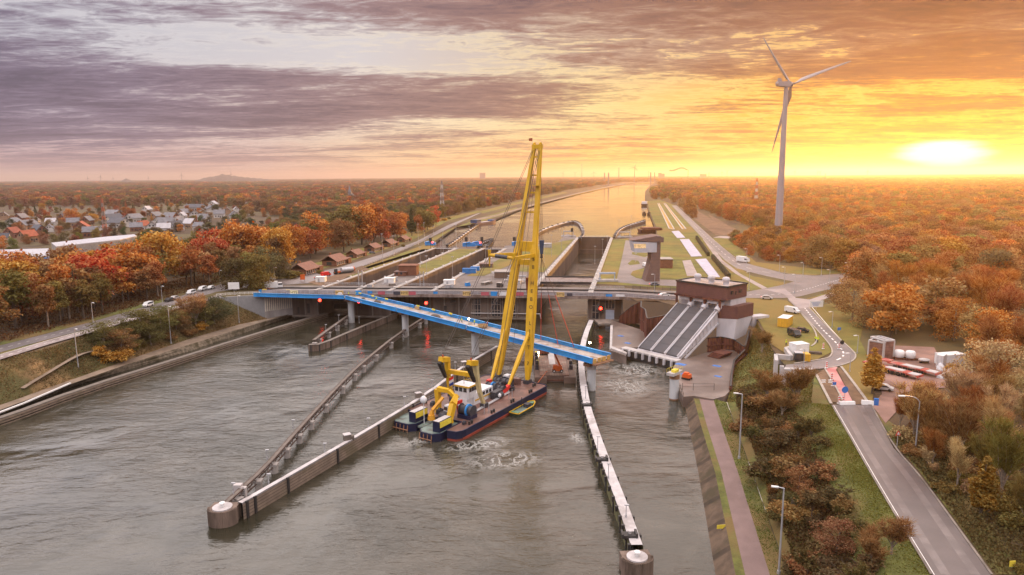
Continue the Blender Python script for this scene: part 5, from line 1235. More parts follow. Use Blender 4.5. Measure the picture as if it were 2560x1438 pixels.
# wheelhouse
m_wht = mat('white boat paint', (.66, .66, .68), .4, .06, .8)
def qbox(mb, s0, s1, l0, l1, z0, z1, top_in=0.0):
    a = [Q(s0, l0, z0), Q(s1, l0, z0), Q(s1, l1, z0), Q(s0, l1, z0)]; i = top_in
    c = [Q(s0+i, l0+i, z1), Q(s1-i, l0+i, z1), Q(s1-i, l1-i, z1), Q(s0+i, l1-i, z1)]
    return mb.add(a+c, [(0, 1, 5, 4), (1, 2, 6, 5), (2, 3, 7, 6), (3, 0, 4, 7), (3, 2, 1, 0), (4, 5, 6, 7)])
b = MB(); qbox(b, 17.6, 26.5, 8.3, 13.2, 2.4, 5.4); qbox(b, 15.2, 18.2, 8.8, 12.6, 2.4, 4.6); whs = b.build('deckhouse', m_wht, fc)
b = MB(); qbox(b, 15.3, 18.8, 8.4, 12.8, 4.6, 7.9, -.12); whh = b.build('wheelhouse', m_wht, fc)
b = MB(); qbox(b, 14.9, 19.2, 8.0, 13.2, 7.9, 8.12); b.build('wheelhouse_roof', m_wht, fc)
b = MB()
for a0, b0 in ((Q(14.9, 8.0, 8.0), Q(19.2, 8.0, 8.0)), (Q(14.9, 8.0, 8.0), Q(14.9, 13.2, 8.0))): b.beam(a0, b0, .12, .4)
b.beam(Q(18, 8.22, 3.6), Q(26.4, 8.22, 3.6), .08, .35); b.build('yellow_trim', m_yel, fc)
for k in range(4): b = MB(); qbox(b, 20.1+k*1.55, 21.1+k*1.55, 8.24, 8.3, 4.1, 5.0); b.build('window', m_glass, whs)
for k in range(3): b = MB(); qbox(b, 15.6+k*1.08, 16.5+k*1.08, 8.24, 8.32, 6.5, 7.6); b.build('window', m_glass, whh)
for k in range(3): b = MB(); qbox(b, 15.1, 15.18, 8.9+k*1.35, 9.9+k*1.35, 6.5, 7.6); b.build('window', m_glass, whh)
b = MB(); b.tube(Q(17, 11, 8.1), Q(17, 11, 13.5), .09, .06, 6)
for zz, w_ in ((12.6, 2.2), (11.5, 1.4)): b.tube(Q(17, 11-w_, zz), Q(17, 11+w_, zz), .05, .05, 5)
b.build('mast', m_steel, fc)
b = MB(); q = Q(14.6, 12.6, 6.2); b.tube(q, q+Vector((0, 0, 4.6)), .05, .05, 5); b.build('flag_pole', m_steel, fc)
for k, mm in enumerate((m_redp, m_wht, mat('flag blue', (.02, .06, .30), .7, 0))):
    b = MB(); z0 = 10.6-k*.75; w0 = Vector((0, 0, 1)); x0 = -CA*.12-CP*.9
    b.add([q*1+Vector((0, 0, z0-6.2)), q+x0*1.5+Vector((0, 0, z0-6.2-.9)), q+x0*1.5+Vector((0, 0, z0-6.95-.9)), q+Vector((0, 0, z0-6.95))], [(0, 1, 2, 3), (3, 2, 1, 0)]); b.build('flag_stripe', mm, fc)
# winches
def drum(s_, l_, z_, ln, r_, rim=None, m=m_winch, rimc=None):
    b = MB(); b.tube(Q(s_, l_-ln/2, z_), Q(s_, l_+ln/2, z_), r_, r_, 16)
    for k in (-.5, .0, .5): b.tube(Q(s_, l_+ln*k-.09, z_), Q(s_, l_+ln*k+.09, z_), r_*1.3, r_*1.3, 16)
    o = b.build('winch_drum', m, fc)
    b = MB(); b.box(Q(s_, l_, (z_-r_+2.35)/2+.1), (r_*2.6, ln*1.1, max(.4, z_-r_-2.2)), ax=CX); b.build('winch_bed', m_hull, fc)
    if rimc is not None: b = MB(); b.tube(Q(s_, l_-ln*.12-.16, z_), Q(s_, l_-ln*.12+.16, z_), r_*1.42, r_*1.42, 18); b.build('winch_rim', rimc, fc)
bluew = m_bluep
drum(9.4, 4.6, 4.3, 3.6, 1.15, rimc=bluew)
b = MB()
for k in (0, 2.2): b.beam(Q(9.4, 7.2, 2.4), Q(9.4+k-1.1, 7.2, 6.2), .3, .3)
qbox(b, 8.3, 10.5, 6.8, 7.3, 5.6, 6.3); b.build('winch_frame', m_redp, fc)
drum(29.5, 10.5, 4.0, 3.0, 1.0, rimc=bluew); drum(29.5, 7.6, 3.8, 2.2, .9); drum(35.0, 12.4, 3.9, 2.6, 1.0); drum(35.4, 9.4, 3.9, 3.0, 1.0); drum(33.2, 10.6, 3.6, 2.0, .8)
b = MB(); qbox(b, 30.6, 32.0, 12.2, 13.2, 2.4, 5.2); b.build('red_cabinet', m_redp, fc)
b = MB(); qbox(b, 24.2, 28.0, 5.9, 7.6, 2.4, 4.4); b.tube(Q(25, 5.6, 3.3), Q(27, 5.6, 3.3), .8, .8, 10); b.build('engine_block', m_winch, fc)
b = MB(); b.lathe(Q(25.2, 5.2, 2.9), [(.1, 0), (.45, .3), (.45, .9), (.1, 1.2)], 10); b.build('white_tank', m_wht, fc)
b = MB(); qbox(b, 36.5, 38.4, 9.6, 11.2, 2.4, 5.4); cabo = b.build('operator_cabin', m_wht, fc)
b = MB(); qbox(b, 36.44, 36.5, 9.8, 11.0, 3.6, 5.0); b.build('window', m_glass, cabo)
b = MB(); qbox(b, 38.6, 40.0, 7.4, 11.6, 2.4, 4.2); b.build('chain_locker', m_deckr, fc)
for k, (s_, l_, sz) in enumerate(((37.0, 13.8, 1.3), (38.6, 13.4, 1.1), (33.6, 6.6, 1.0), (31.9, 8.8, .9), (14, 6.4, .8), (5, 2.4, .7), (21, 18.4, 1.2), (12, 17.6, 1.0), (27, 17.8, 1.1), (8.0, 12.2, 1.2))):
    b = MB(); b.box(Q(s_, l_, 2.4+sz*.5), (sz*1.4, sz, sz), ax=CX); b.tube(Q(s_, l_-.3, 2.4+sz), Q(s_, l_+.3, 2.4+sz), sz*.35, sz*.35, 8); b.build('deck_fitting', m_winch, fc)
b = MB()
for k in (0, .5): b.tube(Q(13, 4.6+k, 2.75), Q(31, 5.6+k, 2.75), .16, .16, 6)
b.build('deck_pipe', m_steel, fc)
b = MB()
for k in range(12): b.tube(Q(6+k*3, 21.2, 2.4), Q(6+k*3, 21.2, 3.5), .04, .04, 4)
for hz in (2.95, 3.5): b.tube(Q(6, 21.2, hz), Q(39, 21.2, hz), .035, .035, 4)
b.build('deck_railing', m_steel, fc)
b = MB()
for k, (s_, l_) in enumerate(((13.4, 2.2), (14.6, 1.6), (26.4, 3.0), (27.4, 2.6))): b.tube(Q(s_, l_, 2.4), Q(s_, l_, 5.0), .11, .11, 6)
b.build('stanchions', m_steel, fc)
# knuckle crane and loader on the stern
def arm(s0, l0, pts, ws, nm_, m=m_yel):
    b = MB(); b.tube(Q(s0, l0, 2.4), Q(s0, l0, 3.6), 1.0, .8, 12); taper(b, [Q(*p) for p in pts], ws, [w_*1.15 for w_ in ws]); b.build(nm_, m, fc)
arm(4.2, 6.2, [(4.2, 6.2, 3.4), (6.2, 6.6, 6.4), (8.8, 7.6, 7.6), (10.4, 8.2, 6.8)], [1.2, 1.3, .9, .7], 'loader_crane')
arm(8.8, 13.2, [(8.8, 13.2, 3.2), (8.6, 13.2, 8.6), (9.4, 10.4, 8.4), (9.6, 8.6, 7.2)], [1.0, 1.2, .9, .7], 'knuckle_crane')
arm(3.6, 11.4, [(3.6, 11.4, 3.2), (4.0, 11.4, 4.6), (7.2, 10.4, 7.2)], [.9, .7, .6], 'deck_crane', mat('orange yellow crane paint', (.58, .27, .02), .5, .1))
b = MB(); qbox(b, 6.2, 8.0, 8.2, 9.6, 3.4, 5.6, .15); lc = b.build('loader_cabin', m_wht, fc)
b = MB(); qbox(b, 6.15, 6.2, 8.4, 9.4, 4.4, 5.3); b.build('window', m_glass, lc)
b = MB(); b.lathe(Q(5.2, 8.8, 2.4), [(1.5, 0), (1.4, 1.2), (.9, 1.8)], 12); b.build('loader_base', m_winch, fc)
# engine pods
for l0, l1, s0, lab in ((13.3, 20.9, -1.2, ''), (4.1, 10.7, -3.4, '')):
    lm = (l0+l1)/2; pod = [Q(6.2, l0+.15), Q(6.2, l1-.15), Q(s0+1.5, l1-.15), Q(s0, l1-1.6), Q(s0, l0+1.6), Q(s0+1.5, l0+.15)]
    b = MB(); b.prism(pod, -.6, 1.95); po = b.build('pod_hull', m_hull, fc)
    b = MB(); b.sheet([q+(Q(3, lm)-q)*.05+Vector((0, 0, 1.98)) for q in pod]); b.build('pod_deck', m_deckg, po)
    b = MB(); qbox(b, s0+1.6, s0+6.4, l0+.6, l0+2.6, 2.0, 4.6); b.build('engine_box', m_hull, po)
    b = MB(); qbox(b, s0+1.6, s0+6.2, l0+.8, l0+2.4, 4.6, 4.68); b.build('engine_lid', m_concl, po)
    b = MB(); qbox(b, s0+1.8, s0+6.2, l0+.50, l0+.58, 3.1, 4.5); b.build('yellow_panel', m_yell, po)
    b = MB()
    for k in range(4): b.tube(Q(s0+.1, l0+1.8+k*1.2, 1.7), Q(s0-.5, l0+1.6+k*1.2, -.3), .12, .12, 6)
    b.tube(Q(s0-.5, l0+1.4, .6), Q(s0-.5, l1-1.4, .6), .14, .14, 6); b.build('stern_frame', m_steelr, po)
b = MB(); b.tube(Q(1.6, 12.1, 1.8), Q(1.6, 12.1, 7.4), .09, .09, 6); b.build('radar_pole', m_wht, fc)
b = MB(); b.lathe(Q(1.6, 12.1, 7.2), [(.5, 0), (.85, .5), (.8, 1.2), (.3, 1.7)], 12); b.build('radar_dome', m_wht, fc)
b = MB(); qbox(b, 0, 5.2, 11.2, 12.9, 1.2, 1.6); b.build('gangway', m_deckg, fc)
# slings down to the hanging span
sl = thing('lifting_slings', 'red and dark lifting slings from the crane hook to the blue end span', 'lifting slings', (hk.x, hk.y, HKZ-2.9), world=True)
for px, py, v in ((1395, 862, .86), (1435, 868, .86), (1330, 845, .5), (1352, 850, .5)):
    e_ = P(px, py, 10.2); h0 = Vector((hk.x, hk.y, HKZ-2.8)); mid = h0.lerp(e_, .42); b = MB(); b.tube(h0, mid, .07, .07, 5); b.build('wire', m_rope, sl)
    b = MB(); b.tube(mid, e_, .14, .14, 6); b.build('sling', mat('red sling', (.38, .06, .04), .7, .1), sl)

# ================================================================== small boat beside the pontoon, barge with the lift, tug behind
def boat(name, label, cat, o, hd, ln, bm, hgt, m_h, m_d, m_r=None, z=0.0):
    r = thing(name, label, cat, (o.x, o.y, z), hd)
    def outline(k): return [(-ln/2, -bm/2*k), (ln*.22, -bm/2*k), (ln*.40, -bm*.32*k), (ln/2, 0), (ln*.40, bm*.32*k), (ln*.22, bm/2*k), (-ln/2, bm/2*k), (-ln/2-.1, 0)]
    b = MB(); lo_ = [Vector((x*.94, y, -.4)) for x, y in outline(.8)]; hi_ = [Vector((x, y, hgt+(.35 if x > ln*.3 else 0))) for x, y in outline(1)]
    n = len(lo_); b.add(lo_+hi_, [(i, (i+1) % n, n+(i+1) % n, n+i) for i in range(n)]); b.build('hull', m_h, r)
    b = MB(); b.sheet([Vector((x*.95, y*.93, hgt-.3)) for x, y in outline(1)]); b.build('deck', m_d, r)
    b = MB()
    for p, q in zip(hi_, hi_[1:]+hi_[:1]): b.beam(p, q, .22, .18)
    b.build('gunwale', m_r or m_h, r); return r
m_green = mat('green boat paint', (.10, .20, .13), .5, .12, 1)
th = math.atan2(CA.y, CA.x)
wb = boat('work_boat', 'small green work boat with a yellow rim alongside the pontoon', 'work boat', Q(26.5, -1.75), th, 10.5, 2.9, 1.0, mat('dark green hull', (.03, .055, .04), .5, .1), m_deckg, m_yel)
b = MB(); b.box((1.6, 0, 1.1), (1.8, 1.4, 1.1)); b.tube((.2, .9, .8), (.2, .9, 3.6), .1, .1, 6); b.build('engine_casing', m_winch, wb)
b = MB(); b.box((4.1, 0, 1.18), (1.6, 1.3, .25)); b.box((-4.4, 0, 1.02), (1.2, 2.2, .2)); b.build('foredeck', m_green, wb)
m_bwood = mat('worn barge deck timber', (.20, .115, .085), .7, .3, .4, col2=(.28, .22, .18), s2=.22, wave=((1, 0, 0), .8, .4))
bg = thing('work_barge', 'brown work barge with a flat timber deck under the blue bridge', 'barge', (13.2, 215, 0), -.02, world=False)
b = MB(); b.prism([(-6.2, -16), (-2.6, -16), (-2.6, -14.4), (2.6, -14.4), (2.6, -16), (6.2, -16), (6.2, 17), (-6.2, 17)], -.6, 1.9); b.build('hull', mat('brown barge hull', (.15, .10, .08), .8, .25, .5), bg)
b = MB(); b.prism([(-4.6, -14.6), (4.2, -14.6), (4.2, 4), (-4.6, 4)], 1.9, 2.3); b.build('timber_deck', m_bwood, bg)
b = MB(); b.prism([(-1.4, -3), (.6, -3), (.6, 13), (-1.4, 13)], 2.3, 2.36); b.build('deck_plate', m_concl, bg)
b = MB(); b.beam((-2.5, -15.6, .9), (2.5, -15.6, .9), .3, .25); b.build('bow_beam', m_rust, bg)
for sx, sy in ((-5.4, -6), (5.3, -6), (-5.4, 4), (5.3, 6)):
    b = MB(); b.tube((sx, sy, 1.9), (sx, sy, 4.4), .55, .55, 10); b.box((sx, sy-1.2, 2.6), (1.0, 1.3, 1.4)); b.build('winch_post', m_winch, bg)
b = MB(); b.box((-5.2, -2, 2.6), (.9, 1.4, 1.4)); b.box((-5.3, 9, 2.6), (1.0, 1.4, 1.4)); b.build('yellow_box', m_yell, bg)
b = MB(); b.box((-2.6, 12.5, 3.6), (3.2, 5, 2.6)); b.build('deck_cabin', m_rust, bg)
b = MB(); b.lathe((-4.6, 8, 3.0), [(.05, 0), (.3, .2), (.3, .5), (.05, .7)], 10); b.tube((-4.6, 8, 1.9), (-4.6, 8, 3.1), .06, .06, 5); b.build('work_light', mat('lit barge lamp', (1, .9, .7), .4, 0, emit=(1, .8, .5, 25)), bg)
lf = thing('boom_lift', 'orange articulated boom lift on the timber deck of the work barge', 'boom lift', (13.9, 203.4, 2.3), -.02)
b = MB(); b.box((0, 0, .75), (3.0, 1.5, .5)); b.build('chassis', m_orange, lf)
b = MB(); b.box((-.1, 0, 1.55), (2.7, 1.5, 1.0)); b.box((-.7, 0, 2.1), (1.2, 1.3, .4)); b.build('turret', m_orange, lf)
b = MB(); b.beam((.7, 0, 1.9), (-1.1, 0, 6.2), .5, .6, .4, .45); b.beam((-1.1, 0, 6.0), (-.7, 0, 7.6), .4, .45); b.beam((-1.0, 0, 7.5), (5.6, .6, 6.5), .42, .45, .3, .35); b.build('boom', m_orange, lf)
b = MB(); b.box((6.0, .6, 6.2), (.9, 1.6, .12)); 
for x, y in ((5.6, -.1), (6.4, -.1), (5.6, 1.3), (6.4, 1.3)): b.tube((x, y, 6.2), (x, y, 7.3), .05, .05, 4)
b.build('basket', m_dark, lf)
for x in (-1.15, 1.15):
    for y in (-.85, .85):
        b = MB(); b.tube((x, y-.18, .5), (x, y+.18, .5), .5, .5, 14); w_ = b.build('wheel', m_black, lf)
        b = MB(); b.tube((x, y-.2, .5), (x, y+.2, .5), .25, .25, 10); b.build('rim', m_white, w_)
tg = boat('tug', 'dark tug half hidden behind the right crane leg', 'tug', Vector((7.6, 234, 0)), 1.55, 15, 5, 1.4, m_black, m_deckr)
b = MB(); b.box((-1.5, 0, 2.4), (4.5, 3.2, 2.2)); b.box((-1, 0, 4.3), (2.6, 2.6, 1.8)); b.build('wheelhouse', m_wht, tg)
b = MB(); b.box((-1, 0, 4.6), (2.66, 2.66, .7)); b.build('window', m_glass, tg)
ml_ = thing('mooring_line', 'orange mooring line from the pontoon bow to the work barge', 'mooring line', Q(42, 4, 2.6), world=True)
b = MB(); b.tube(Q(42.5, 3.2, 2.8), Vector((10.6, 203.5, 2.6)), .09, .09, 5); b.build('line', m_orange, ml_)
# ================================================================== barges far up the canal
br = boat('cargo_barge', 'pale cargo barge with a dark blue stern moored by the left guide wall', 'barge', P(1212, 559, 10.3), 1.1, 52, 9, 2.2, mat('salmon barge hull', (.42, .25, .20), .6, .1), m_concl, z=10.3)
b = MB(); b.box((-20, 0, 3.2), (9, 8, 4.2)); b.box((16, 0, 2.6), (8, 6, 2.2)); b.build('wheelhouse', mat('dark blue cabin', (.03, .07, .18), .5, .1), br)
b = MB(); b.box((-20, 0, 4.4), (9.1, 8.1, .9)); b.build('window', m_glass, br)
br = boat('cargo_barge', 'dark loaded barge moored far up the right bank', 'barge', P(1612, 513, 10.3), 1.35, 60, 11, 3.2, m_dark, mat('rusty cargo', (.20, .11, .06), .9, .3), z=10.3)
b = MB(); b.box((-24, 0, 5), (8, 9, 5)); b.build('wheelhouse', m_wht, br)
for px, py, lab in ((1610, 536, 'small dark boat moored on the right bank, left of its neighbour'), (1622, 537, 'small dark boat with a cabin moored against the right bank')):
    br = boat('small_boat', lab, 'boat', P(px, py, 10.3), 1.5, 15, 4.5, 1.6, m_dark, m_rust, z=10.3); b = MB(); b.box((-2, 0, 2.4), (4, 3, 2.6)); b.build('cabin', m_dark, br)
br = boat('pontoon', 'square rusty pontoon moored at the right bank above the lock', 'pontoon', P(1627, 580, 10.3), 0.05, 22, 14, 2.4, m_rust, m_bwood, z=10.3)
b = MB(); b.box((0, 0, 3.2), (17, 11, 1.8)); b.build('deck_load', m_rust, br)
# ================================================================== trees
def leaf_mat(name, forest):
    m = bpy.data.materials.new(name); m.use_nodes = True; t = NT(m.node_tree); bs = t.n['Principled BSDF']; out = t.n['Material Output']
    if forest: a = t.node('ShaderNodeAttribute', attribute_type='INSTANCER', attribute_name='tint'); base = a.outputs['Color']
    else: base = t.node('ShaderNodeObjectInfo').outputs['Color']
    gi = t.node('ShaderNodeNewGeometry')
    rv = gi.outputs['Random Per Island']
    hs = t.node('ShaderNodeHueSaturation'); t.val(hs, 'Color', base)
    t.val(hs, 'Hue', t.math('MULTIPLY_ADD', rv, .05, .475)); t.val(hs, 'Value', t.rng(rv, 0, 1, .55, 1.5, False)); t.val(hs, 'Saturation', t.rng(rv, 1, 0, .85, 1.1, False))
    t.val(bs, 'Base Color', hs.outputs[0]); bs.inputs['Roughness'].default_value = .75; bs.inputs['Specular IOR Level'].default_value = .15
    tr = t.node('ShaderNodeBsdfTranslucent'); t.val(tr, 'Color', hs.outputs[0])
    mx = t.node('ShaderNodeMixShader'); mx.inputs[0].default_value = .42
    t.l.new(bs.outputs[0], mx.inputs[1]); t.l.new(tr.outputs[0], mx.inputs[2]); t.l.new(mx.outputs[0], out.inputs[0])
    return m
m_leaf = leaf_mat('autumn leaves', False); m_leaff = leaf_mat('forest leaves', True)
m_bark = mat('bark', (.10, .072, .052), .9, .3, 1.5, coord='obj')
m_barkp = mat('pale bark', (.24, .19, .15), .9, .3, 1.5, coord='obj')

def leaves_mesh(name, pos, nrm, size, aspect=.7):
    """one small bent quad per leaf spray"""
    n = len(pos); nrm = nrm/np.linalg.norm(nrm, axis=1)[:, None]
    r = nrg.normal(size=(n, 3)); u = np.cross(nrm, r); u /= np.linalg.norm(u, axis=1)[:, None]; v = np.cross(nrm, u)
    s = size[:, None]; u = u*s*.5; v = v*s*.5*aspect
    co = np.empty((n, 4, 3)); co[:, 0] = pos-u; co[:, 1] = pos+v*1.0-u*.15+nrm*s*.06; co[:, 2] = pos+u; co[:, 3] = pos-v*1.0+u*.15+nrm*s*.06
    me = bpy.data.meshes.new(name); me.vertices.add(n*4); me.vertices.foreach_set('co', co.reshape(-1).astype(np.float32))
    me.loops.add(n*4); me.loops.foreach_set('vertex_index', np.arange(n*4, dtype=np.int32))
    me.polygons.add(n); me.polygons.foreach_set('loop_start', np.arange(0, n*4, 4, dtype=np.int32))
    me.update(); me.validate(); return me
def crown_pts(n, blobs, zlow=None, shell=.55):
    """points and outward directions over a set of lumps (x, y, z, rx, rz)"""
    bl = np.array(blobs); w_ = bl[:, 3]*bl[:, 3]; k = nrg.choice(len(bl), n, p=w_/w_.sum())
    d = nrg.normal(size=(n, 3)); d /= np.linalg.norm(d, axis=1)[:, None]; d[:, 2] = np.where(nrg.random(n) < .35, np.abs(d[:, 2]), d[:, 2])
    rad = shell+(1-shell)*nrg.random(n)**.6; rad *= 1+.16*nrg.normal(size=n)
    p = bl[k, :3]+d*rad[:, None]*np.stack([bl[k, 3], bl[k, 3], bl[k, 4]], 1)
    nn = d+nrg.normal(size=(n, 3))*.75; nn[:, 2] += .35
    return p, nn
def limbs(mb, H, tips, r0, lean=.0, fork=.32):
    """tapered trunk with limbs to the lumps"""
    base = Vector((0, 0, -.4)); ft = Vector((lean*H*.3, 0, H*fork)); mb.tube(base, ft, r0, r0*.78, 8)
    axis_top = Vector((lean*H, 0, H*.82)); q = ft; 
    for k in range(1, 4):
        nx = ft.lerp(axis_top, k/3)+Vector((rng.uniform(-.3, .3), rng.uniform(-.3, .3), 0)); mb.tube(q, nx, r0*(.78-.2*(k-1)), r0*(.78-.2*k), 7); q = nx
    for tp in tips:
        s_ = ft.lerp(axis_top, max(0, min(.9, (tp[2]-H*fork)/(H*.6)-.22))); m_ = s_.lerp(Vector(tp), .5)+Vector((0, 0, H*.02)); mb.tube(s_, m_, r0*.32, r0*.2, 5); mb.tube(m_, tp, r0*.2, r0*.06, 5)
def broadleaf(H, W, nl, ls, seed, fork=.3, low=.28):
    rng.seed(seed); bl = []
    for k in range(26):
        a = rng.uniform(0, 6.283); zz = rng.uniform(low, .95); rr = math.sqrt(max(.05, 1-((zz-.52)/.52)**2))*W*.5
        rr *= rng.uniform(.25, .88); br = W*rng.uniform(.13, .23); bl.append((rr*math.cos(a), rr*math.sin(a), zz*H-br*.5, br, br*.8))
    bl.append((0, 0, H*.66, W*.27, H*.2))
    p, nn = crown_pts(nl, bl); sz = ls*(.6+.8*nrg.random(nl)); cm = leaves_mesh('crown', p, nn, sz)
    mb = MB(); limbs(mb, H, [b_[:3] for b_ in bl[:13]], H*.021, rng.uniform(-.04, .04), fork); return cm, mb
def barebush(H, W, nt, seed, leaf=900, ls=.3, trunk=.06):
    """a see-through tree or scrub of many rising twigs with few leaves; the twigs are the crown"""
    rng.seed(seed); mb = MB(); mb.tube((0, 0, -.3), (0, 0, H*.3), H*trunk*.35, H*trunk*.25, 6); tips = []
    for k in range(9):
        a = rng.uniform(0, 6.283); tilt = rng.uniform(.1, .5)*W/H*1.1; L_ = H*rng.uniform(.45, .78); z0 = H*rng.uniform(.12, .34)
        q = Vector((0, 0, z0)); d = Vector((math.cos(a)*tilt, math.sin(a)*tilt, 1)).normalized(); q1 = q+d*L_*.5; q2 = q1+(d+Vector((rng.uniform(-.25, .25), rng.uniform(-.25, .25), .15))).normalized()*L_*.5
        mb.tube(q, q1, H*trunk*.18, H*trunk*.10, 5); mb.tube(q1, q2, H*trunk*.10, H*trunk*.03, 4); tips += [(q1, d), (q1.lerp(q2, .5), d), (q2, d)]
    pos, nr, tw = [], [], []
    for k in range(nt):
        q, d = rng.choice(tips); q = q+Vector((rng.uniform(-1, 1), rng.uniform(-1, 1), rng.uniform(-1, 1)))*H*.05
        dd = (d*.7+Vector((rng.uniform(-1, 1), rng.uniform(-1, 1), rng.uniform(-.25, .9)))*.8).normalized(); e_ = q+dd*H*rng.uniform(.07, .19); tw.append((q, e_))
    vs = []; 
    for q, e_ in tw:
        sd = (e_-q).cross(Vector((rng.uniform(-1, 1), rng.uniform(-1, 1), rng.uniform(-1, 1)))).normalized()*H*.0042
        vs += [q-sd, q+sd, e_+sd*.3, e_-sd*.3]
    for k in range(leaf):
        q, e_ = tw[k % len(tw)]; c = q.lerp(e_, rng.uniform(.2, 1.05)); u = Vector((rng.uniform(-1, 1), rng.uniform(-1, 1), rng.uniform(-1, 1))).normalized(); v = u.cross(Vector((rng.uniform(-1, 1), rng.uniform(-1, 1), 1))).normalized(); s_ = ls*rng.uniform(.5, 1.3)
        vs += [c-u*s_*.5, c+v*s_*.35, c+u*s_*.5, c-v*s_*.35]
    me = bpy.data.meshes.new('crown'); me.from_pydata([tuple(v) for v in vs], [], [tuple(range(i, i+4)) for i in range(0, len(vs), 4)]); me.update()
    return me, mb
def columnar(H, W, nl, ls, seed, pw=.6):
    rng.seed(seed); bl = []
    for k in range(34):
        zz = rng.uniform(.16, .98); rr = W*.5*(1-zz)**pw*min(1, (zz-.08)*5); a = rng.uniform(0, 6.283); q = rng.uniform(.2, .75)*rr; br = max(.35, rr*.5)
        bl.append((q*math.cos(a), q*math.sin(a), zz*H, br, br*1.5))
    p, nn = crown_pts(nl, bl, shell=.5); cm = leaves_mesh('crown', p, nn, ls*(.6+.8*nrg.random(nl))); mb = MB(); mb.tube((0, 0, -.4), (0, 0, H*.9), H*.014, H*.004, 7); return cm, mb
def shrub(H, W, nl, ls, seed):
    rng.seed(seed); bl = []
    for k in range(12):
        a = rng.uniform(0, 6.283); q = rng.uniform(0, .42)*W; br = W*rng.uniform(.14, .26); bl.append((q*math.cos(a), q*math.sin(a), rng.uniform(.2, .8)*H*(1-.9*(q/W)), br, br*H/W*1.1))
    p, nn = crown_pts(nl, bl, shell=.35); p[:, 2] = np.maximum(p[:, 2], .05); cm = leaves_mesh('crown', p, nn, ls*(.5+.9*nrg.random(nl))); mb = MB()
    for k in range(6): a = rng.uniform(0, 6.283); mb.tube((0, 0, -.3), (math.cos(a)*W*.3, math.sin(a)*W*.3, H*.7), .07, .03, 4)
    return cm, mb
KIND = {}
def kind(nm, mk, bark):
    cm, mb = mk; cm.materials.append(m_leaf); KIND[nm] = [cm, None, mb, bark]
for k in range(4): kind('oak%d' % k, broadleaf(20, 15+1.2*(k % 2), 3200, .95, 20+k), m_bark)
for k in range(3): kind('tall%d' % k, broadleaf(22, 11, 2600, .85, 40+k, .45, .40), m_barkp if k == 1 else m_bark)
for k in range(4): kind('bare%d' % k, barebush(13, 10, 2300, 60+k, 1500, .27), m_barkp)
for k in range(2): kind('light%d' % k, broadleaf(12, 9, 5200, .34, 80+k, .3, .2), m_barkp)
kind('poplar', columnar(13, 5.6, 5200, .45, 90), m_bark)
kind('conifer', columnar(17, 7.5, 3600, .7, 91, .85), m_bark)
for k in range(3): kind('shrub%d' % k, shrub(3.4, 5.2, 2200, .34, 95+k), m_bark)
for k in range(2): kind('scrub%d' % k, barebush(4.2, 5.5, 1100, 110+k, 900, .26, .04), m_bark)
def plant(kd, p, h, rz, col, name, label, cat, group, wf=1.0):
    cm, tm, mb, bark = KIND[kd]
    hz = {'o': 20, 't': 22, 'b': 13, 'l': 12, 'p': 13, 'c': 17}.get(kd[0], 3.4)
    if kd.startswith('scrub'): hz = 4.2
    s_ = h/hz; r = bpy.data.objects.new(name, None); C.objects.link(r); r.location = p; r.rotation_euler = (0, 0, rz); r.scale = (s_*wf, s_*wf, s_)
    tag(r, label, cat, group)
    if KIND[kd][1] is None: o = mb.build('trunk', bark, link=False); KIND[kd][1] = o.data
    for nm_, me in (('crown', cm), ('trunk', KIND[kd][1])):
        o = bpy.data.objects.new(nm_, me); C.objects.link(o); o.parent = r; o.color = tuple(col)+(1.0,)
    return r
# colours of the foliage (base colours, not lit values)
ORG, RST, RED, GLD, OLV, BRN, DGR, TAN, PAL = (.46, .165, .022), (.32, .100, .026), (.46, .085, .024), (.48, .235, .028), (.19, .140, .032), (.25, .125, .042), (.085, .085, .030), (.36, .195, .072), (.44, .30, .145)
DBR, DOL = (.12, .076, .034), (.10, .078, .022)
CN = {DBR: 'dark brown', DOL: 'dark olive', ORG: 'orange', RST: 'rust brown', RED: 'crimson red', GLD: 'golden', OLV: 'olive', BRN: 'brown', DGR: 'dark green', TAN: 'tan', PAL: 'pale buff'}
def jit(c, a=.18): k = rng.uniform(1-a, 1+a); return tuple(min(1, x*k*rng.uniform(1-a*.5, 1+a*.5)) for x in c)
def in_poly(x, y, poly):
    c = False; n = len(poly)
    for i in range(n):
        x0, y0 = poly[i][0], poly[i][1]; x1, y1 = poly[(i+1) % n][0], poly[(i+1) % n][1]
        if (y0 > y) != (y1 > y) and x < (x1-x0)*(y-y0)/(y1-y0)+x0: c = not c
    return c
TREES = []
KEEP = []
_k = P(2452, 1285)
for u_ in (1.0, .94, .88, .82): KEEP.append((_k.x*u_, _k.y*u_, 5.0))       # open ground before the cypress shaped tree
def wood(px, n, dmin, kinds, cols, hr, name, lab, cat, group, z=12.0, wf=(.9, 1.15), zfun=None, taken=None):
    poly = px if isinstance(px[0], Vector) else PL(px, z); xs = [q[0] for q in poly]; ys = [q[1] for q in poly]; got = []; tries = 0
    while len(got) < n and tries < n*60:
        tries += 1; x, y = rng.uniform(min(xs), max(xs)), rng.uniform(min(ys), max(ys))
        if not in_poly(x, y, poly) or any((x-a)**2+(y-b)**2 < r_*r_ for a, b, r_ in KEEP): continue
        if any((x-a)**2+(y-b)**2 < dmin*dmin for a, b in got): continue
        got.append((x, y)); c = rng.choices(list(cols), list(cols.values()))[0]; h = rng.uniform(*hr); zz = zfun(x, y) if zfun else z
        plant(rng.choice(kinds), (x, y, zz), h, rng.uniform(0, 6.28), jit(c), name, lab.format(c=CN[c], s='tall' if h > hr[0]+.6*(hr[1]-hr[0]) else 'low'), cat, group, rng.uniform(*wf)); TREES.append((x, y))
    return got
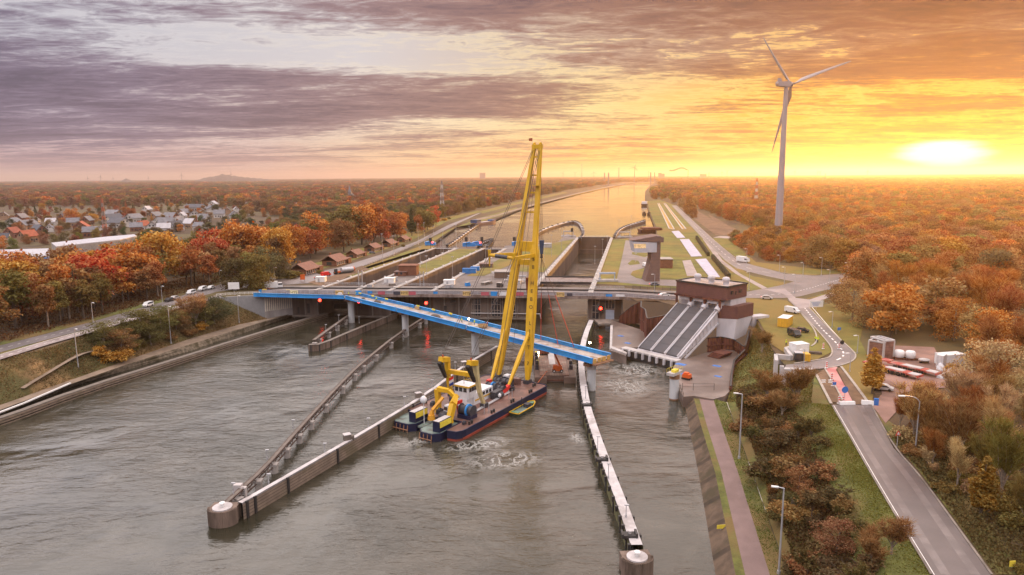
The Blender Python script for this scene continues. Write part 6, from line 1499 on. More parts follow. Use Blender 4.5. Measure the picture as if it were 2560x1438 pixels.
OAKS = ['oak0', 'oak1', 'oak2', 'oak3']; TALL = ['tall0', 'tall1', 'tall2']; BARE = ['bare0', 'bare1', 'bare2', 'bare3']
rng.seed(5)
# the wood beside the left road: a front row of tall stems and the fuller crowns behind
def one(kd, px, py, ptop, col, label, wf=1.0, z=12.0, name='tree', cat='tree', group=None, hmin=2.0):
    p = P(px, py, z) if z == 12.0 else G(px, py); z = p.z; h = max(hmin, top_at(p, ptop)-z); TREES.append((p.x, p.y)); return plant(kd, p, h, rng.uniform(0, 6.28), col, name, label, cat, group, wf)
one('oak1', 240, 765, 618, RED, 'large crimson red tree, the reddest crown in the wood by the left road', 1.15)
one('oak2', 205, 752, 618, ORG, 'orange tree directly behind the crimson tree of the left wood', 1.1)
one('oak0', 330, 742, 600, ORG, 'broad orange tree right behind the crimson tree, before the long grey roof', 1.1)
one('oak3', 410, 716, 575, GLD, 'wide golden tree in the middle of the left wood', 1.1)
one('oak0', 530, 690, 568, RED, 'red orange tree beside the lamp posts of the left wood', .9)
one('oak1', 590, 672, 548, ORG, 'large orange tree with a domed crown in the left wood', 1.1)
one('oak2', 655, 672, 552, ORG, 'orange domed tree left of the nearest brick house', 1.0)
one('oak3', 700, 680, 566, GLD, 'golden tree standing right before the nearest brick house', .9)
one('tall0', 60, 790, 640, GLD, 'golden tall tree at the left edge of the wood', 1.3)
one('tall2', 120, 775, 640, TAN, 'tan tall tree near the left edge of the wood, pale stems below', 1.3)
one('tall1', 175, 800, 690, BRN, 'brown tall tree with bare pale stems by the left road', 1.2)
wood([(-60, 866), (100, 826), (220, 795), (330, 765), (400, 742), (480, 720), (590, 698), (690, 686), (700, 680), (600, 686), (470, 708), (380, 728), (240, 770), (100, 805), (-60, 845)], 28, 5.4, TALL, {BRN: 4, TAN: 2, OLV: 3, RST: 3, ORG: 1}, (14, 21), 'tree', '{s} {c} tree in the front row of the wood by the left road', 'tree', 'trees of the left wood', wf=(1.0, 1.35))
wood([(-60, 840), (100, 800), (240, 765), (380, 724), (470, 704), (600, 682), (715, 668), (700, 650), (600, 650), (470, 664), (300, 690), (200, 712), (80, 726), (-60, 735)], 40, 8.5, OAKS+TALL[:1], {OLV: 5, BRN: 4, ORG: 4, RST: 3, GLD: 3, TAN: 1}, (17, 23), 'tree', '{s} {c} tree inside the wood by the left road', 'tree', 'trees of the left wood', wf=(.85, 1.1))
# behind the six brick houses
one('oak0', 790, 634, 526, ORG, 'bright orange tree behind the second brick house', 1.0)
one('oak1', 760, 640, 560, RED, 'dark red tree beside the nearest brick house', .8)
one('oak2', 905, 612, 503, ORG, 'large orange domed tree behind the middle brick houses', 1.15)
one('oak3', 935, 606, 508, RST, 'rust orange tree at the right side of the big domed crown', 1.0)
one('oak1', 872, 614, 512, OLV, 'olive green tree at the left of the big domed crown', 1.1)
one('oak0', 985, 598, 528, RST, 'rust red tree behind the fifth brick house', 1.1)
one('conifer', 1030, 590, 520, DGR, 'dark green conifer among the trees behind the brick houses', 1.2)
one('oak2', 1062, 580, 520, OLV, 'olive brown tree at the right end of the row behind the brick houses', 1.2)
wood([(720, 668), (790, 650), (890, 622), (980, 602), (1050, 585), (1088, 572), (1080, 556), (1000, 566), (900, 588), (800, 606), (715, 640)], 26, 10, OAKS, {ORG: 3, RST: 4, OLV: 4, BRN: 3, RED: 1}, (15, 24), 'tree', '{s} {c} tree behind the six brick houses', 'tree', 'trees behind the brick houses')
one('shrub0', 1122, 548, 541, OLV, 'round olive bush by the lattice mast at the canal road', 1.2, name='bush', cat='bush'); one('shrub1', 1110, 552, 543, GLD, 'round golden bush by the lattice mast at the canal road', 1.3, name='bush', cat='bush')
# the left slope thicket
SLZ = lambda x, y: 7.0
for kd, px, py, pt, z, col, lab in (('light0', 262, 868, 800, 8, OLV, 'olive bushy tree at the left end of the slope thicket'), ('light1', 350, 842, 768, 9, OLV, 'olive tree in the middle of the slope thicket'), ('light0', 305, 880, 820, 6, BRN, 'brown bushy tree low in the slope thicket'), ('light1', 405, 830, 762, 9, OLV, 'olive tree behind the slope lamp post'), ('light0', 440, 822, 770, 8, BRN, 'brown olive tree right of the slope lamp post'), ('bare1', 490, 812, 738, 8, TAN, 'bare brownish tree near the right end of the slope thicket'), ('light1', 536, 808, 738, 6, DGR, 'dark green tree beside the abutment wall'), ('light0', 515, 818, 762, 6, OLV, 'olive tree left of the dark green tree by the abutment'), ('light1', 378, 862, 806, 6, OLV, 'olive tree low on the slope below the road')):
    one(kd, px, py, pt, jit((.135, .115, .032) if col == OLV else col, .1), lab, 1.8, z)
for kd, px, py, z, col, lab in (('shrub0', 280, 905, 4.5, GLD, 'orange gold bush at the left foot of the slope thicket'), ('shrub1', 312, 890, 4.5, GLD, 'golden bush at the foot of the slope thicket, beside a yellow sapling'), ('shrub2', 250, 892, 5, GLD, 'golden bush below the olive tree at the left end'), ('shrub0', 505, 822, 5, GLD, 'orange bush under the bare tree near the abutment'), ('shrub1', 470, 838, 4, BRN, 'brown bush at the foot of the thicket, right half'), ('shrub2', 425, 850, 4, BRN, 'brown bush behind the foot of the slope lamp'), ('shrub1', 345, 872, 5, OLV, 'olive bush in the gap of the slope thicket')):
    plant(kd, G(px, py), rng.uniform(3.0, 4.2), rng.uniform(0, 6), jit(col, .1), 'bush', lab, 'bush', None, 1.3)
# right embankment scrub
def emb_z(x, y):
    best, zz = 1e9, 7
    for a, b_ in zip(RA, RB):
        for k in range(6):
            q = a.lerp(b_, k/5); d = (q.x-x)**2+(q.y-y)**2
            if d < best: best, zz = d, q.z
    return zz
emb = [a.lerp(b_, .10) for a, b_ in zip(RA[:6], RB[:6])]+[a.lerp(b_, .86) for a, b_ in zip(RA[:6], RB[:6])][::-1]
rng.seed(9)
wood(emb, 130, 1.8, ['shrub0', 'shrub1', 'shrub2', 'scrub0', 'scrub1', 'scrub0', 'scrub1'], {DBR: 7, DOL: 5, BRN: 3}, (1.4, 3.6), 'bush', '{s} {c} bush in the scrub on the right embankment', 'bush', 'scrub on the right embankment', zfun=emb_z, wf=(1.2, 2.0))
for kd, px, py, pt, z, col, lab in (('bare0', 1918, 1008, 930, 8, BRN, 'bare brown tree on the embankment left of the concrete abutment'), ('bare2', 1990, 1010, 920, 9, BRN, 'bare brown tree on the embankment below the concrete abutment'), ('bare1', 1955, 1040, 975, 7, TAN, 'tan bare tree on the embankment above the towpath lamp'), ('light0', 1995, 1235, 1170, 7, (.27, .115, .045), 'rust red round bush tree on the near embankment'), ('light1', 2090, 1390, 1290, 8, (.25, .11, .05), 'rust brown tree near the bottom of the embankment'), ('bare3', 2228, 1385, 1300, 11, BRN, 'bare brown shrub overhanging the near road edge'), ('bare2', 2180, 1420, 1330, 10, BRN, 'bare brown shrub at the bottom edge of the embankment'), ('bare0', 1905, 880, 828, 9, BRN, 'brown bare bush on the embankment by the yellow container')):
    one(kd, px, py, pt, jit(col, .1), lab, 1.9 if kd[0] == 'b' else 1.4, z)
# yard side and right wood
one('poplar', 2180, 985, 868, GLD, 'slim golden cypress shaped tree by the yard entrance', 1.6)
one('poplar', 2452, 1285, 1135, (.26, .14, .02), 'slim olive gold cypress shaped tree near the right edge', 1.5)
one('bare1', 2250, 1065, 988, RST, 'small reddish tree at the yard driveway, before the curved lamp', 1.0)
one('light1', 2470, 1010, 838, PAL, 'large pale buff tree beside the white sheeted heaps', 1.2)
one('light0', 2385, 985, 905, GLD, 'golden thin tree before the white sheeted heaps', 1.0)
one('bare3', 2240, 835, 768, RST, 'rust brown bare tree at the end of the wood behind the brick ruin', 1.2)
one('light1', 2130, 800, 690, TAN, 'large tan willow like tree at the corner of the right wood', 1.25)
one('light0', 2180, 822, 720, TAN, 'tan tree right of the large willow like tree', 1.25)
one('light1', 2090, 770, 705, BRN, 'brown tree left of the large willow like tree', 1.1)
rng.seed(21)
wood([(2262, 1090), (2330, 1060), (2420, 1030), (2570, 1000), (2640, 1060), (2640, 1445), (2520, 1445), (2440, 1310), (2340, 1180)], 46, 4.6, BARE+BARE+['light0', 'light1'], {PAL: 3, TAN: 4, BRN: 5, RST: 2, OLV: 3}, (5, 12), 'tree', '{s} {c} tree in the thicket between the near road and the yard', 'tree', 'thicket beside the near road', wf=(1.0, 1.35))
wood([(2255, 1110), (2330, 1190), (2420, 1300), (2500, 1445), (2640, 1445), (2560, 1250), (2420, 1110), (2300, 1050)], 38, 3.2, ['shrub0', 'shrub1', 'scrub0', 'scrub1'], {BRN: 4, OLV: 4, PAL: 2}, (1.8, 3.4), 'bush', '{s} {c} bush in the undergrowth beside the near road', 'bush', 'undergrowth beside the near road', wf=(1.0, 1.4))
wood([(2470, 960), (2570, 990), (2640, 980), (2640, 880), (2540, 890), (2480, 900)], 12, 7, BARE+['light0', 'light1'], {PAL: 2, TAN: 4, RST: 3, ORG: 3}, (10, 17), 'tree', '{s} {c} tree beside the white sheeted heaps', 'tree', 'trees right of the yard', wf=(1.0, 1.3))
wood([(2205, 850), (2330, 858), (2480, 878), (2640, 880), (2640, 750), (2500, 735), (2300, 735), (2180, 745), (2195, 800)], 40, 9.5, BARE+['oak0', 'light0'], {RST: 5, ORG: 5, TAN: 4, BRN: 2}, (11, 18), 'tree', '{s} {c} bare topped tree in the right wood behind the yard', 'tree', 'trees of the right wood', wf=(1.0, 1.4))
wood([(2165, 735), (2300, 730), (2500, 730), (2640, 740), (2640, 660), (2400, 650), (2170, 662), (2160, 690)], 0, 11, OAKS+BARE[:2], {RST: 5, ORG: 6, BRN: 3, GLD: 1}, (12, 18), 'tree', '{s} {c} tree in the right wood beyond the road bend', 'tree', 'trees of the right wood', wf=(1.0, 1.35))
wood([(1835, 612), (1900, 618), (2000, 640), (2150, 660), (2200, 640), (2100, 612), (1980, 594), (1870, 590)], 26, 11, OAKS, {ORG: 4, GLD: 5, BRN: 4, RST: 2}, (8, 13), 'tree', '{s} {c} tree at the foot of the wind turbine', 'tree', 'trees below the wind turbine', wf=(1.0, 1.3))
wood([(1640, 500), (1672, 502), (1735, 540), (1800, 566), (1850, 580), (1880, 560), (1800, 530), (1700, 496), (1660, 486)], 0, 12, OAKS, {BRN: 5, RST: 4, TAN: 1}, (12, 20), 'tree', '{s} {c} tree along the far canal road on the right bank', 'tree', 'trees of the far right bank')

# ---- everything farther off: one forest
NOF = [[q for q in PL(px, 12)] for px in (
    [(1080, 622), (1060, 606), (1095, 575), (1195, 522), (1300, 500), (1430, 474), (1560, 455), (1660, 455), (1630, 480), (1630, 500), (1672, 498), (1740, 552), (1800, 582), (1845, 616), (1885, 650), (2150, 684), (2180, 700), (1880, 800), (1480, 720), (1340, 720), (800, 790)],
    [(-60, 730), (80, 724), (200, 710), (300, 690), (470, 664), (600, 648), (660, 620), (760, 560), (690, 540), (560, 512), (420, 512), (300, 520), (180, 516), (-80, 520)],
    [(700, 700), (715, 640), (800, 606), (900, 588), (1000, 566), (1090, 550), (1200, 522), (1230, 560), (1100, 620), (960, 700), (800, 790)],
    [(2060, 700), (2160, 726), (2640, 728), (2700, 1438), (1700, 1438), (1850, 800)], [(0, 900), (700, 690), (730, 640), (-60, 720)],
    [(1690, 500), (1850, 560), (1960, 590), (1850, 600), (1780, 590)])]
pts, cl_, sc_l, kd_l = [], [], [], []
rng.seed(3); d = 330.0
PALF = [ORG, RST, (.25, .10, .035), (.22, .10, .045), BRN, (.20, .105, .048), (.27, .155, .07), OLV, (.19, .085, .035), (.17, .10, .04)]
while d < 15000:
    sp = max(8.5, d*.0068); n = int(R(86)*d/sp)
    for k in range(n):
        a = R(-43)+R(86)*(k+rng.random())/n; dd = d*(1+rng.uniform(-.02, .02)); x, y = math.sin(a)*dd, math.cos(a)*dd
        if any(in_poly(x, y, q) for q in NOF) and not (rng.random() < .17 and in_poly(x, y, NOF[1]) and y > 470): continue
        patch = math.sin(x*.004+1.3)+math.sin(y*.0031+x*.0012)+.6*math.sin(y*.011)
        c = rng.choice(PALF) if patch < .8 else rng.choice([OLV, DGR, (.17, .10, .045), BRN, (.11, .075, .034)])
        if x > 140 and dd < 1300: c = rng.choice([ORG, RST, TAN, (.34, .15, .05), (.28, .12, .04), (.24, .13, .05), (.40, .17, .04)])
        if rng.random() < .12 and patch < -.6: continue
        pts.append((x, y, 11.7)); cl_.append(tuple(v*rng.uniform(.72, 1.25) for v in c)+(1.0,)); h = rng.uniform(11, 19)/20*(.6 if in_poly(x, y, NOF[1]) or (x > 140 and y < 560 and x < .44*y) else 1.0)*(1.0 if dd < 1500 else min(1.25, 1+(dd-1500)*.00005)); w_ = max(1.0, sp/9.5)*rng.uniform(.9, 1.3)
        sc_l.append((h*w_, h*w_, h)); kd_l.append(rng.randrange(3)+(3 if dd < 1100 else 0))
    d *= 1.034 if d > 900 else 1.026
fm = bpy.data.meshes.new('forest'); fm.vertices.add(len(pts)); fm.vertices.foreach_set('co', np.array(pts, dtype=np.float32).reshape(-1))
for nm_, ty, dat in (('tint', 'FLOAT_COLOR', cl_), ('size', 'FLOAT_VECTOR', sc_l)):
    at = fm.attributes.new(nm_, ty, 'POINT'); at.data.foreach_set('color' if ty == 'FLOAT_COLOR' else 'vector', np.array(dat, dtype=np.float32).reshape(-1))
at = fm.attributes.new('which', 'INT', 'POINT'); at.data.foreach_set('value', np.array(kd_l, dtype=np.int32))
at = fm.attributes.new('turn', 'FLOAT_VECTOR', 'POINT'); at.data.foreach_set('vector', np.array([(0, 0, rng.uniform(0, 6.28)) for _ in pts], dtype=np.float32).reshape(-1))
fo = bpy.data.objects.new('forest', fm); C.objects.link(fo); tag(fo, 'autumn forest reaching from the town and the canal to the horizon', None, None, 'stuff')
fsrc = []
for k in range(6):
    cm, mb = broadleaf(20, 16, 650 if k < 3 else 3400, 2.0 if k < 3 else .85, 200+k, .3, .12); cm.materials.append(m_leaff); so = bpy.data.objects.new('forest_crown', cm); fsrc.append(so)
ng = bpy.data.node_groups.new('forest', 'GeometryNodeTree'); ng.interface.new_socket('Geometry', in_out='INPUT', socket_type='NodeSocketGeometry'); ng.interface.new_socket('Geometry', in_out='OUTPUT', socket_type='NodeSocketGeometry')
N = ng.nodes; gi = N.new('NodeGroupInput'); go = N.new('NodeGroupOutput'); jn = N.new('GeometryNodeJoinGeometry')
def attr(nm_, ty): n = N.new('GeometryNodeInputNamedAttribute'); n.data_type = ty; n.inputs[0].default_value = nm_; return n.outputs[0]
m2p = N.new('GeometryNodeMeshToPoints'); ng.links.new(gi.outputs[0], m2p.inputs[0])
for k, so in enumerate(fsrc):
    oi = N.new('GeometryNodeObjectInfo'); oi.inputs[0].default_value = so; oi.inputs[1].default_value = False
    ip = N.new('GeometryNodeInstanceOnPoints'); eq = N.new('FunctionNodeCompare'); eq.data_type = 'INT'; eq.operation = 'EQUAL'
    ng.links.new(attr('which', 'INT'), [i for i in eq.inputs if i.type == 'INT'][0]); [i for i in eq.inputs if i.type == 'INT'][1].default_value = k
    ng.links.new(m2p.outputs[0], ip.inputs['Points']); ng.links.new(eq.outputs[0], ip.inputs['Selection']); ng.links.new(oi.outputs['Geometry'], ip.inputs['Instance'])
    e2r = N.new('FunctionNodeEulerToRotation'); ng.links.new(attr('turn', 'FLOAT_VECTOR'), e2r.inputs[0]); ng.links.new(e2r.outputs[0], ip.inputs['Rotation']); ng.links.new(attr('size', 'FLOAT_VECTOR'), ip.inputs['Scale'])
    ng.links.new(ip.outputs[0], jn.inputs[0])
ng.links.new(jn.outputs[0], go.inputs[0])
md = fo.modifiers.new('forest', 'NODES'); md.node_group = ng
# ground cover: brown undergrowth on the embankment, dry grass on the left slope, tufts on the verges
def cover_stuff(name, label, rows_a, rows_b, n, size, col, up=.5, h=.5):
    pa, pb = [Vector(q) for q in rows_a], [Vector(q) for q in rows_b]; segs = list(zip(pa, pb, pa[1:], pb[1:])); ar = np.array([((c-a).length+(d_-b_).length)*((b_-a).length+(d_-c).length) for a, b_, c, d_ in segs]); kk = nrg.choice(len(segs), n, p=ar/ar.sum()); S_ = np.array([[list(q) for q in s_] for s_ in segs]); u, v = nrg.random((n, 1)), nrg.random((n, 1)); q = S_[kk]
    p = (q[:, 0]*(1-u)+q[:, 2]*u)*(1-v)+(q[:, 1]*(1-u)+q[:, 3]*u)*v
    cl_ = .5+.5*np.sin(p[:, 0]*.31+2*np.sin(p[:, 1]*.17))*np.sin(p[:, 1]*.23+1.3*np.sin(p[:, 0]*.29)); keep = nrg.random(n) < .25+.75*cl_; p = p[keep]; cl_ = cl_[keep]; m_ = len(p); p[:, 2] += nrg.random(m_)*h*(.3+.9*cl_)
    nn = nrg.normal(size=(m_, 3)); nn[:, 2] *= up; me = leaves_mesh(name, p, nn, size*(.5+nrg.random(m_))); me.materials.append(m_leaf); o = bpy.data.objects.new(name, me); C.objects.link(o); o.color = tuple(col)+(1,); tag(o, label, kind='stuff'); return o
mixl = lambda k: [a.lerp(b_, k) for a, b_ in zip(RA[:7], RB[:7])]
cover_stuff('undergrowth', 'tangled brown undergrowth on the right embankment', mixl(.12), mixl(.80), 42000, .42, (.105, .060, .024), h=1.0); cover_stuff('undergrowth', 'olive undergrowth among the brown on the right embankment', mixl(.12), mixl(.82), 16000, .36, (.10, .085, .024), h=1.0)
cover_stuff('grass', 'rough grass of the verge above the embankment', mixl(.78), [q.lerp(p_, .7) for q, p_ in zip(mixl(1.0), mixl(1.0))], 14000, .24, (.16, .15, .03), h=.2)
cover_stuff('grass', 'mown grass beside the near road', RB[1:6], PL([(2328, 1437), (2238, 1287), (2176, 1183), (2130, 1101), (2079, 1013)], 11.98), 34000, .2, (.17, .165, .03), h=.12); cover_stuff('grass', 'grass between the towpath and the gutter', R2, R5, 14000, .2, (.13, .15, .03), h=.12)
cover_stuff('grass', 'rough brown and green grass on the upper embankment', RA[5:], RB[5:], 26000, .34, (.15, .12, .03), h=.3)
nr = PL([(2236, 1104), (2300, 1178), (2390, 1300), (2490, 1437)]); nr2 = PL([(2300, 1060), (2420, 1160), (2560, 1290), (2660, 1437)]); cover_stuff('undergrowth', 'brown and olive undergrowth right of the near road', nr, nr2, 26000, .38, (.13, .095, .035), h=.9)
cover_stuff('grass', 'dry tussock grass on the left slope', L2[1:], L3[1:], 30000, .36, (.21, .135, .055), h=.35); cover_stuff('grass', 'green tussock grass on the left slope', L2[1:], L3[1:], 14000, .30, (.10, .10, .026), h=.25)
lf_ = PL([(0, 858), (110, 830), (225, 800), (312, 775), (422, 746), (560, 702), (690, 690)]); lf2 = PL([(-60, 800), (80, 780), (200, 755), (300, 730), (420, 705), (560, 680), (700, 668)]); cover_stuff('fallen_leaves', 'brown fallen leaves and undergrowth under the left wood', lf_, lf2, 22000, .6, (.15, .075, .03), h=1.2)
print('FOREST', len(pts), 'TREES', len(TREES))
# ================================================================== lamps
def lamp(label, px, py, pt, z=12.0, kind_='street', arm=(1, 0), group='street lamps', r=.09):
    p = P(px, py, z); h = max(2.0, top_at(p, pt)-z); a = math.atan2(arm[1], arm[0]); o = thing('street_lamp' if kind_ != 'mast' else 'lamp_mast', label, 'street lamp' if kind_ != 'mast' else 'lamp mast', p, a, group)
    r = r*max(1, h/9)
    b = MB(); b.tube((0, 0, -.1), (0, 0, h), r*1.25, r*.8, 8); b.tube((0, 0, 0), (0, 0, .5), r*2.2, r*2.0, 8); b.build('pole', m_steel if kind_ != 'dark' else m_dark, o)
    if kind_ == 'street':
        b = MB(); b.tube((0, 0, h), (.9, 0, h+.12), r*.7, r*.6, 6); b.build('arm', m_steel, o)
        b = MB(); b.box((1.25, 0, h+.12), (1.0, .36, .17)); b.build('lamp_head', m_white, o)
    elif kind_ == 'curved':
        b = MB(); q = [Vector((0, 0, h-.4))]+[Vector((1.9*(1-math.cos(t)), 0, h-.4+1.3*math.sin(t))) for t in (R(k*18) for k in range(1, 6))]; b.path(q, r*.75, 6); b.tube(q[-1], q[-1]+Vector((.9, 0, .02)), r*.75, r*.7, 6); b.build('arm', m_steel, o)
        b = MB(); b.box(q[-1]+Vector((1.2, 0, 0)), (1.1, .42, .2)); b.build('lamp_head', m_white, o)
    elif kind_ == 'mast':
        b = MB(); b.box((0, 0, h), (1.3, .25, .3)); b.build('lamp_head', m_steel, o)
    else:
        b = MB(); b.box((.1, 0, h+.06), (.75, .36, .16)); b.build('lamp_head', m_steel, o)
    return o
for q in ((234, 814, 756, 12, 'street lamp at the left edge of the wood road'), (407, 765, 715, 12, 'street lamp between the white van and the dark car'), (552, 725, 676, 12, 'street lamp before the middle of the left wood'), (687, 707, 669, 12, 'street lamp beside the white lorry'), (590, 727, 700, 12, 'short street lamp behind the left abutment'),
          (197, 928, 821, 3.5, 'street lamp on the left slope below the cycle path'), (428, 859, 766, 3, 'street lamp in the slope thicket by the gravel path'), (598, 807, 739, 3, 'street lamp in front of the abutment wall')): lamp(q[4], *q[:4], arm=(1, -.6))
for q in ((1848, 1146, 985, 2.6, 'street lamp beside the towpath, farther one'), (1947, 1434, 1219, 2.6, 'street lamp beside the towpath, near one at the bottom edge')): lamp(q[4], *q[:4], arm=(-1, .3))
RL = ((1866, 660, 622, 'street lamp beside the white lorry on the canal road'), (1948, 681, 638, 'street lamp on the verge below the wind turbine'), (1960, 717, 668, 'street lamp in the middle of the triangular lawn'), (2007, 693, 657, 'street lamp at the tip of the triangular lawn'), (2053, 688, 644, 'street lamp on the far side of the road bend'), (2072, 724, 674, 'street lamp on the near side of the road bend'), (2116, 703, 657, 'street lamp at the right end of the road bend'), (1872, 726, 680, 'street lamp beside the pumping station roof'), (1986, 734, 686, 'street lamp at the crossing by the junction'), (2080, 819, 779, 'street lamp on the grass right of the dashed works road'), (2143, 884, 838, 'street lamp above the brown bins'), (2124, 930, 882, 'street lamp at the sharp bend of the works road'), (2009, 919, 873, 'lamp on the concrete abutment beside the generators'), (1636, 731, 686, 'tall pole between the grey and the white car'))
for px, py, pt, lab in RL: lamp(lab, px, py, pt, arm=(-1, -.4))
lamp('curved neck street lamp beside the near road', 2288, 1128, 1000, kind_='curved', arm=(-1, .15), r=.11)
GLW = ((584, 1235, 1208, 'dark topped lamp on the trussed walkway next to the timber dolphin'), (668, 1148, 1126, 'walkway lamp on the truss, second from the dolphin'), (733, 1071, 1055, 'walkway lamp on the truss, third from the dolphin'), (672, 1210, 1187, 'walkway lamp on the timber guide wall nearest the dolphin'), (812, 1133, 1109, 'walkway lamp on the timber guide wall before the near mooring block'), (921, 1070, 1046, 'walkway lamp on the timber guide wall after the near mooring block'), (1011, 1015, 992, 'walkway lamp on the timber guide wall beside the pontoon stern'), (1080, 968, 950, 'walkway lamp on the timber guide wall behind the deck cranes'), (1138, 927, 906, 'walkway lamp on the timber guide wall behind the gantry'), (1183, 901, 876, 'walkway lamp on the timber guide wall under the third pier'), (1494, 1132, 1092, 'walkway lamp on the curved guide wall before the middle niche'), (1521, 1196, 1160, 'walkway lamp on the curved guide wall after the middle niche'), (1565, 1293, 1263, 'walkway lamp on the curved guide wall near the dark dolphin'), (1464, 997, 966, 'walkway lamp on the curved guide wall by the far niche'), (815, 830, 812, 'walkway lamp on the small V, left arm, near the tip'), (847, 802, 788, 'walkway lamp on the small V, left arm, far end'), (840, 827, 812, 'walkway lamp on the small V, right arm, near the tip'), (898, 808, 792, 'walkway lamp on the small V, right arm, by the first pier'))
for px, py, pt, lab in GLW: lamp(lab, px, py, pt, 3.0, 'walk', group='lamps on the guide walls', r=.075)
MST = ((957, 655, 585, 'lamp mast on the canal road lawn, left one'), (985, 640, 590, 'lamp mast on the canal road lawn before the lattice tower'), (1046, 612, 560, 'lamp mast on the canal road verge by the end of the lawn'), (1061, 607, 557, 'lamp mast on the canal road verge beside its twin'), (1084, 600, 566, 'lamp mast by the left gate machine'), (1051, 668, 618, 'lamp mast beside the brick hut roof'), (1103, 650, 598, 'lamp mast on the first island lawn, near half'), (1108, 632, 578, 'lamp mast on the first island lawn, far half'), (1141, 622, 562, 'tall lamp mast at the first island head'), (1174, 616, 566, 'tall lamp mast at the blue gate machine'), (1067, 692, 640, 'lamp mast right of the brick hut'), (1132, 694, 642, 'lamp mast at the middle chamber wall, near end'), (1214, 655, 612, 'lamp mast left of the mesh shed'), (1228, 708, 646, 'lamp mast right of the blue containers'), (1361, 657, 614, 'lamp mast on the second island lawn, beside the crane leg'), (1379, 642, 588, 'lamp mast on the second island lawn, middle'), (1404, 625, 572, 'lamp mast at the bend of the second island'), (1487, 660, 616, 'lamp mast on the right wall of the widest chamber, near'), (1506, 636, 598, 'lamp mast on the right wall of the widest chamber, middle'), (1518, 620, 590, 'lamp mast on the right wall of the widest chamber, far'), (1577, 590, 540, 'lamp mast on the bank behind the control tower'), (1589, 655, 634, 'short lamp mast in the grass bed of the forecourt'), (1547, 590, 550, 'lamp mast at the upper right head of the widest lock'))
for px, py, pt, lab in MST: lamp(lab, px, py, pt, 12.3, 'mast', group='lamp masts of the lock', r=.06)

# ================================================================== vehicles
CARM = {'white': mat('white car paint', (.66, .66, .66), .3, .04, 1), 'dark': mat('dark car paint', (.03, .028, .03), .25, .1, 1), 'grey': mat('grey blue car paint', (.13, .15, .19), .3, .1, 1), 'silver': mat('silver car paint', (.45, .43, .42), .3, .08, 1), 'red': m_redp, 'orange': m_orange}
m_tail = mat('red tail lamp', (.5, .02, .01), .4, 0, emit=(1, .05, .02, 2.5))
def vehicle(label, px, py, hd, kind_='car', col='white', z=12.12, name=None, cat=None, group=None):
    p = P(px, py, z); L_, W_, Hh = {'car': (4.4, 1.8, 1.45), 'van': (5.2, 1.95, 2.2), 'lorry': (8.0, 2.4, 3.3), 'minivan': (4.6, 1.85, 1.85)}[kind_]
    o = thing(name or {'car': 'parked_car', 'van': 'van', 'lorry': 'lorry', 'minivan': 'van'}[kind_], label, cat or ('car' if kind_ == 'car' else 'lorry' if kind_ == 'lorry' else 'van'), p, hd, group)
    if kind_ == 'car': prof = [(-2.2, .35), (2.2, .35), (2.2, .75), (1.5, .92), (.75, 1.42), (-1.2, 1.45), (-1.9, .98), (-2.2, .9)]
    elif kind_ == 'minivan': prof = [(-2.3, .35), (2.3, .35), (2.3, .85), (1.6, 1.05), (.95, 1.8), (-2.1, 1.85), (-2.3, 1.0)]
    elif kind_ == 'van': prof = [(-2.6, .4), (2.6, .4), (2.6, 1.0), (2.1, 1.25), (1.4, 2.15), (-2.55, 2.2)]
    else: prof = [(-4, .6), (4, .6), (4, 1.4), (3.7, 2.7), (2.1, 2.8), (1.9, 1.2), (-4, 1.2)]
    b = MB(); b.extr(prof, (0, W_/2, 0), (1, 0, 0), (0, 0, 1), (0, -1, 0), W_); b.build('body', CARM[col], o)
    b = MB()
    if kind_ == 'lorry': b.box((2.95, 0, 2.15), (1.75, W_+.04, .7))
    elif kind_ == 'van': b.extr([(1.2, 1.35), (2.05, 1.32), (1.42, 2.06), (1.0, 2.06)], (0, W_/2+.02, 0), (1, 0, 0), (0, 0, 1), (0, -1, 0), W_+.04)
    elif kind_ == 'minivan': b.extr([(-2.0, 1.12), (1.5, 1.12), (.98, 1.7), (-1.95, 1.72)], (0, W_/2+.02, 0), (1, 0, 0), (0, 0, 1), (0, -1, 0), W_+.04)
    else: b.extr([(-1.75, .98), (1.35, .95), (.72, 1.34), (-1.15, 1.36)], (0, W_/2+.02, 0), (1, 0, 0), (0, 0, 1), (0, -1, 0), W_+.04)
    b.build('windows', m_glass, o)
    if kind_ == 'lorry': b = MB(); b.box((-1.0, 0, 2.3), (5.8, 2.5, 2.2)); b.build('cargo_box', m_white, o)
    for x in (-L_*.31, L_*.31):
        for y in (-W_/2+.1, W_/2-.1):
            b = MB(); b.tube((x, y-.11, .34), (x, y+.11, .34), .34, .34, 12); b.build('wheel', m_black, o)
    for y in (-W_*.36, W_*.36):
        b = MB(); b.box((L_/2, y, .72), (.08, .35, .18)); b.build('headlight', m_glass, o)
        b = MB(); b.box((-L_/2, y, .85), (.08, .25, .25)); b.build('tail_light', m_tail, o)
    return o
RD = (lambda v: math.atan2(v.y, v.x))(P(480, 748)-P(312, 797))
vehicle('white van parked beside the wood, the nearest vehicle on the left road', 370, 766, RD+math.pi, 'minivan')
vehicle('dark car parked behind the lamp post on the left road', 423, 753, RD+math.pi, 'car', 'dark')
vehicle('silver car with red tail lights beside the dark car on the left road', 438, 748, RD, 'car', 'silver')
vehicle('white van between the dark car and the pair of white vehicles', 478, 735, RD+math.pi, 'minivan')
vehicle('white van, left one of the touching pair on the left road', 506, 726, RD+math.pi, 'minivan')
vehicle('white car, right one of the touching pair on the left road', 528, 722, RD+math.pi, 'car')
vehicle('white box lorry at the left end of the road bridge', 684, 722, .35, 'lorry')
vehicle('white lorry on the canal road below the wind turbine', 1857, 656, -1.05, 'lorry')
vehicle('white van parked on the control tower forecourt', 1613, 667, -1.5, 'van')
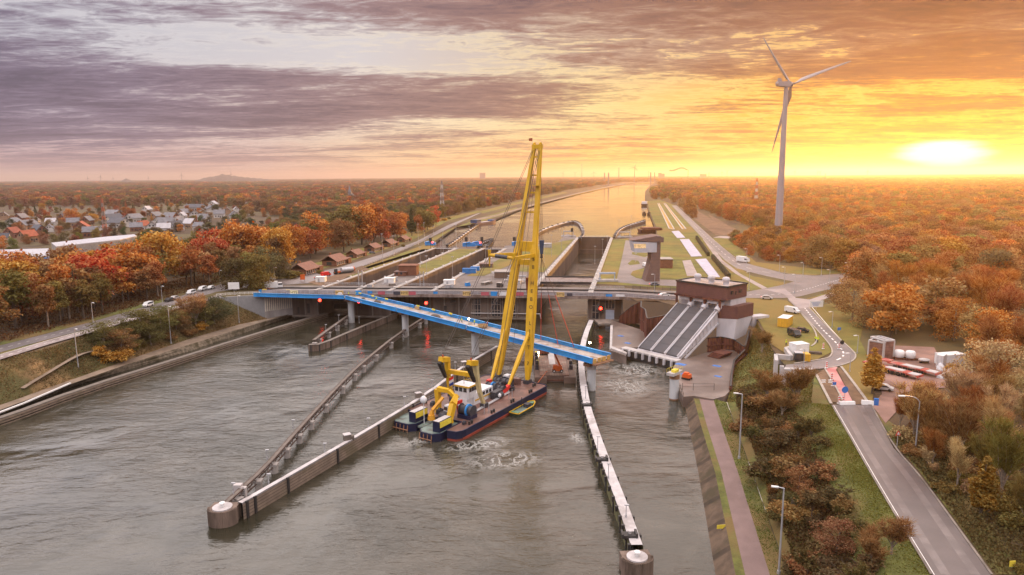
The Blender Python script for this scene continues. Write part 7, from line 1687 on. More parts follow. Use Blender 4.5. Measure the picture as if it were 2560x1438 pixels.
vehicle('grey blue car parked at the foot of the control tower', 1636, 714, .05, 'car', 'grey')
vehicle('white car between the tall pole and the pumping station', 1661, 741, .25, 'car')
vehicle('white van driving down to the works road', 1980, 782, -.95, 'van')
vehicle('dark van on the grass behind the yellow container', 1985, 840, -1.45, 'van', 'dark')
vehicle('dark car beside the dark van on the grass', 2004, 830, -.5, 'car', 'dark')
vehicle('silver car parked under the slim golden tree', 2207, 975, -.55, 'car', 'silver')
vehicle('grey car parked before the third brick house', 930, 634, .35, 'car', 'grey')
vehicle('silver car standing before the pumping station wall by the junction', 1917, 748, -.35, 'car', 'silver')
vehicle('red van in the works yard by the leftmost chamber', 815, 690, .9, 'van', 'red')
vehicle('dark pick up in the works yard left of the red van', 797, 697, .9, 'car', 'dark')
o = thing('tractor', 'orange tractor in the works yard beside the red van', 'tractor', P(843, 686), .7)
b = MB(); b.box((.8, 0, 1.2), (2.2, 1.0, .9)); b.box((-.6, 0, 1.0), (1.6, .9, .7)); b.build('body', m_orange, o); b = MB(); b.box((-.7, 0, 2.1), (1.4, 1.3, 1.4)); b.build('cab', m_glass, o)
for x, y, rr in ((-.8, .8, .85), (-.8, -.8, .85), (1.5, .7, .5), (1.5, -.7, .5)): b = MB(); b.tube((x, y-.2, rr), (x, y+.2, rr), rr, rr, 12); b.build('wheel', m_black, o)
o = thing('site_tank', 'silver and orange tank unit in the works yard', 'tank', P(868, 683), .75)
b = MB(); b.tube((-3.4, 0, 1.9), (3.4, 0, 1.9), 1.35, 1.35, 14); b.build('tank', m_steel, o); b = MB(); b.tube((3.4, 0, 1.9), (4.2, 0, 1.9), 1.4, 1.2, 14); b.build('end_cap', m_orange, o); b = MB(); b.box((0, 0, .5), (7, 2, .6)); b.build('frame', m_dark, o)
o = thing('site_board', 'orange site board at the canal road turn', 'board', P(757, 704), .2); b = MB(); b.box((0, 0, 2.2), (2.2, .15, 2.6)); b.build('board', m_orange, o); b = MB(); b.box((-.8, 0, .5), (.12, .12, 1.2)); b.box((.8, 0, .5), (.12, .12, 1.2)); b.build('legs', m_dark, o)

# ================================================================== compound and signs on the right
def container(label, px0, py0, px1, py1, dep, h, m, name='container', lid=None, z=12.05):
    a, c = P(px0, py0, z), P(px1, py1, z); t = (c-a).normalized(); nn = Vector((-t.y, t.x, 0)); r = thing(name, label, name.replace('_', ' '), a, world=True)
    b = MB(); b.prism([a, c, c+nn*dep, a+nn*dep], z+.1, z+h); b.build('body', m, r)
    b = MB(); b.prism([a-t*.05-nn*.05, c+t*.05-nn*.05, c+t*.05+nn*(dep+.05), a-t*.05+nn*(dep+.05)], z+h, z+h+.1); b.build('roof', lid or m_white, r)
    b = MB(); b.box((a+c)/2-nn*.03+Vector((0, 0, h*.5)), ((c-a).length*.4, .06, h*.7), ax=(t, nn, Vector((0, 0, 1)))); b.build('door', m, r); return r
m_ycon = mat('yellow container steel', (.62, .34, .03), .5, .1, .8, wave=((1, .3, 0), .5, .25))
container('yellow container with a pale roof on the grass by the works road', 1943, 817, 1968, 820, 6.5, 3.0, m_ycon)
container('pale grey site cabin behind the two generators', 1990, 889, 2022, 886, 3.2, 3.0, m_white, 'site_cabin')
container('dark generator with a pale lid on the compound', 1987, 903, 2007, 904, 2.2, 2.2, m_dark, 'generator', m_steel)
container('yellow generator next to the dark generator', 2012, 905, 2026, 905, 2.6, 2.0, m_ycon, 'generator', m_ycon)
container('white ribbed container at the back of the yard', 2339, 918, 2356, 921, 3, 3.2, mat('ribbed white steel', (.55, .52, .52), .6, .08, 1, wave=((1, 0, 0), .5, .3)))
container('long low white container right of the ribbed one', 2358, 916, 2412, 912, 3, 2.8, m_white)
ra = thing('bridge_abutment', 'pale concrete abutment of the new bridge on the right embankment', 'abutment', P(1990, 915), world=True)
b = MB(); f0, f1 = P(1960, 923, 13.2), P(2030, 925, 13.0); f0b, f1b = Vector((f0.x, f0.y, 8.2)), Vector((f1.x, f1.y, 11.6))
bk_ = Vector((.8, 1.6, 0)); b.add([f0, f1, f1b, f0b, f0+bk_, f1+bk_, f1b+bk_, f0b+bk_], [(0, 3, 2, 1), (4, 5, 6, 7), (0, 1, 5, 4), (0, 4, 7, 3), (1, 2, 6, 5)]); b.build('front_wall', m_concl, ra)
for px0, py0, px1, py1, z0 in ((1960, 923, 1949, 922, 7.5), (1964, 876, 1979, 896, 11), (1939, 892, 1977, 896, 10.5), (1939, 892, 1941, 908, 8), (1964, 876, 1990, 868, 11.5)):
    b = MB(); b.beam(P(px0, py0, 12.4), P(px1, py1, 12.4), .9, 1.6); q0, q1 = P(px0, py0, 12.4), P(px1, py1, 12.4); t = (q1-q0).normalized(); nn = Vector((-t.y, t.x, 0))*.44; b.prism([q0-nn, q1-nn, q1+nn, q0+nn], z0, 11.6); b.build('wing_wall', m_concl, ra)
b = MB(); b.box(P(2025, 882, 12.3), (6, 1.2, .8), -.3); o = b.build('timber_beams', m_tarp); tag(o, 'dark timber beams right of the pale site cabin', 'beams')
m_sblue = mat('blue sign face', (.03, .16, .50), .5, .05, 1); m_rw = mat('red and white boards', (.62, .05, .03), .6, .05, 1)
def sign(label, px, py, h, face, m, rz=.1, w_=.9, z=12.1, name='road_sign', shape='disc', cat='sign'):
    r = thing(name, label, cat, P(px, py, z), rz); b = MB(); b.tube((0, 0, 0), (0, 0, h), .06, .06, 6); b.build('post', m_steel, r); b = MB()
    if shape == 'disc': b.tube((0, -.1, h-.1), (0, -.04, h-.1), w_/2, w_/2, 18)
    elif shape == 'tri': b.extr([(-w_/2, 0), (w_/2, 0), (0, w_*.87)], (0, -.05, h-.3), (1, 0, 0), (0, 0, 1), (0, -1, 0), .05)
    else: b.box((0, -.08, h-.3), (w_, .06, face))
    b.build('face', m, r)
    if shape == 'tri':
        b = MB(); b.extr([(-w_*.28, 0), (w_*.28, 0), (0, w_*.5)], (0, -.11, h-.15), (1, 0, 0), (0, 0, 1), (0, -1, 0), .02); b.build('symbol', m_white, r)
    return r
sign('round blue direction sign on the barrier across the red cycle surfacing', 2110, 1006, 3.0, 0, m_sblue, w_=1.5)
sign('triangular red and white warning sign beside the near road', 2242, 1118, 2.6, 0, m_rw, shape='tri', w_=1.1)
sign('small blue and white sign on the grass right of the works road', 2097, 832, 1.6, .9, m_sblue, shape='box', w_=1.1)
sign('white sign board beside the first left lamp post', 683, 706, 2.4, 1.2, m_white, shape='box', w_=2.4)
sign('white sign board behind the left abutment', 586, 738, 4.4, 3.0, m_white, shape='box', w_=4.6, name='site_board', cat='board')
r = sign('large white site board beside the junction', 2040, 775, 2.6, 2.4, m_white, shape='box', w_=5.2, name='site_board', cat='board'); b = MB()
for k in range(4): b.box((-.3, -.13, 2.95-k*.42), (3.6-.5*k, .02, .12))
b.build('text_lines', m_sblue, r)
sign('small square yellow sign at the bottom right corner', 2528, 1425, 1.2, .8, m_yell, shape='box', w_=.8)
sign('yellow kilometre board on the right bank slabs', 1802, 1326, 1.0, .7, m_yell, shape='box', w_=1.5, z=1.6)
def rwboard(label, px, py, rz=.1):
    r = thing('barrier_board', label, 'barrier', P(px, py, 12.12), rz, 'red and white barrier boards'); b = MB(); b.box((0, 0, .9), (.45, .1, 1.6)); b.box((0, 0, .06), (.7, .5, .12)); b.build('board', m_white, r); b = MB()
    for k in range(3): b.box((0, -.06, .4+k*.5), (.46, .03, .24), ax=(Vector((.94, 0, .34)), Vector((0, 1, 0)), Vector((-.34, 0, .94))))
    b.build('stripe', m_rw, r)
for px, py, lab in ((2097, 1009, 'red and white barrier board left of the blue direction sign'), (2107, 1009, 'red and white barrier board under the blue direction sign'), (2082, 965, 'red and white barrier board beside the small blue sign on the cycle surfacing'), (2079, 950, 'red and white barrier board farther up the cycle surfacing'), (2097, 872, 'red and white barrier board at the sharp bend'), (2058, 872, 'red and white barrier board on the brown strip beside the bend'), (2000, 838, 'red and white barrier board before the dark van'), (2066, 920, 'red and white barrier board at the start of the red cycle surfacing')): rwboard(lab, px, py)
sign('round dark back of a sign at the sharp bend', 2104, 872, 2.0, 0, m_dark, w_=1.3); sign('small blue sign in the row of barrier boards', 2085, 970, 1.4, .7, m_sblue, shape='box', w_=.9)
o = thing('road_barrier', 'white and blue concrete barrier closing the right lane', 'barrier', P(2153, 1010), -.35); b = MB(); b.extr([(-.5, 0), (.5, 0), (.25, .9), (-.25, .9)], (0, 0, 0), (0, 1, 0), (0, 0, 1), (1, 0, 0), 2.4); b.build('barrier_block', m_white, o); b = MB(); b.box((2.9, 0, .8), (.9, .5, 1.5)); b.build('blue_block', m_sblue, o)
o = thing('road_barrier', 'white barrier under the red and white boards', 'barrier', P(2098, 1012), .05); b = MB(); b.extr([(-.5, 0), (.5, 0), (.25, .7), (-.25, .7)], (0, 0, 0), (0, 1, 0), (0, 0, 1), (1, 0, 0), 3.4); b.build('barrier_block', m_white, o)
for k, (px, py, lab) in enumerate(((2059, 952, 'pair of white crossing blocks, upper left'), (2076, 952, 'pair of white crossing blocks, upper right'), (2059, 957, 'pair of white crossing blocks, lower left'), (2076, 957, 'pair of white crossing blocks, lower right'))):
    b = MB(); b.box((0, 0, .1), (1.0, .35, .2)); o = b.build('concrete_block', m_white); o.location = P(px, py); tag(o, lab, 'block', 'white blocks on the brown strip')
# yard goods
m_tred = mat('red trailer steel', (.36, .065, .045), .6, .2, .8, col2=(.42, .28, .24), s2=.5)
def trailer(label, px, py, rz):
    r = thing('flatbed_trailer', label, 'trailer', P(px, py, 12.1), rz); b = MB(); b.box((0, 0, 1.15), (9.5, 2.6, .3)); b.box((-5.6, 0, 1.45), (2.4, 2.6, .3)); b.box((5.9, 0, 1.0), (3.0, 2.6, .3)); b.build('bed', m_tred, r)
    b = MB(); b.box((1.2, 0, 1.36), (4.4, 1.9, .12)); b.box((5.8, 0, 1.2), (2.6, 2.2, .1)); b.build('load_plate', m_concl, r)
    b = MB(); b.box((7.3, 0, .9), (.15, 2.7, .4)); b.build('rear_bumper', m_redp, r)
    for k in range(6):
        for y in (-1.1, 1.1): b = MB(); b.tube((-2.8+k*1.3, y-.2, .5), (-2.8+k*1.3, y+.2, .5), .5, .5, 10); b.build('wheel', m_black, r)
trailer('red flatbed trailer beside the slim golden tree', 2226, 932, -1.02); trailer('red flatbed trailer right of the other trailer', 2270, 926, -1.0)
def bins(label, px0, py0, px1, py1, h):
    a, c = P(px0, py0), P(px1, py1); t = (c-a).normalized(); nn = Vector((-t.y, t.x, 0)); r = thing('open_bin', label, 'bin', a, world=True); d_ = 5.0
    b = MB()
    for s0, s1 in ((a, c), (c, c+nn*d_), (c+nn*d_, a+nn*d_), (a+nn*d_, a)): b.beam(top(s0, 12+h/2), top(s1, 12+h/2), .25, h)
    b.build('walls', mat('brown brick bin', (.20, .10, .075), .9, .3, .8, wave=((0, 0, 1), 1.1, .3)), r); b = MB()
    for s0, s1 in ((a, c), (c, c+nn*d_), (c+nn*d_, a+nn*d_), (a+nn*d_, a), ((a+c)/2, (a+c)/2+nn*d_)): b.beam(top(s0, 12+h+.15), top(s1, 12+h+.15), .5, .35)
    b.build('rim', m_concl, r); b = MB()
    for q in (a, c): b.box((q.x, q.y, 12+h/2), (.4, .4, h))
    b.build('corner_posts', m_concl, r)
bins('open brown bin with a pale rim, left of two behind the golden tree', 2170, 893, 2206, 900, 4.6); bins('open brown bin with a pale rim, right of two', 2208, 899, 2232, 897, 5.0)
for px, py, lab in ((2247, 898, 'white tank at the rear of the yard, left one'), (2275, 900, 'white tank at the rear of the yard, right one')):
    r = thing('tank', lab, 'tank', P(px, py), 0); b = MB(); b.lathe((0, 0, .6), [(1.0, 0), (1.25, .2), (1.25, 1.5), (1.0, 1.9), (.4, 2.0)], 14); b.build('vessel', m_white, r); b = MB(); b.box((0, 0, .35), (3.2, 2.0, .5)); b.build('stand', m_rust, r)
o = thing('boat_trailer', 'small pale boat shaped load beyond the trailers', 'load', P(2310, 908)); b = MB(); b.lathe((0, 0, .5), [(.5, 0), (1.4, .35), (1.3, .6), (.2, .75)], 12); b.build('cover', m_concl, o); b = MB(); b.box((0, 0, .3), (2.4, .3, .3)); b.build('frame', m_dark, o)
m_sheet = mat('white plastic sheeting', (.62, .62, .64), .5, .15, 1.5, bump=.5)
for px, py, sz, lab in ((2374, 948, 2.4, 'white sheeted heap, left one before the pale buff tree'), (2392, 955, 2.0, 'white sheeted heap, front one before the pale buff tree'), (2416, 950, 2.6, 'white sheeted heap, right one before the pale buff tree'), (2385, 937, 2.2, 'white sheeted heap, behind the golden thin tree'), (2418, 932, 2.4, 'white sheeted heap, farthest of the heaps'), (2352, 925, 1.2, 'small white sheeted heap by the ribbed container')):
    r = thing('sheeted_heap', lab, 'heap', P(px, py), rng.uniform(0, 3), 'white sheeted heaps'); b = MB(); vs = [(sz*1.0, 0), (sz*.95, .5), (sz*.6, 1.3), (sz*.2, 1.7)]; b.lathe((0, 0, 0), vs, 11, False); b.v = [(x*(1+.25*math.sin(7*y+x)), y*.8, z*(1+.2*math.sin(3*x))) for x, y, z in b.v]; b.build('sheeting', m_sheet, r)

# ================================================================== people (a few pixels each)
def figure(walk=.18):
    bm = bmesh.new(); sk = bm.verts.layers.skin.verify()
    J = {'pel': (0, 0, .95, .13), 'wai': (0, .01, 1.12, .12), 'che': (0, 0, 1.35, .15), 'nek': (0, 0, 1.52, .06), 'hed': (0, .02, 1.62, .095), 'top': (0, .01, 1.76, .08),
         'kl': (.1, walk*.6, .52, .075), 'al': (.11, walk*.2, .08, .05), 'tl': (.12, walk*.2+.16, .04, .045), 'kr': (-.1, -walk*.2, .52, .075), 'ar': (-.11, -walk*1.3, .09, .05), 'tr': (-.12, -walk*1.3+.16, .04, .045),
         'sl': (.19, 0, 1.43, .065), 'el': (.27, -.04, 1.14, .048), 'hl': (.25, .14, .92, .038), 'sr': (-.19, 0, 1.43, .065), 'er': (-.27, -.04, 1.14, .048), 'hr': (-.25, .14, .92, .038)}
    V = {}
    for k, (x, y, z, r_) in J.items(): v = bm.verts.new((x, y, z)); v[sk].radius = (r_, r_); V[k] = v
    V['pel'][sk].use_root = True
    for a, b_ in (('pel', 'wai'), ('wai', 'che'), ('che', 'nek'), ('nek', 'hed'), ('hed', 'top'), ('pel', 'kl'), ('kl', 'al'), ('al', 'tl'), ('pel', 'kr'), ('kr', 'ar'), ('ar', 'tr'), ('che', 'sl'), ('sl', 'el'), ('el', 'hl'), ('che', 'sr'), ('sr', 'er'), ('er', 'hr')): bm.edges.new((V[a], V[b_]))
    me = bpy.data.meshes.new('body'); bm.to_mesh(me); bm.free(); o = bpy.data.objects.new('body', me); C.objects.link(o); o.modifiers.new('skin', 'SKIN'); md_ = o.modifiers.new('sub', 'SUBSURF'); md_.levels = 1
    out = bpy.data.meshes.new_from_object(o.evaluated_get(bpy.context.evaluated_depsgraph_get())); bpy.data.objects.remove(o); out.name = 'body'; return out
BODY = figure(); BODY.materials.clear(); BODY.materials.append(mat('dark work clothes', (.035, .04, .06), .9, .2, 4))
m_hiv = mat('yellow high visibility cloth', (.62, .75, .02), .7, .05, 4); m_skin = mat('skin', (.42, .25, .18), .6, .05, 4)
def person(label, p, rz, m_v, s=1.0):
    r = thing('person', label, 'person', p, rz, None); r.scale = (s, s, s); o = bpy.data.objects.new('body', BODY); C.objects.link(o); o.parent = r
    b = MB(); b.lathe((0, 0, .92), [(.17, 0), (.185, .2), (.2, .4), (.17, .55), (.08, .6)], 12); b.v = [(x, y*.82, z) for x, y, z in b.v]
    for sx in (-1, 1): b.beam((sx*.19, 0, 1.45), (sx*.275, -.04, 1.15), .15, .15, .13, .13)
    b.build('jacket', m_v, r); b = MB(); b.lathe((0, .02, 1.70), [(.125, 0), (.12, .06), (.08, .12), (.02, .14)], 10); b.build('helmet', m_v if m_v is not m_redp else m_white, r)
    b = MB(); b.box((0, .105, 1.62), (.12, .03, .13)); b.build('face', m_skin, r); return r
person('person in a yellow jacket walking beside the works road, left of two', P(2039, 855), 2.6, m_hiv, 1.05); person('person in a yellow jacket walking beside the works road, right of two', P(2044, 857), 2.9, m_hiv, 1.05)
person('person in a yellow jacket at the edge of the embankment', P(1965, 865), 1.6, m_hiv, 1.05)
person('person in a yellow jacket by the bundle on the second blue span', on_deck(1, .45, .7), .4, m_hiv); person('person in a yellow jacket at the joint over the first pier', on_deck(0, .97, .6), 1.2, m_hiv); person('person in a yellow jacket behind the joint over the first pier', on_deck(1, .03, .85), 2.2, m_hiv)
person('person in a yellow jacket near the work lamp on the third blue span', on_deck(2, .82, .55), 2.0, m_hiv); person('person in a yellow jacket beside the plywood at the third joint', on_deck(2, .95, .7), .8, m_hiv); person('person in a red jacket beside the round formwork', on_deck(3, .045, .95), 1.0, m_redp)

# ================================================================== the large wind turbine
m_wt = mat('backlit grey turbine paint', (.26, .255, .29), .5, .05, .1)  # white turbine; its backlit shade is put into this greyer colour
TB = P(1945, 588, 12); dT = math.hypot(TB.x, TB.y); hz_ = top_at(TB, 212); sT = dT/FPX
wt = thing('wind_turbine', 'large white wind turbine with three blades above the right wood', 'wind turbine', TB, world=True)
vR = Vector((TB.y, -TB.x, 0)).normalized(); vF = Vector((TB.x, TB.y, 0)).normalized()
nA = (vR*.72+vF*.69).normalized(); hA_ = (vR*.69-vF*.72).normalized()
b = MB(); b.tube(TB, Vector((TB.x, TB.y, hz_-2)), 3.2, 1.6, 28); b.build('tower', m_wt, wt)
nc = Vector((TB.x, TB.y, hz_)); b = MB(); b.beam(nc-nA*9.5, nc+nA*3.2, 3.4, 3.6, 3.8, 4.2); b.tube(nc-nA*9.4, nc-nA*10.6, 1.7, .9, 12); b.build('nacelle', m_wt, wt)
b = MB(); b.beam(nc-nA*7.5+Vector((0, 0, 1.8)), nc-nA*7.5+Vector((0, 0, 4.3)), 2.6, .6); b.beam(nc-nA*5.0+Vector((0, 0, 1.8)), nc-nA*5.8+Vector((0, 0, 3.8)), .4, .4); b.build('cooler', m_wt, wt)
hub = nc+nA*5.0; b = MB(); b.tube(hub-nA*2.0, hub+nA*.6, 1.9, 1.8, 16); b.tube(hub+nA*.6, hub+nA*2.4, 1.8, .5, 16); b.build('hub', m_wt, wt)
RB_ = 159*sT
for th_ in (130, 10, 250):
    d_ = hA_*math.cos(R(th_))+Vector((0, 0, 1))*math.sin(R(th_)); e_ = d_.cross(nA); b = MB(); pr = []
    for u, ch, tk, tw in ((0.02, 2.0, 1.9, 70), (.06, 2.2, 1.8, 55), (.16, 4.6, 1.1, 32), (.3, 3.7, .75, 22), (.5, 2.7, .5, 14), (.75, 1.8, .3, 8), (.93, 1.1, .16, 5), (1.0, .25, .06, 4)):
        c_ = hub+d_*RB_*u+nA*(1.6*u*u); ca, sa = math.cos(R(tw)), math.sin(R(tw)); x_ = e_*ca+nA*sa; y_ = nA*ca-e_*sa
        pr.append([c_+x_*ch*a_+y_*tk*q_ for a_, q_ in ((-.3, 0), (-.15, .42), (.2, .35), (.7, 0), (.2, -.2), (-.15, -.35))])
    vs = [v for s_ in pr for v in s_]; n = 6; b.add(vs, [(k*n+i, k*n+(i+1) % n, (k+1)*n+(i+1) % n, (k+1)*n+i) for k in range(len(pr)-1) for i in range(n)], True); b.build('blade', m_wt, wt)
# small far turbines on the horizon
m_far = mat('far turbine paint', (.30, .24, .24), .7, .05, .1)
def farturb(label, px, pt, dist, rot, blade=.42):
    p = along(px, 500, dist); p.z = 12; h = top_at(p, pt)-12; r = thing('wind_turbine', label, 'wind turbine', p, 0, 'wind turbines on the horizon')
    th0 = h/(1+blade*.9); b = MB(); b.tube((0, 0, 0), (0, 0, th0), th0*.035, th0*.02, 8); b.build('tower', m_far, r)
    for k in range(3): a = R(rot+k*120); b = MB(); b.beam((0, 0, th0), (math.cos(a)*th0*blade, -.5, th0+math.sin(a)*th0*blade), th0*.045, th0*.02, th0*.012, th0*.01, up=(0, 1, 0)); b.build('blade', m_far, r)
    b = MB(); b.box((0, 0, th0), (th0*.06, th0*.12, th0*.06)); b.build('nacelle', m_far, r)
FT = ((225, 440, 'farthest left wind turbine on the left horizon'), (257, 435, 'wind turbine with spread blades on the left horizon'), (288, 441, 'small wind turbine left of the small spoil tip'), (376, 439, 'wind turbine between the two spoil tips'), (459, 430, 'wind turbine at the left foot of the large spoil tip'), (582, 427, 'wind turbine in front of the large spoil tip'), (1407, 426, 'wind turbine right of the crane top, first of three'), (1437, 426, 'wind turbine right of the crane top, second of three'), (1484, 424, 'wind turbine right of the crane top, third of three'), (1585, 405, 'taller far wind turbine above the canal end'), (1620, 422, 'wind turbine behind the right bridge pylons'), (1802, 424, 'far wind turbine left of the large turbine, first of a pair'), (1815, 420, 'far wind turbine left of the large turbine, second of a pair'), (1884, 428, 'small far wind turbine just left of the large tower'), (1983, 422, 'far wind turbine just right of the large tower'), (2040, 425, 'far wind turbine, left of a close pair under the glow'), (2046, 424, 'far wind turbine, right of a close pair under the glow'), (2164, 421, 'far wind turbine nearest to the sun'))
for k, (px, pt, lab) in enumerate(FT): farturb(lab, px, pt, 7800 if pt > 410 else 5200, (90, 75, 95, 100, 85, 90, 60, 30, 95, 70, 80, 95, 20, 90, 75, 90, 40, 90)[k])
def lattice(label, px, py, pt, m1, m2=None, z=12, w0=.13, arms=3):
    p = P(px, py, z); h = top_at(p, pt)-z; r = thing('lattice_mast', label, 'lattice mast', p, .3); q = h*w0*.5; sec = 9; lv = [(q*(1-.82*(k/sec)**.8), h*k/sec) for k in range(sec+1)]; mbs = [MB(), MB()]
    for k in range(sec):
        (r0, z0), (r1, z1) = lv[k], lv[k+1]; mb = mbs[(k % 2) if m2 else 0]; c0 = [Vector((sx*r0, sy*r0, z0)) for sx, sy in ((-1, -1), (1, -1), (1, 1), (-1, 1))]; c1 = [Vector((sx*r1, sy*r1, z1)) for sx, sy in ((-1, -1), (1, -1), (1, 1), (-1, 1))]; t_ = h*.0058
        for i in range(4): j = (i+1) % 4; mb.beam(c0[i], c1[i], t_*1.5); mb.beam(c0[i], c1[j], t_); mb.beam(c0[j], c1[i], t_); mb.beam(c1[i], c1[j], t_)
    for k in range(arms): zz = h*(.62+.13*k); ww = h*.11*(1-.2*k); mbs[0].beam((-ww, 0, zz), (ww, 0, zz), h*.008)
    mbs[0].build('frame', m1, r)
    if m2: mbs[1].build('painted_section', m2, r)
m_lat = mat('lattice steel', (.26, .22, .21), .6, .1, .2); m_latr = mat('red lattice paint', (.40, .12, .07), .6, .1, .2); m_latw = mat('white lattice paint', (.52, .48, .46), .6, .1, .2)
lattice('red and grey lattice mast in the town at the left', 264, 592, 497, m_latr, m_lat, w0=.12, arms=0)
lattice('lattice mast with white insulators beside the canal road', 1106, 542, 452, m_lat, m_latw, w0=.15)
lattice('red and white lattice mast in the right wood left of the turbine', 1889, 522, 446, m_latr, m_latw, w0=.12, arms=0)
lattice('small lattice mast in the far right wood, left of its neighbour', 2056, 462, 441, m_lat, None, arms=3); lattice('small lattice mast in the far right wood, right of its neighbour', 2062, 458, 434, m_lat, None, arms=3)
# cable stayed bridge far up the canal
cbr = thing('cable_bridge', 'far cable stayed bridge with four grey pylons across the canal', 'bridge', P(1520, 462), world=True)
b = MB(); e0, e1 = P(1500, 463.5, 17), P(1660, 462, 17); b.beam(e0, e1, 14, 2.2); b.build('deck', m_far, cbr)
for px, py, pt in ((1511, 462, 432), (1521, 466, 432), (1626, 464, 431), (1636, 459, 431)):
    b = MB(); p = P(px, py, 11); b.beam(p, (p.x, p.y, top_at(p, pt)), 7, 5, 5, 4); b.build('pylon', m_far, cbr)
def block(name, label, cat, px0, px1, pyt, dist, m, dep=30, z=12):
    a, c = along(px0, 500, dist), along(px1, 500, dist); zt = top_at(a, pyt); r = thing(name, label, cat, (a.x, a.y, z), world=True); b = MB(); b.prism([Vector((a.x, a.y, 0)), Vector((c.x, c.y, 0)), Vector((c.x, c.y+dep, 0)), Vector((a.x, a.y+dep, 0))], z, zt); b.build('walls', m, r); b = MB(); b.prism([Vector((a.x-2, a.y-2, 0)), Vector((c.x+2, c.y-2, 0)), Vector((c.x+2, c.y+dep+2, 0)), Vector((a.x-2, a.y+dep+2, 0))], zt, zt+2.5); b.build('roof', m_far, r)
block('tower_block', 'square pale block on the horizon left of the crane top', 'building', 1200, 1214, 433, 8000, m_far, 60)
for px, pt, lab in ((1546, 419, 'slender far chimney above the left end of the cable bridge'), (1454, 409, 'tall thin far mast right of the crane top'), (1718, 424, 'far chimney with drifting smoke'), (1770, 431, 'small far chimney right of the smoking one')):
    p = along(px, 500, 6500); p.z = 12; h = top_at(p, pt)-12; r = thing('chimney', lab, 'chimney', p); b = MB(); b.tube((0, 0, 0), (0, 0, h), 5 if px != 1454 else 3, 3.4 if px != 1454 else 1.2, 10); b.build('shaft', m_far, r); b = MB(); b.tube((0, 0, h*.9), (0, 0, h*.94), 4.6, 4.6, 10); b.build('band', m_far, r)
for px0, px1, pyt, lab in ((1646, 1652, 433, 'far factory block, left one'), (1653, 1660, 435, 'far factory block, right one'), (1750, 1764, 436, 'low far factory hall below the small chimney')): block('factory', lab, 'factory', px0, px1, pyt, 6500, m_far, 40)
m_smoke = mat('brown smoke', (.22, .13, .10), 1.0, .1, .01)
b = MB(); q0 = along(1717, 424, 6500); q0.z = top_at(q0, 425)
for k in range(14): u = k/13; c_ = q0+Vector((-145*u, 10*u, 14*math.sin(u*5)+10*u)); b.lathe(c_-Vector((0, 0, 4+5*u)), [(1, 0), (7+6*u, 3), (8+7*u, 7), (3, 12+3*u)], 8)
o = b.build('smoke', m_smoke); tag(o, 'brown smoke plume drifting left from the far chimney', kind='stuff')
# spoil tips on the left horizon
def hill(px0, px1, peaks, dist, label):
    a, c = along(px0, 500, dist), along(px1, 500, dist); n = 60; m_ = 9; vs = []
    for j in range(m_):
        v = j/(m_-1)
        for i in range(n):
            u = i/(n-1); p = a.lerp(c, u); px = px0+(px1-px0)*u; pr = np.interp(px, [q[0] for q in peaks], [q[1] for q in peaks]); h = max(0, top_at(p, pr)-12)*math.sin(math.pi*min(1, max(0, v)))**.8*(1+.05*math.sin(i*1.7+j)); dv = (v-.5)*900; vs.append((p.x*(1+dv/dist), p.y*(1+dv/dist), 11+h))
    b = MB(); b.add(vs, [(j*n+i, j*n+i+1, (j+1)*n+i+1, (j+1)*n+i) for j in range(m_-1) for i in range(n-1)], True); o = b.build('hills', mat('spoil tip scrub', (.075, .055, .05), .95, .3, .01)); tag(o, kind='structure')
hill(470, 720, [(470, 456), (495, 451), (515, 444), (545, 440), (556, 435), (575, 438), (610, 443), (650, 446), (690, 450), (720, 456)], 8200, ''); hill(298, 345, [(298, 457), (310, 451), (320, 446), (330, 450), (345, 457)], 8200, '')

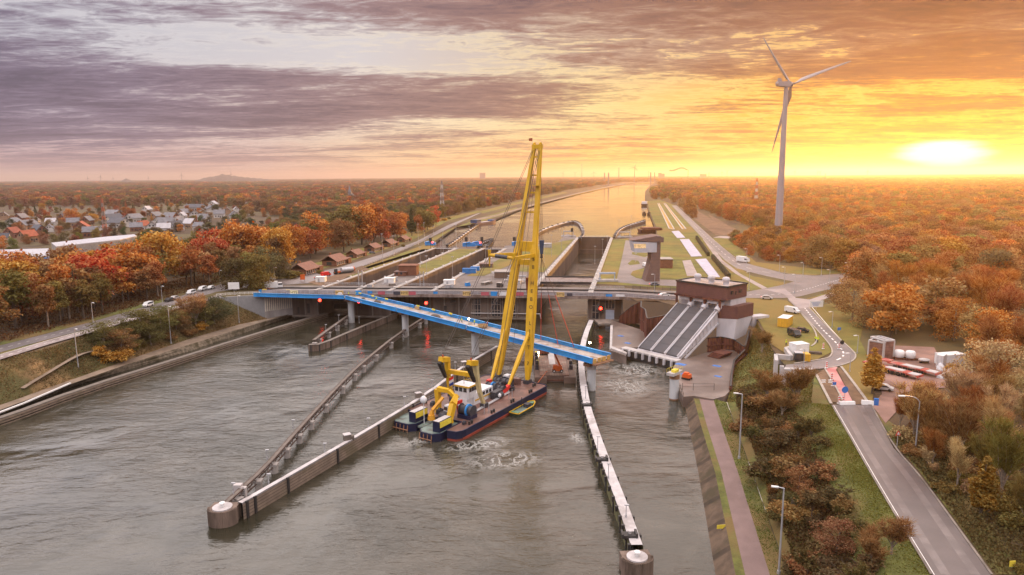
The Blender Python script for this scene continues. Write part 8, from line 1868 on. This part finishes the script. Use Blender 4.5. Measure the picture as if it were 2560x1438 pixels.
# ================================================================== the town on the left
WALL = {'white': mat('white rendered wall', (.50, .47, .45), .85, .1, .3), 'brick': mat('house brick', (.20, .085, .055), .85, .2, .4), 'tan': mat('tan house wall', (.32, .20, .13), .85, .15, .4)}
ROOF = {'grey': mat('grey slate roof', (.17, .165, .18), .7, .2, .4), 'dark': mat('dark slate roof', (.06, .06, .075), .6, .2, .4), 'red': mat('red tiled roof', (.30, .085, .045), .8, .2, .4), 'pale': mat('pale roof', (.42, .40, .42), .5, .12, .3)}
HS = [(40, 505, 75, 'grey', 'tan'), (120, 565, 120, 'grey', 'white'), (235, 588, 120, 'grey', 'tan'), (112, 655, 100, 'red', 'brick'), (30, 692, 85, 'dark', 'white'), (240, 690, 112, 'red', 'tan'), (330, 640, 110, 'dark', 'brick'), (435, 550, 70, 'pale', 'white'), (690, 605, 130, 'red', 'brick'), (765, 645, 100, 'grey', 'brick'), (950, 525, 130, 'dark', 'white'), (960, 485, 115, 'grey', 'tan'), (1005, 565, 140, 'dark', 'white'), (1130, 525, 115, 'grey', 'white'), (1205, 590, 95, 'red', 'white'), (1285, 605, 115, 'dark', 'white'), (1240, 445, 70, 'pale', 'white'), (1310, 505, 105, 'grey', 'tan'), (1400, 565, 110, 'grey', 'white'), (1480, 600, 110, 'dark', 'white'), (1440, 512, 100, 'grey', 'brick'), (1555, 475, 105, 'grey', 'tan'), (1535, 498, 75, 'pale', 'white'), (1640, 490, 100, 'dark', 'white'), (1605, 572, 100, 'pale', 'tan'), (1660, 425, 125, 'dark', 'white'), (1795, 392, 80, 'pale', 'white'), (1800, 435, 150, 'dark', 'white'), (1850, 485, 85, 'grey', 'white'), (1990, 440, 60, 'pale', 'white'), (1975, 500, 100, 'dark', 'white'), (2085, 405, 85, 'pale', 'white'), (2470, 408, 65, 'grey', 'white'), (1385, 612, 100, 'pale', 'white'), (420, 605, 75, 'grey', 'white'), (740, 545, 85, 'grey', 'brick'), (1060, 470, 80, 'grey', 'white'), (1720, 525, 90, 'grey', 'white'), (870, 600, 60, 'grey', 'white'), (555, 520, 80, 'dark', 'brick'), (620, 560, 85, 'grey', 'tan'), (1150, 600, 90, 'grey', 'brick'), (1340, 545, 80, 'dark', 'white'), (1500, 548, 90, 'grey', 'white'), (1680, 590, 85, 'grey', 'white'), (1580, 420, 70, 'grey', 'white'), (1915, 455, 75, 'grey', 'tan'), (180, 520, 85, 'grey', 'brick'), (300, 540, 70, 'grey', 'white')]
ORD = ['first', 'second', 'third', 'fourth', 'fifth', 'sixth', 'seventh', 'eighth', 'ninth', 'tenth', 'eleventh', 'twelfth', 'thirteenth', 'fourteenth', 'fifteenth']
HP = {}
def house_proto(roof, wall):
    r = thing('house', '', 'house', (0, 0, 0)); b = MB(); b.prism([(-5.5, -4), (5.5, -4), (5.5, 4), (-5.5, 4)], -.3, 4.6)
    b.add([(-5.5, -4, 4.6), (-5.5, 4, 4.6), (-5.5, 0, 8.4)], [(0, 2, 1)]); b.add([(5.5, -4, 4.6), (5.5, 4, 4.6), (5.5, 0, 8.4)], [(0, 1, 2)]); b.build('wall', WALL[wall], r)
    b = MB()
    for s in (-1, 1): b.add([(-6, s*4.6, 4.1), (6, s*4.6, 4.1), (6, 0, 8.6), (-6, 0, 8.6), (-6, s*4.6, 4.3), (6, s*4.6, 4.3), (6, 0, 8.85), (-6, 0, 8.85)], [(0, 1, 2, 3), (4, 5, 6, 7), (0, 1, 5, 4), (1, 2, 6, 5), (0, 4, 7, 3)])
    rf = b.build('roof', ROOF[roof], r); b = MB(); b.box((3, .6, 9.0), (.8, .8, 1.6)); b.build('chimney', WALL['brick'], rf)
    for x, z in ((-3.4, 1.7), (-.6, 1.7), (3.2, 1.7)): b = MB(); b.box((x, -4.03, z), (1.4, .1, 1.3)); b.build('window', m_glass, r)
    for y in (-1.2, 1.2):
        for s in (-5.53, 5.53): b = MB(); b.box((s, y, 5.4 if abs(y) < 1.3 else 2), (.1, 1.1, 1.3)); b.build('window', m_glass, r)
    b = MB(); b.box((1.2, -4.04, 1.1), (1.0, .1, 2.1)); b.build('door', m_dark, r); return r
rng.seed(13); cnt = {}
for zx, zy, zw, rf, wl_ in sorted(HS):
    px, py = zx/3.368, 400+zy/3.368; p = P(px, py, 12); s = zw/3.368*math.hypot(p.x, p.y)/FPX/11.5*.95; key = (rf, wl_); k = cnt.get(key, 0); cnt[key] = k+1
    lab = '%s walled house with a %s roof, %s such from the left edge of the town' % (wl_, rf, ORD[k])
    rz = rng.choice([0, 1.57, .4, -.4, 1.2, 2.0])+rng.uniform(-.2, .2)
    if key not in HP: r = HP[key] = house_proto(rf, wl_); r.location = p; r.rotation_euler = (0, 0, rz); r.scale = (s, s, min(s, 1.15)); r['label'] = lab; r['group'] = 'houses of the town'
    else: dup(HP[key], p, rz, lab, 'houses of the town', (s, s, min(s, 1.15)))
for px, py, s, key, lab in ((736, 524, 1.2, ('pale', 'white'), 'pale roofed white house alone in the wood above the nearest brick house'), (899, 492, 1.6, ('pale', 'white'), 'white house in the far wood, upper one beside the spire'), (906, 504, 1.8, ('red', 'brick'), 'red roofed brick house in the far wood beside the spire')): dup(HP[key], P(px, py), .4, lab, None, s)
ch = thing('church', 'small church with a pointed spire in the far left wood', 'church', P(878, 505)); b = MB(); b.prism([(-7, -8), (7, -8), (7, 8), (-7, 8)], 0, 12); b.build('nave', WALL['white'], ch); b = MB(); b.add([(-8, -9, 11), (8, -9, 11), (8, 9, 11), (-8, 9, 11), (0, -9, 19), (0, 9, 19)], [(0, 1, 4), (1, 2, 5, 4), (2, 3, 5), (3, 0, 4, 5)]); b.build('roof', ROOF['dark'], ch); b = MB(); b.prism([(-3, -12), (3, -12), (3, -6), (-3, -6)], 0, 20); b.tube((0, -9, 20), (0, -9, 34), 3.6, .1, 8); b.build('spire', ROOF['grey'], ch)
# sheds of the industrial estate
def hall(label, px, z, m_r, m_w, m_f=None):
    pts_ = PL(px, z); r = thing('industrial_hall', label, 'industrial hall', (pts_[0].x, pts_[0].y, 12), world=True); b = MB(); b.prism(pts_, 11.8, z-.5); b.build('walls', m_w, r); b = MB(); b.prism([q+(q-pts_[0]).normalized()*0 for q in pts_], z-.5, z); b.build('roof', m_r, r)
    if m_f: b = MB(); b.beam(top(pts_[0], z-1.6), top(pts_[1], z-1.6), .4, 2.0); b.build('fascia', m_f, r)
m_wr = mat('white metal roof', (.40, .39, .42), .4, .08, .1, wave=((.8, .6, 0), 3, .12))
hall('industrial hall with a white roof and a blue fascia at the left edge', [(-60, 652), (128, 640), (122, 621), (-60, 626)], 20, m_wr, m_white, m_bluep); hall('long low industrial hall with a grey white roof behind the orange trees', [(140, 616), (300, 599), (342, 590), (335, 586), (262, 592), (128, 607)], 21, m_wr, m_flat)
hall('white flat building in front of the white roofed hall', [(-60, 672), (118, 662), (122, 654), (-60, 660)], 16, m_wr, m_white)
# the six brick houses on the canal road
m_rt = mat('brown roof tiles', (.20, .098, .072), .8, .15, .5)
BH = ((762, 684, 74, 'brick house with a brown roof nearest the road bridge'), (837, 662, 70, 'second brick house from the road bridge, with a flat brick porch'), (888, 643, 52, 'third brick house from the road bridge, behind the grey car'), (932, 627, 50, 'fourth brick house from the road bridge'), (972, 616, 48, 'fifth brick house from the road bridge'), (1008, 604, 40, 'sixth and farthest brick house along the canal road'))
rdir = (P(980, 630)-P(780, 690)).normalized(); hang = math.atan2(rdir.y, rdir.x)
proto = None
for px, py, wpx, lab in BH:
    p = P(px, py, 12)
    if proto is None:
        r = proto = thing('brick_house', lab, 'house', p, hang, 'brick houses on the canal road'); b = MB(); b.prism([(-7.5, -4.5), (7.5, -4.5), (7.5, 4.5), (-7.5, 4.5)], -.3, 3.3)
        for s in (-7.5, 7.5): b.add([(s, -4.5, 3.3), (s, 4.5, 3.3), (s, 0, 6.0)], [(0, 1, 2), (2, 1, 0)])
        b.build('wall', m_brick, r); b = MB()
        for s in (-1, 1): b.add([(-8.4, s*5.6, 2.7), (8.2, s*5.6, 2.7), (8.2, 0, 6.2), (-8.4, 0, 6.2), (-8.4, s*5.6, 2.95), (8.2, s*5.6, 2.95), (8.2, 0, 6.5), (-8.4, 0, 6.5)], [(0, 1, 2, 3), (4, 5, 6, 7), (0, 1, 5, 4), (1, 2, 6, 5), (0, 4, 7, 3)])
        rf = b.build('roof', m_rt, r); b = MB(); b.box((-3.5, 1, 6.9), (1.0, 1.0, 1.6)); b.build('chimney', m_brick, rf)
        b = MB(); b.prism([(7.5, -5.5), (12.0, -5.5), (12.0, -1), (7.5, -1)], -.3, 3.1); b.build('porch', m_brick, r); b = MB(); b.prism([(7.5, -5.7), (12.2, -5.7), (12.2, -.8), (7.5, -.8)], 3.1, 3.35); b.build('porch_roof', m_rt, r)
        for x in (-5.8, -3.4, -1.0, 1.6, 4.4): fr = MB(); fr.box((x, -4.55, 1.5), (1.5, .12, 2.3)); f_ = fr.build('window', m_white, r); fr = MB(); fr.box((x, -4.62, 1.5), (1.1, .1, 1.9)); fr.build('pane', m_glass, f_)
        for s in (-7.54,): fr = MB(); fr.box((s, 0, 1.6), (.1, 3.2, 2.0)); fr.build('window', m_glass, r)
        k = wpx/FPX*math.hypot(p.x, p.y)/17.5; r.scale = (k,)*3
    else: dup(proto, p, hang, lab, None, wpx/FPX*math.hypot(p.x, p.y)/17.5)
for px, py, h_, w_, lab in ((800, 684, 2, 9, 'clipped hedge before the nearest brick house'), (725, 694, 4, 12, 'tall olive hedge left of the nearest brick house'), (865, 652, 2, 6, 'hedge between the second and the third brick house'), (1008, 617, 2, 6, 'hedge before the farthest brick house')):
    plant('shrub1', P(px, py), h_*1.2, 0, OLV, 'hedge', lab, 'hedge', None, w_/6)
# dark hedges of the pump basins
for q0, q1, lab in (((1741, 597), (1771, 641), 'clipped dark hedge beside the long channel cover'), ((1781, 646), (1822, 697), 'clipped dark hedge beside the near channel cover')):
    a, c = P(*q0), P(*q1); t_ = (c-a).normalized(); ln = (c-a).length; r = thing('hedge', lab, 'hedge', a, world=True); b = MB(); n_ = int(ln/1.5)
    for k in range(n_): u = a+t_*(k+.5)*ln/n_; b.box(u+Vector((0, 0, 1.2+.15*math.sin(k*2.1))), (1.7, 1.5+.2*math.sin(k*1.3), 2.5), ax=(t_, Vector((-t_.y, t_.x, 0)), Vector((0, 0, 1))))
    b.build('foliage', m_hedge, r)
# town trees between the houses
rng.seed(31)
wood([(-60, 700), (60, 690), (140, 660), (260, 585), (360, 575), (460, 590), (560, 560), (660, 540), (740, 545), (700, 505), (560, 506), (420, 512), (300, 512), (180, 512), (-60, 525)], 40, 17, OAKS+['conifer'], {BRN: 4, RST: 4, OLV: 4, DGR: 3, ORG: 2, GLD: 1}, (8, 14), 'tree', '{s} {c} tree among the houses of the town', 'tree', 'trees of the town', wf=(.9, 1.2))
for px, py, pt, col, lab in ((180, 560, 520, ORG, 'wide orange tree in the town left of the lattice mast'), (620, 540, 510, TAN, 'tan domed tree at the right end of the town'), (330, 545, 520, RST, 'rust brown round tree right of the lattice mast'), (235, 560, 532, GLD, 'golden round tree touching the lattice mast'), (250, 535, 518, DGR, 'dark green tree behind the lattice mast')): one('oak1', px, py, pt, col, lab, 1.2)

# ================================================================== foam on the lower water
fm_ = bpy.data.materials.new('white foam'); fm_.use_nodes = True; t = NT(fm_.node_tree); bs = t.n['Principled BSDF']; bs.inputs['Base Color'].default_value = (.62, .61, .58, 1); bs.inputs['Roughness'].default_value = .8
g_ = t.node('ShaderNodeNewGeometry').outputs['Position']; n_a = t.noise(t.mapping(g_, scale=(.34, .22, 1)), 1.0, 7, .68, 1.0); uvn = t.node('ShaderNodeAttribute', attribute_type='GEOMETRY', attribute_name='fade')
rid = t.math('SUBTRACT', 1.0, t.math('ABSOLUTE', t.math('MULTIPLY', t.math('SUBTRACT', n_a, .5), 9.0)))
t.val(bs, 'Alpha', t.math('MULTIPLY', t.rng(rid, .3, 1.0), t.math('MULTIPLY', uvn.outputs['Fac'], .4)))
def foam(label, px, py, rx, ry, rot=0):
    c_ = P(px, py, .03); vs = [c_]; n = 40; fa = [1.0]
    for rr_, f_ in ((.5, .9), (1.0, 0.0)):
        for k in range(n): a = 2*math.pi*k/n; x, y = rx*rr_*math.cos(a), ry*rr_*math.sin(a); vs.append(c_+Vector((x*math.cos(rot)-y*math.sin(rot), x*math.sin(rot)+y*math.cos(rot), 0))); fa.append(f_)
    b = MB(); b.add(vs, [(0, 1+k, 1+(k+1) % n) for k in range(n)]+[(1+k, 1+n+k, 1+n+(k+1) % n, 1+(k+1) % n) for k in range(n)]); o = b.build('foam', fm_); at_ = o.data.attributes.new('fade', 'FLOAT', 'POINT'); at_.data.foreach_set('value', fa); tag(o, label, kind='stuff')
foam('white churned foam behind the pontoon stern', 1195, 1112, 10, 4.2, .3); foam('thin white foam spreading from the pontoon stern', 1262, 1150, 11, 6, .2); foam('white foam below the intake sill of the pumping station', 1590, 925, 11, 11, .2); foam('faint foam in the right channel', 1560, 965, 10, 12, .1); foam('small foam by the curved guide wall', 1442, 1096, 2, 5, .1); foam('foam around the engine pods', 1050, 1102, 6, 3, .6)

# small gear on the lock aprons
for k, (ch_, u, v, sz, m_, lab) in enumerate(((I1, .2, .06, (2.6, 1.6, 1.2), m_steel, 'grey gear cabinet at the front left of the first island'), (I1, .7, .09, (3.2, 1.2, 1.0), m_conc, 'low concrete box at the front of the first island'), (I1, .5, .17, (1.6, 1.6, 2.0), m_steel, 'grey cabinet behind the lock hut'), (I2, .12, .05, (3.4, 1.8, 1.3), m_steel, 'grey gear cabinet at the left front of the second island'), (I2, .28, .07, (2.0, 1.4, 1.6), m_bluep, 'small blue cabinet at the front of the second island'), (I2, .45, .09, (6.0, 2.0, 1.1), m_conc, 'long concrete box in the middle front of the second island'), (I2, .62, .06, (2.4, 2.0, 1.9), m_dark, 'dark cabinet behind the crane leg on the second island'), (I2, .78, .10, (5.0, 2.2, 1.5), m_steel, 'grey pipe rack beside the widest chamber'), (I2, .86, .16, (3.0, 2.0, 1.4), m_rust, 'rusty winch beside the widest chamber'), (I2, .35, .24, (2.4, 1.0, .8), m_white, 'white block by the blue containers'))):
    q = lerp2(ch_, u, v); r = thing('apron_cabinet', lab, 'cabinet', (q.x, q.y, ZT-.05), .2*k); b = MB(); b.box((0, 0, sz[2]/2), sz); b.box((sz[0]*.3, -sz[1]*.6, sz[2]*.3), (sz[0]*.4, sz[1]*.3, sz[2]*.6)); b.build('casing', m_, r); b = MB(); b.box((0, 0, sz[2]+.06), (sz[0]*1.08, sz[1]*1.1, .1)); b.build('lid', m_cop, r)
# ================================================================== the air
hz = bpy.data.materials.new('evening haze'); hz.use_nodes = True; t = NT(hz.node_tree); t.n.clear()
pv = t.node('ShaderNodeVolumePrincipled'); pv.inputs['Color'].default_value = (.96, .80, .72, 1); pv.inputs['Density'].default_value = 0.00008; pv.inputs['Anisotropy'].default_value = .70
mo = t.node('ShaderNodeOutputMaterial'); t.l.new(pv.outputs[0], mo.inputs['Volume'])
b = MB(); b.box((0, 15000, 108), (60000, 38000, 220)); o = b.build('haze', hz); tag(o, 'warm evening haze that veils the far land', kind='stuff')
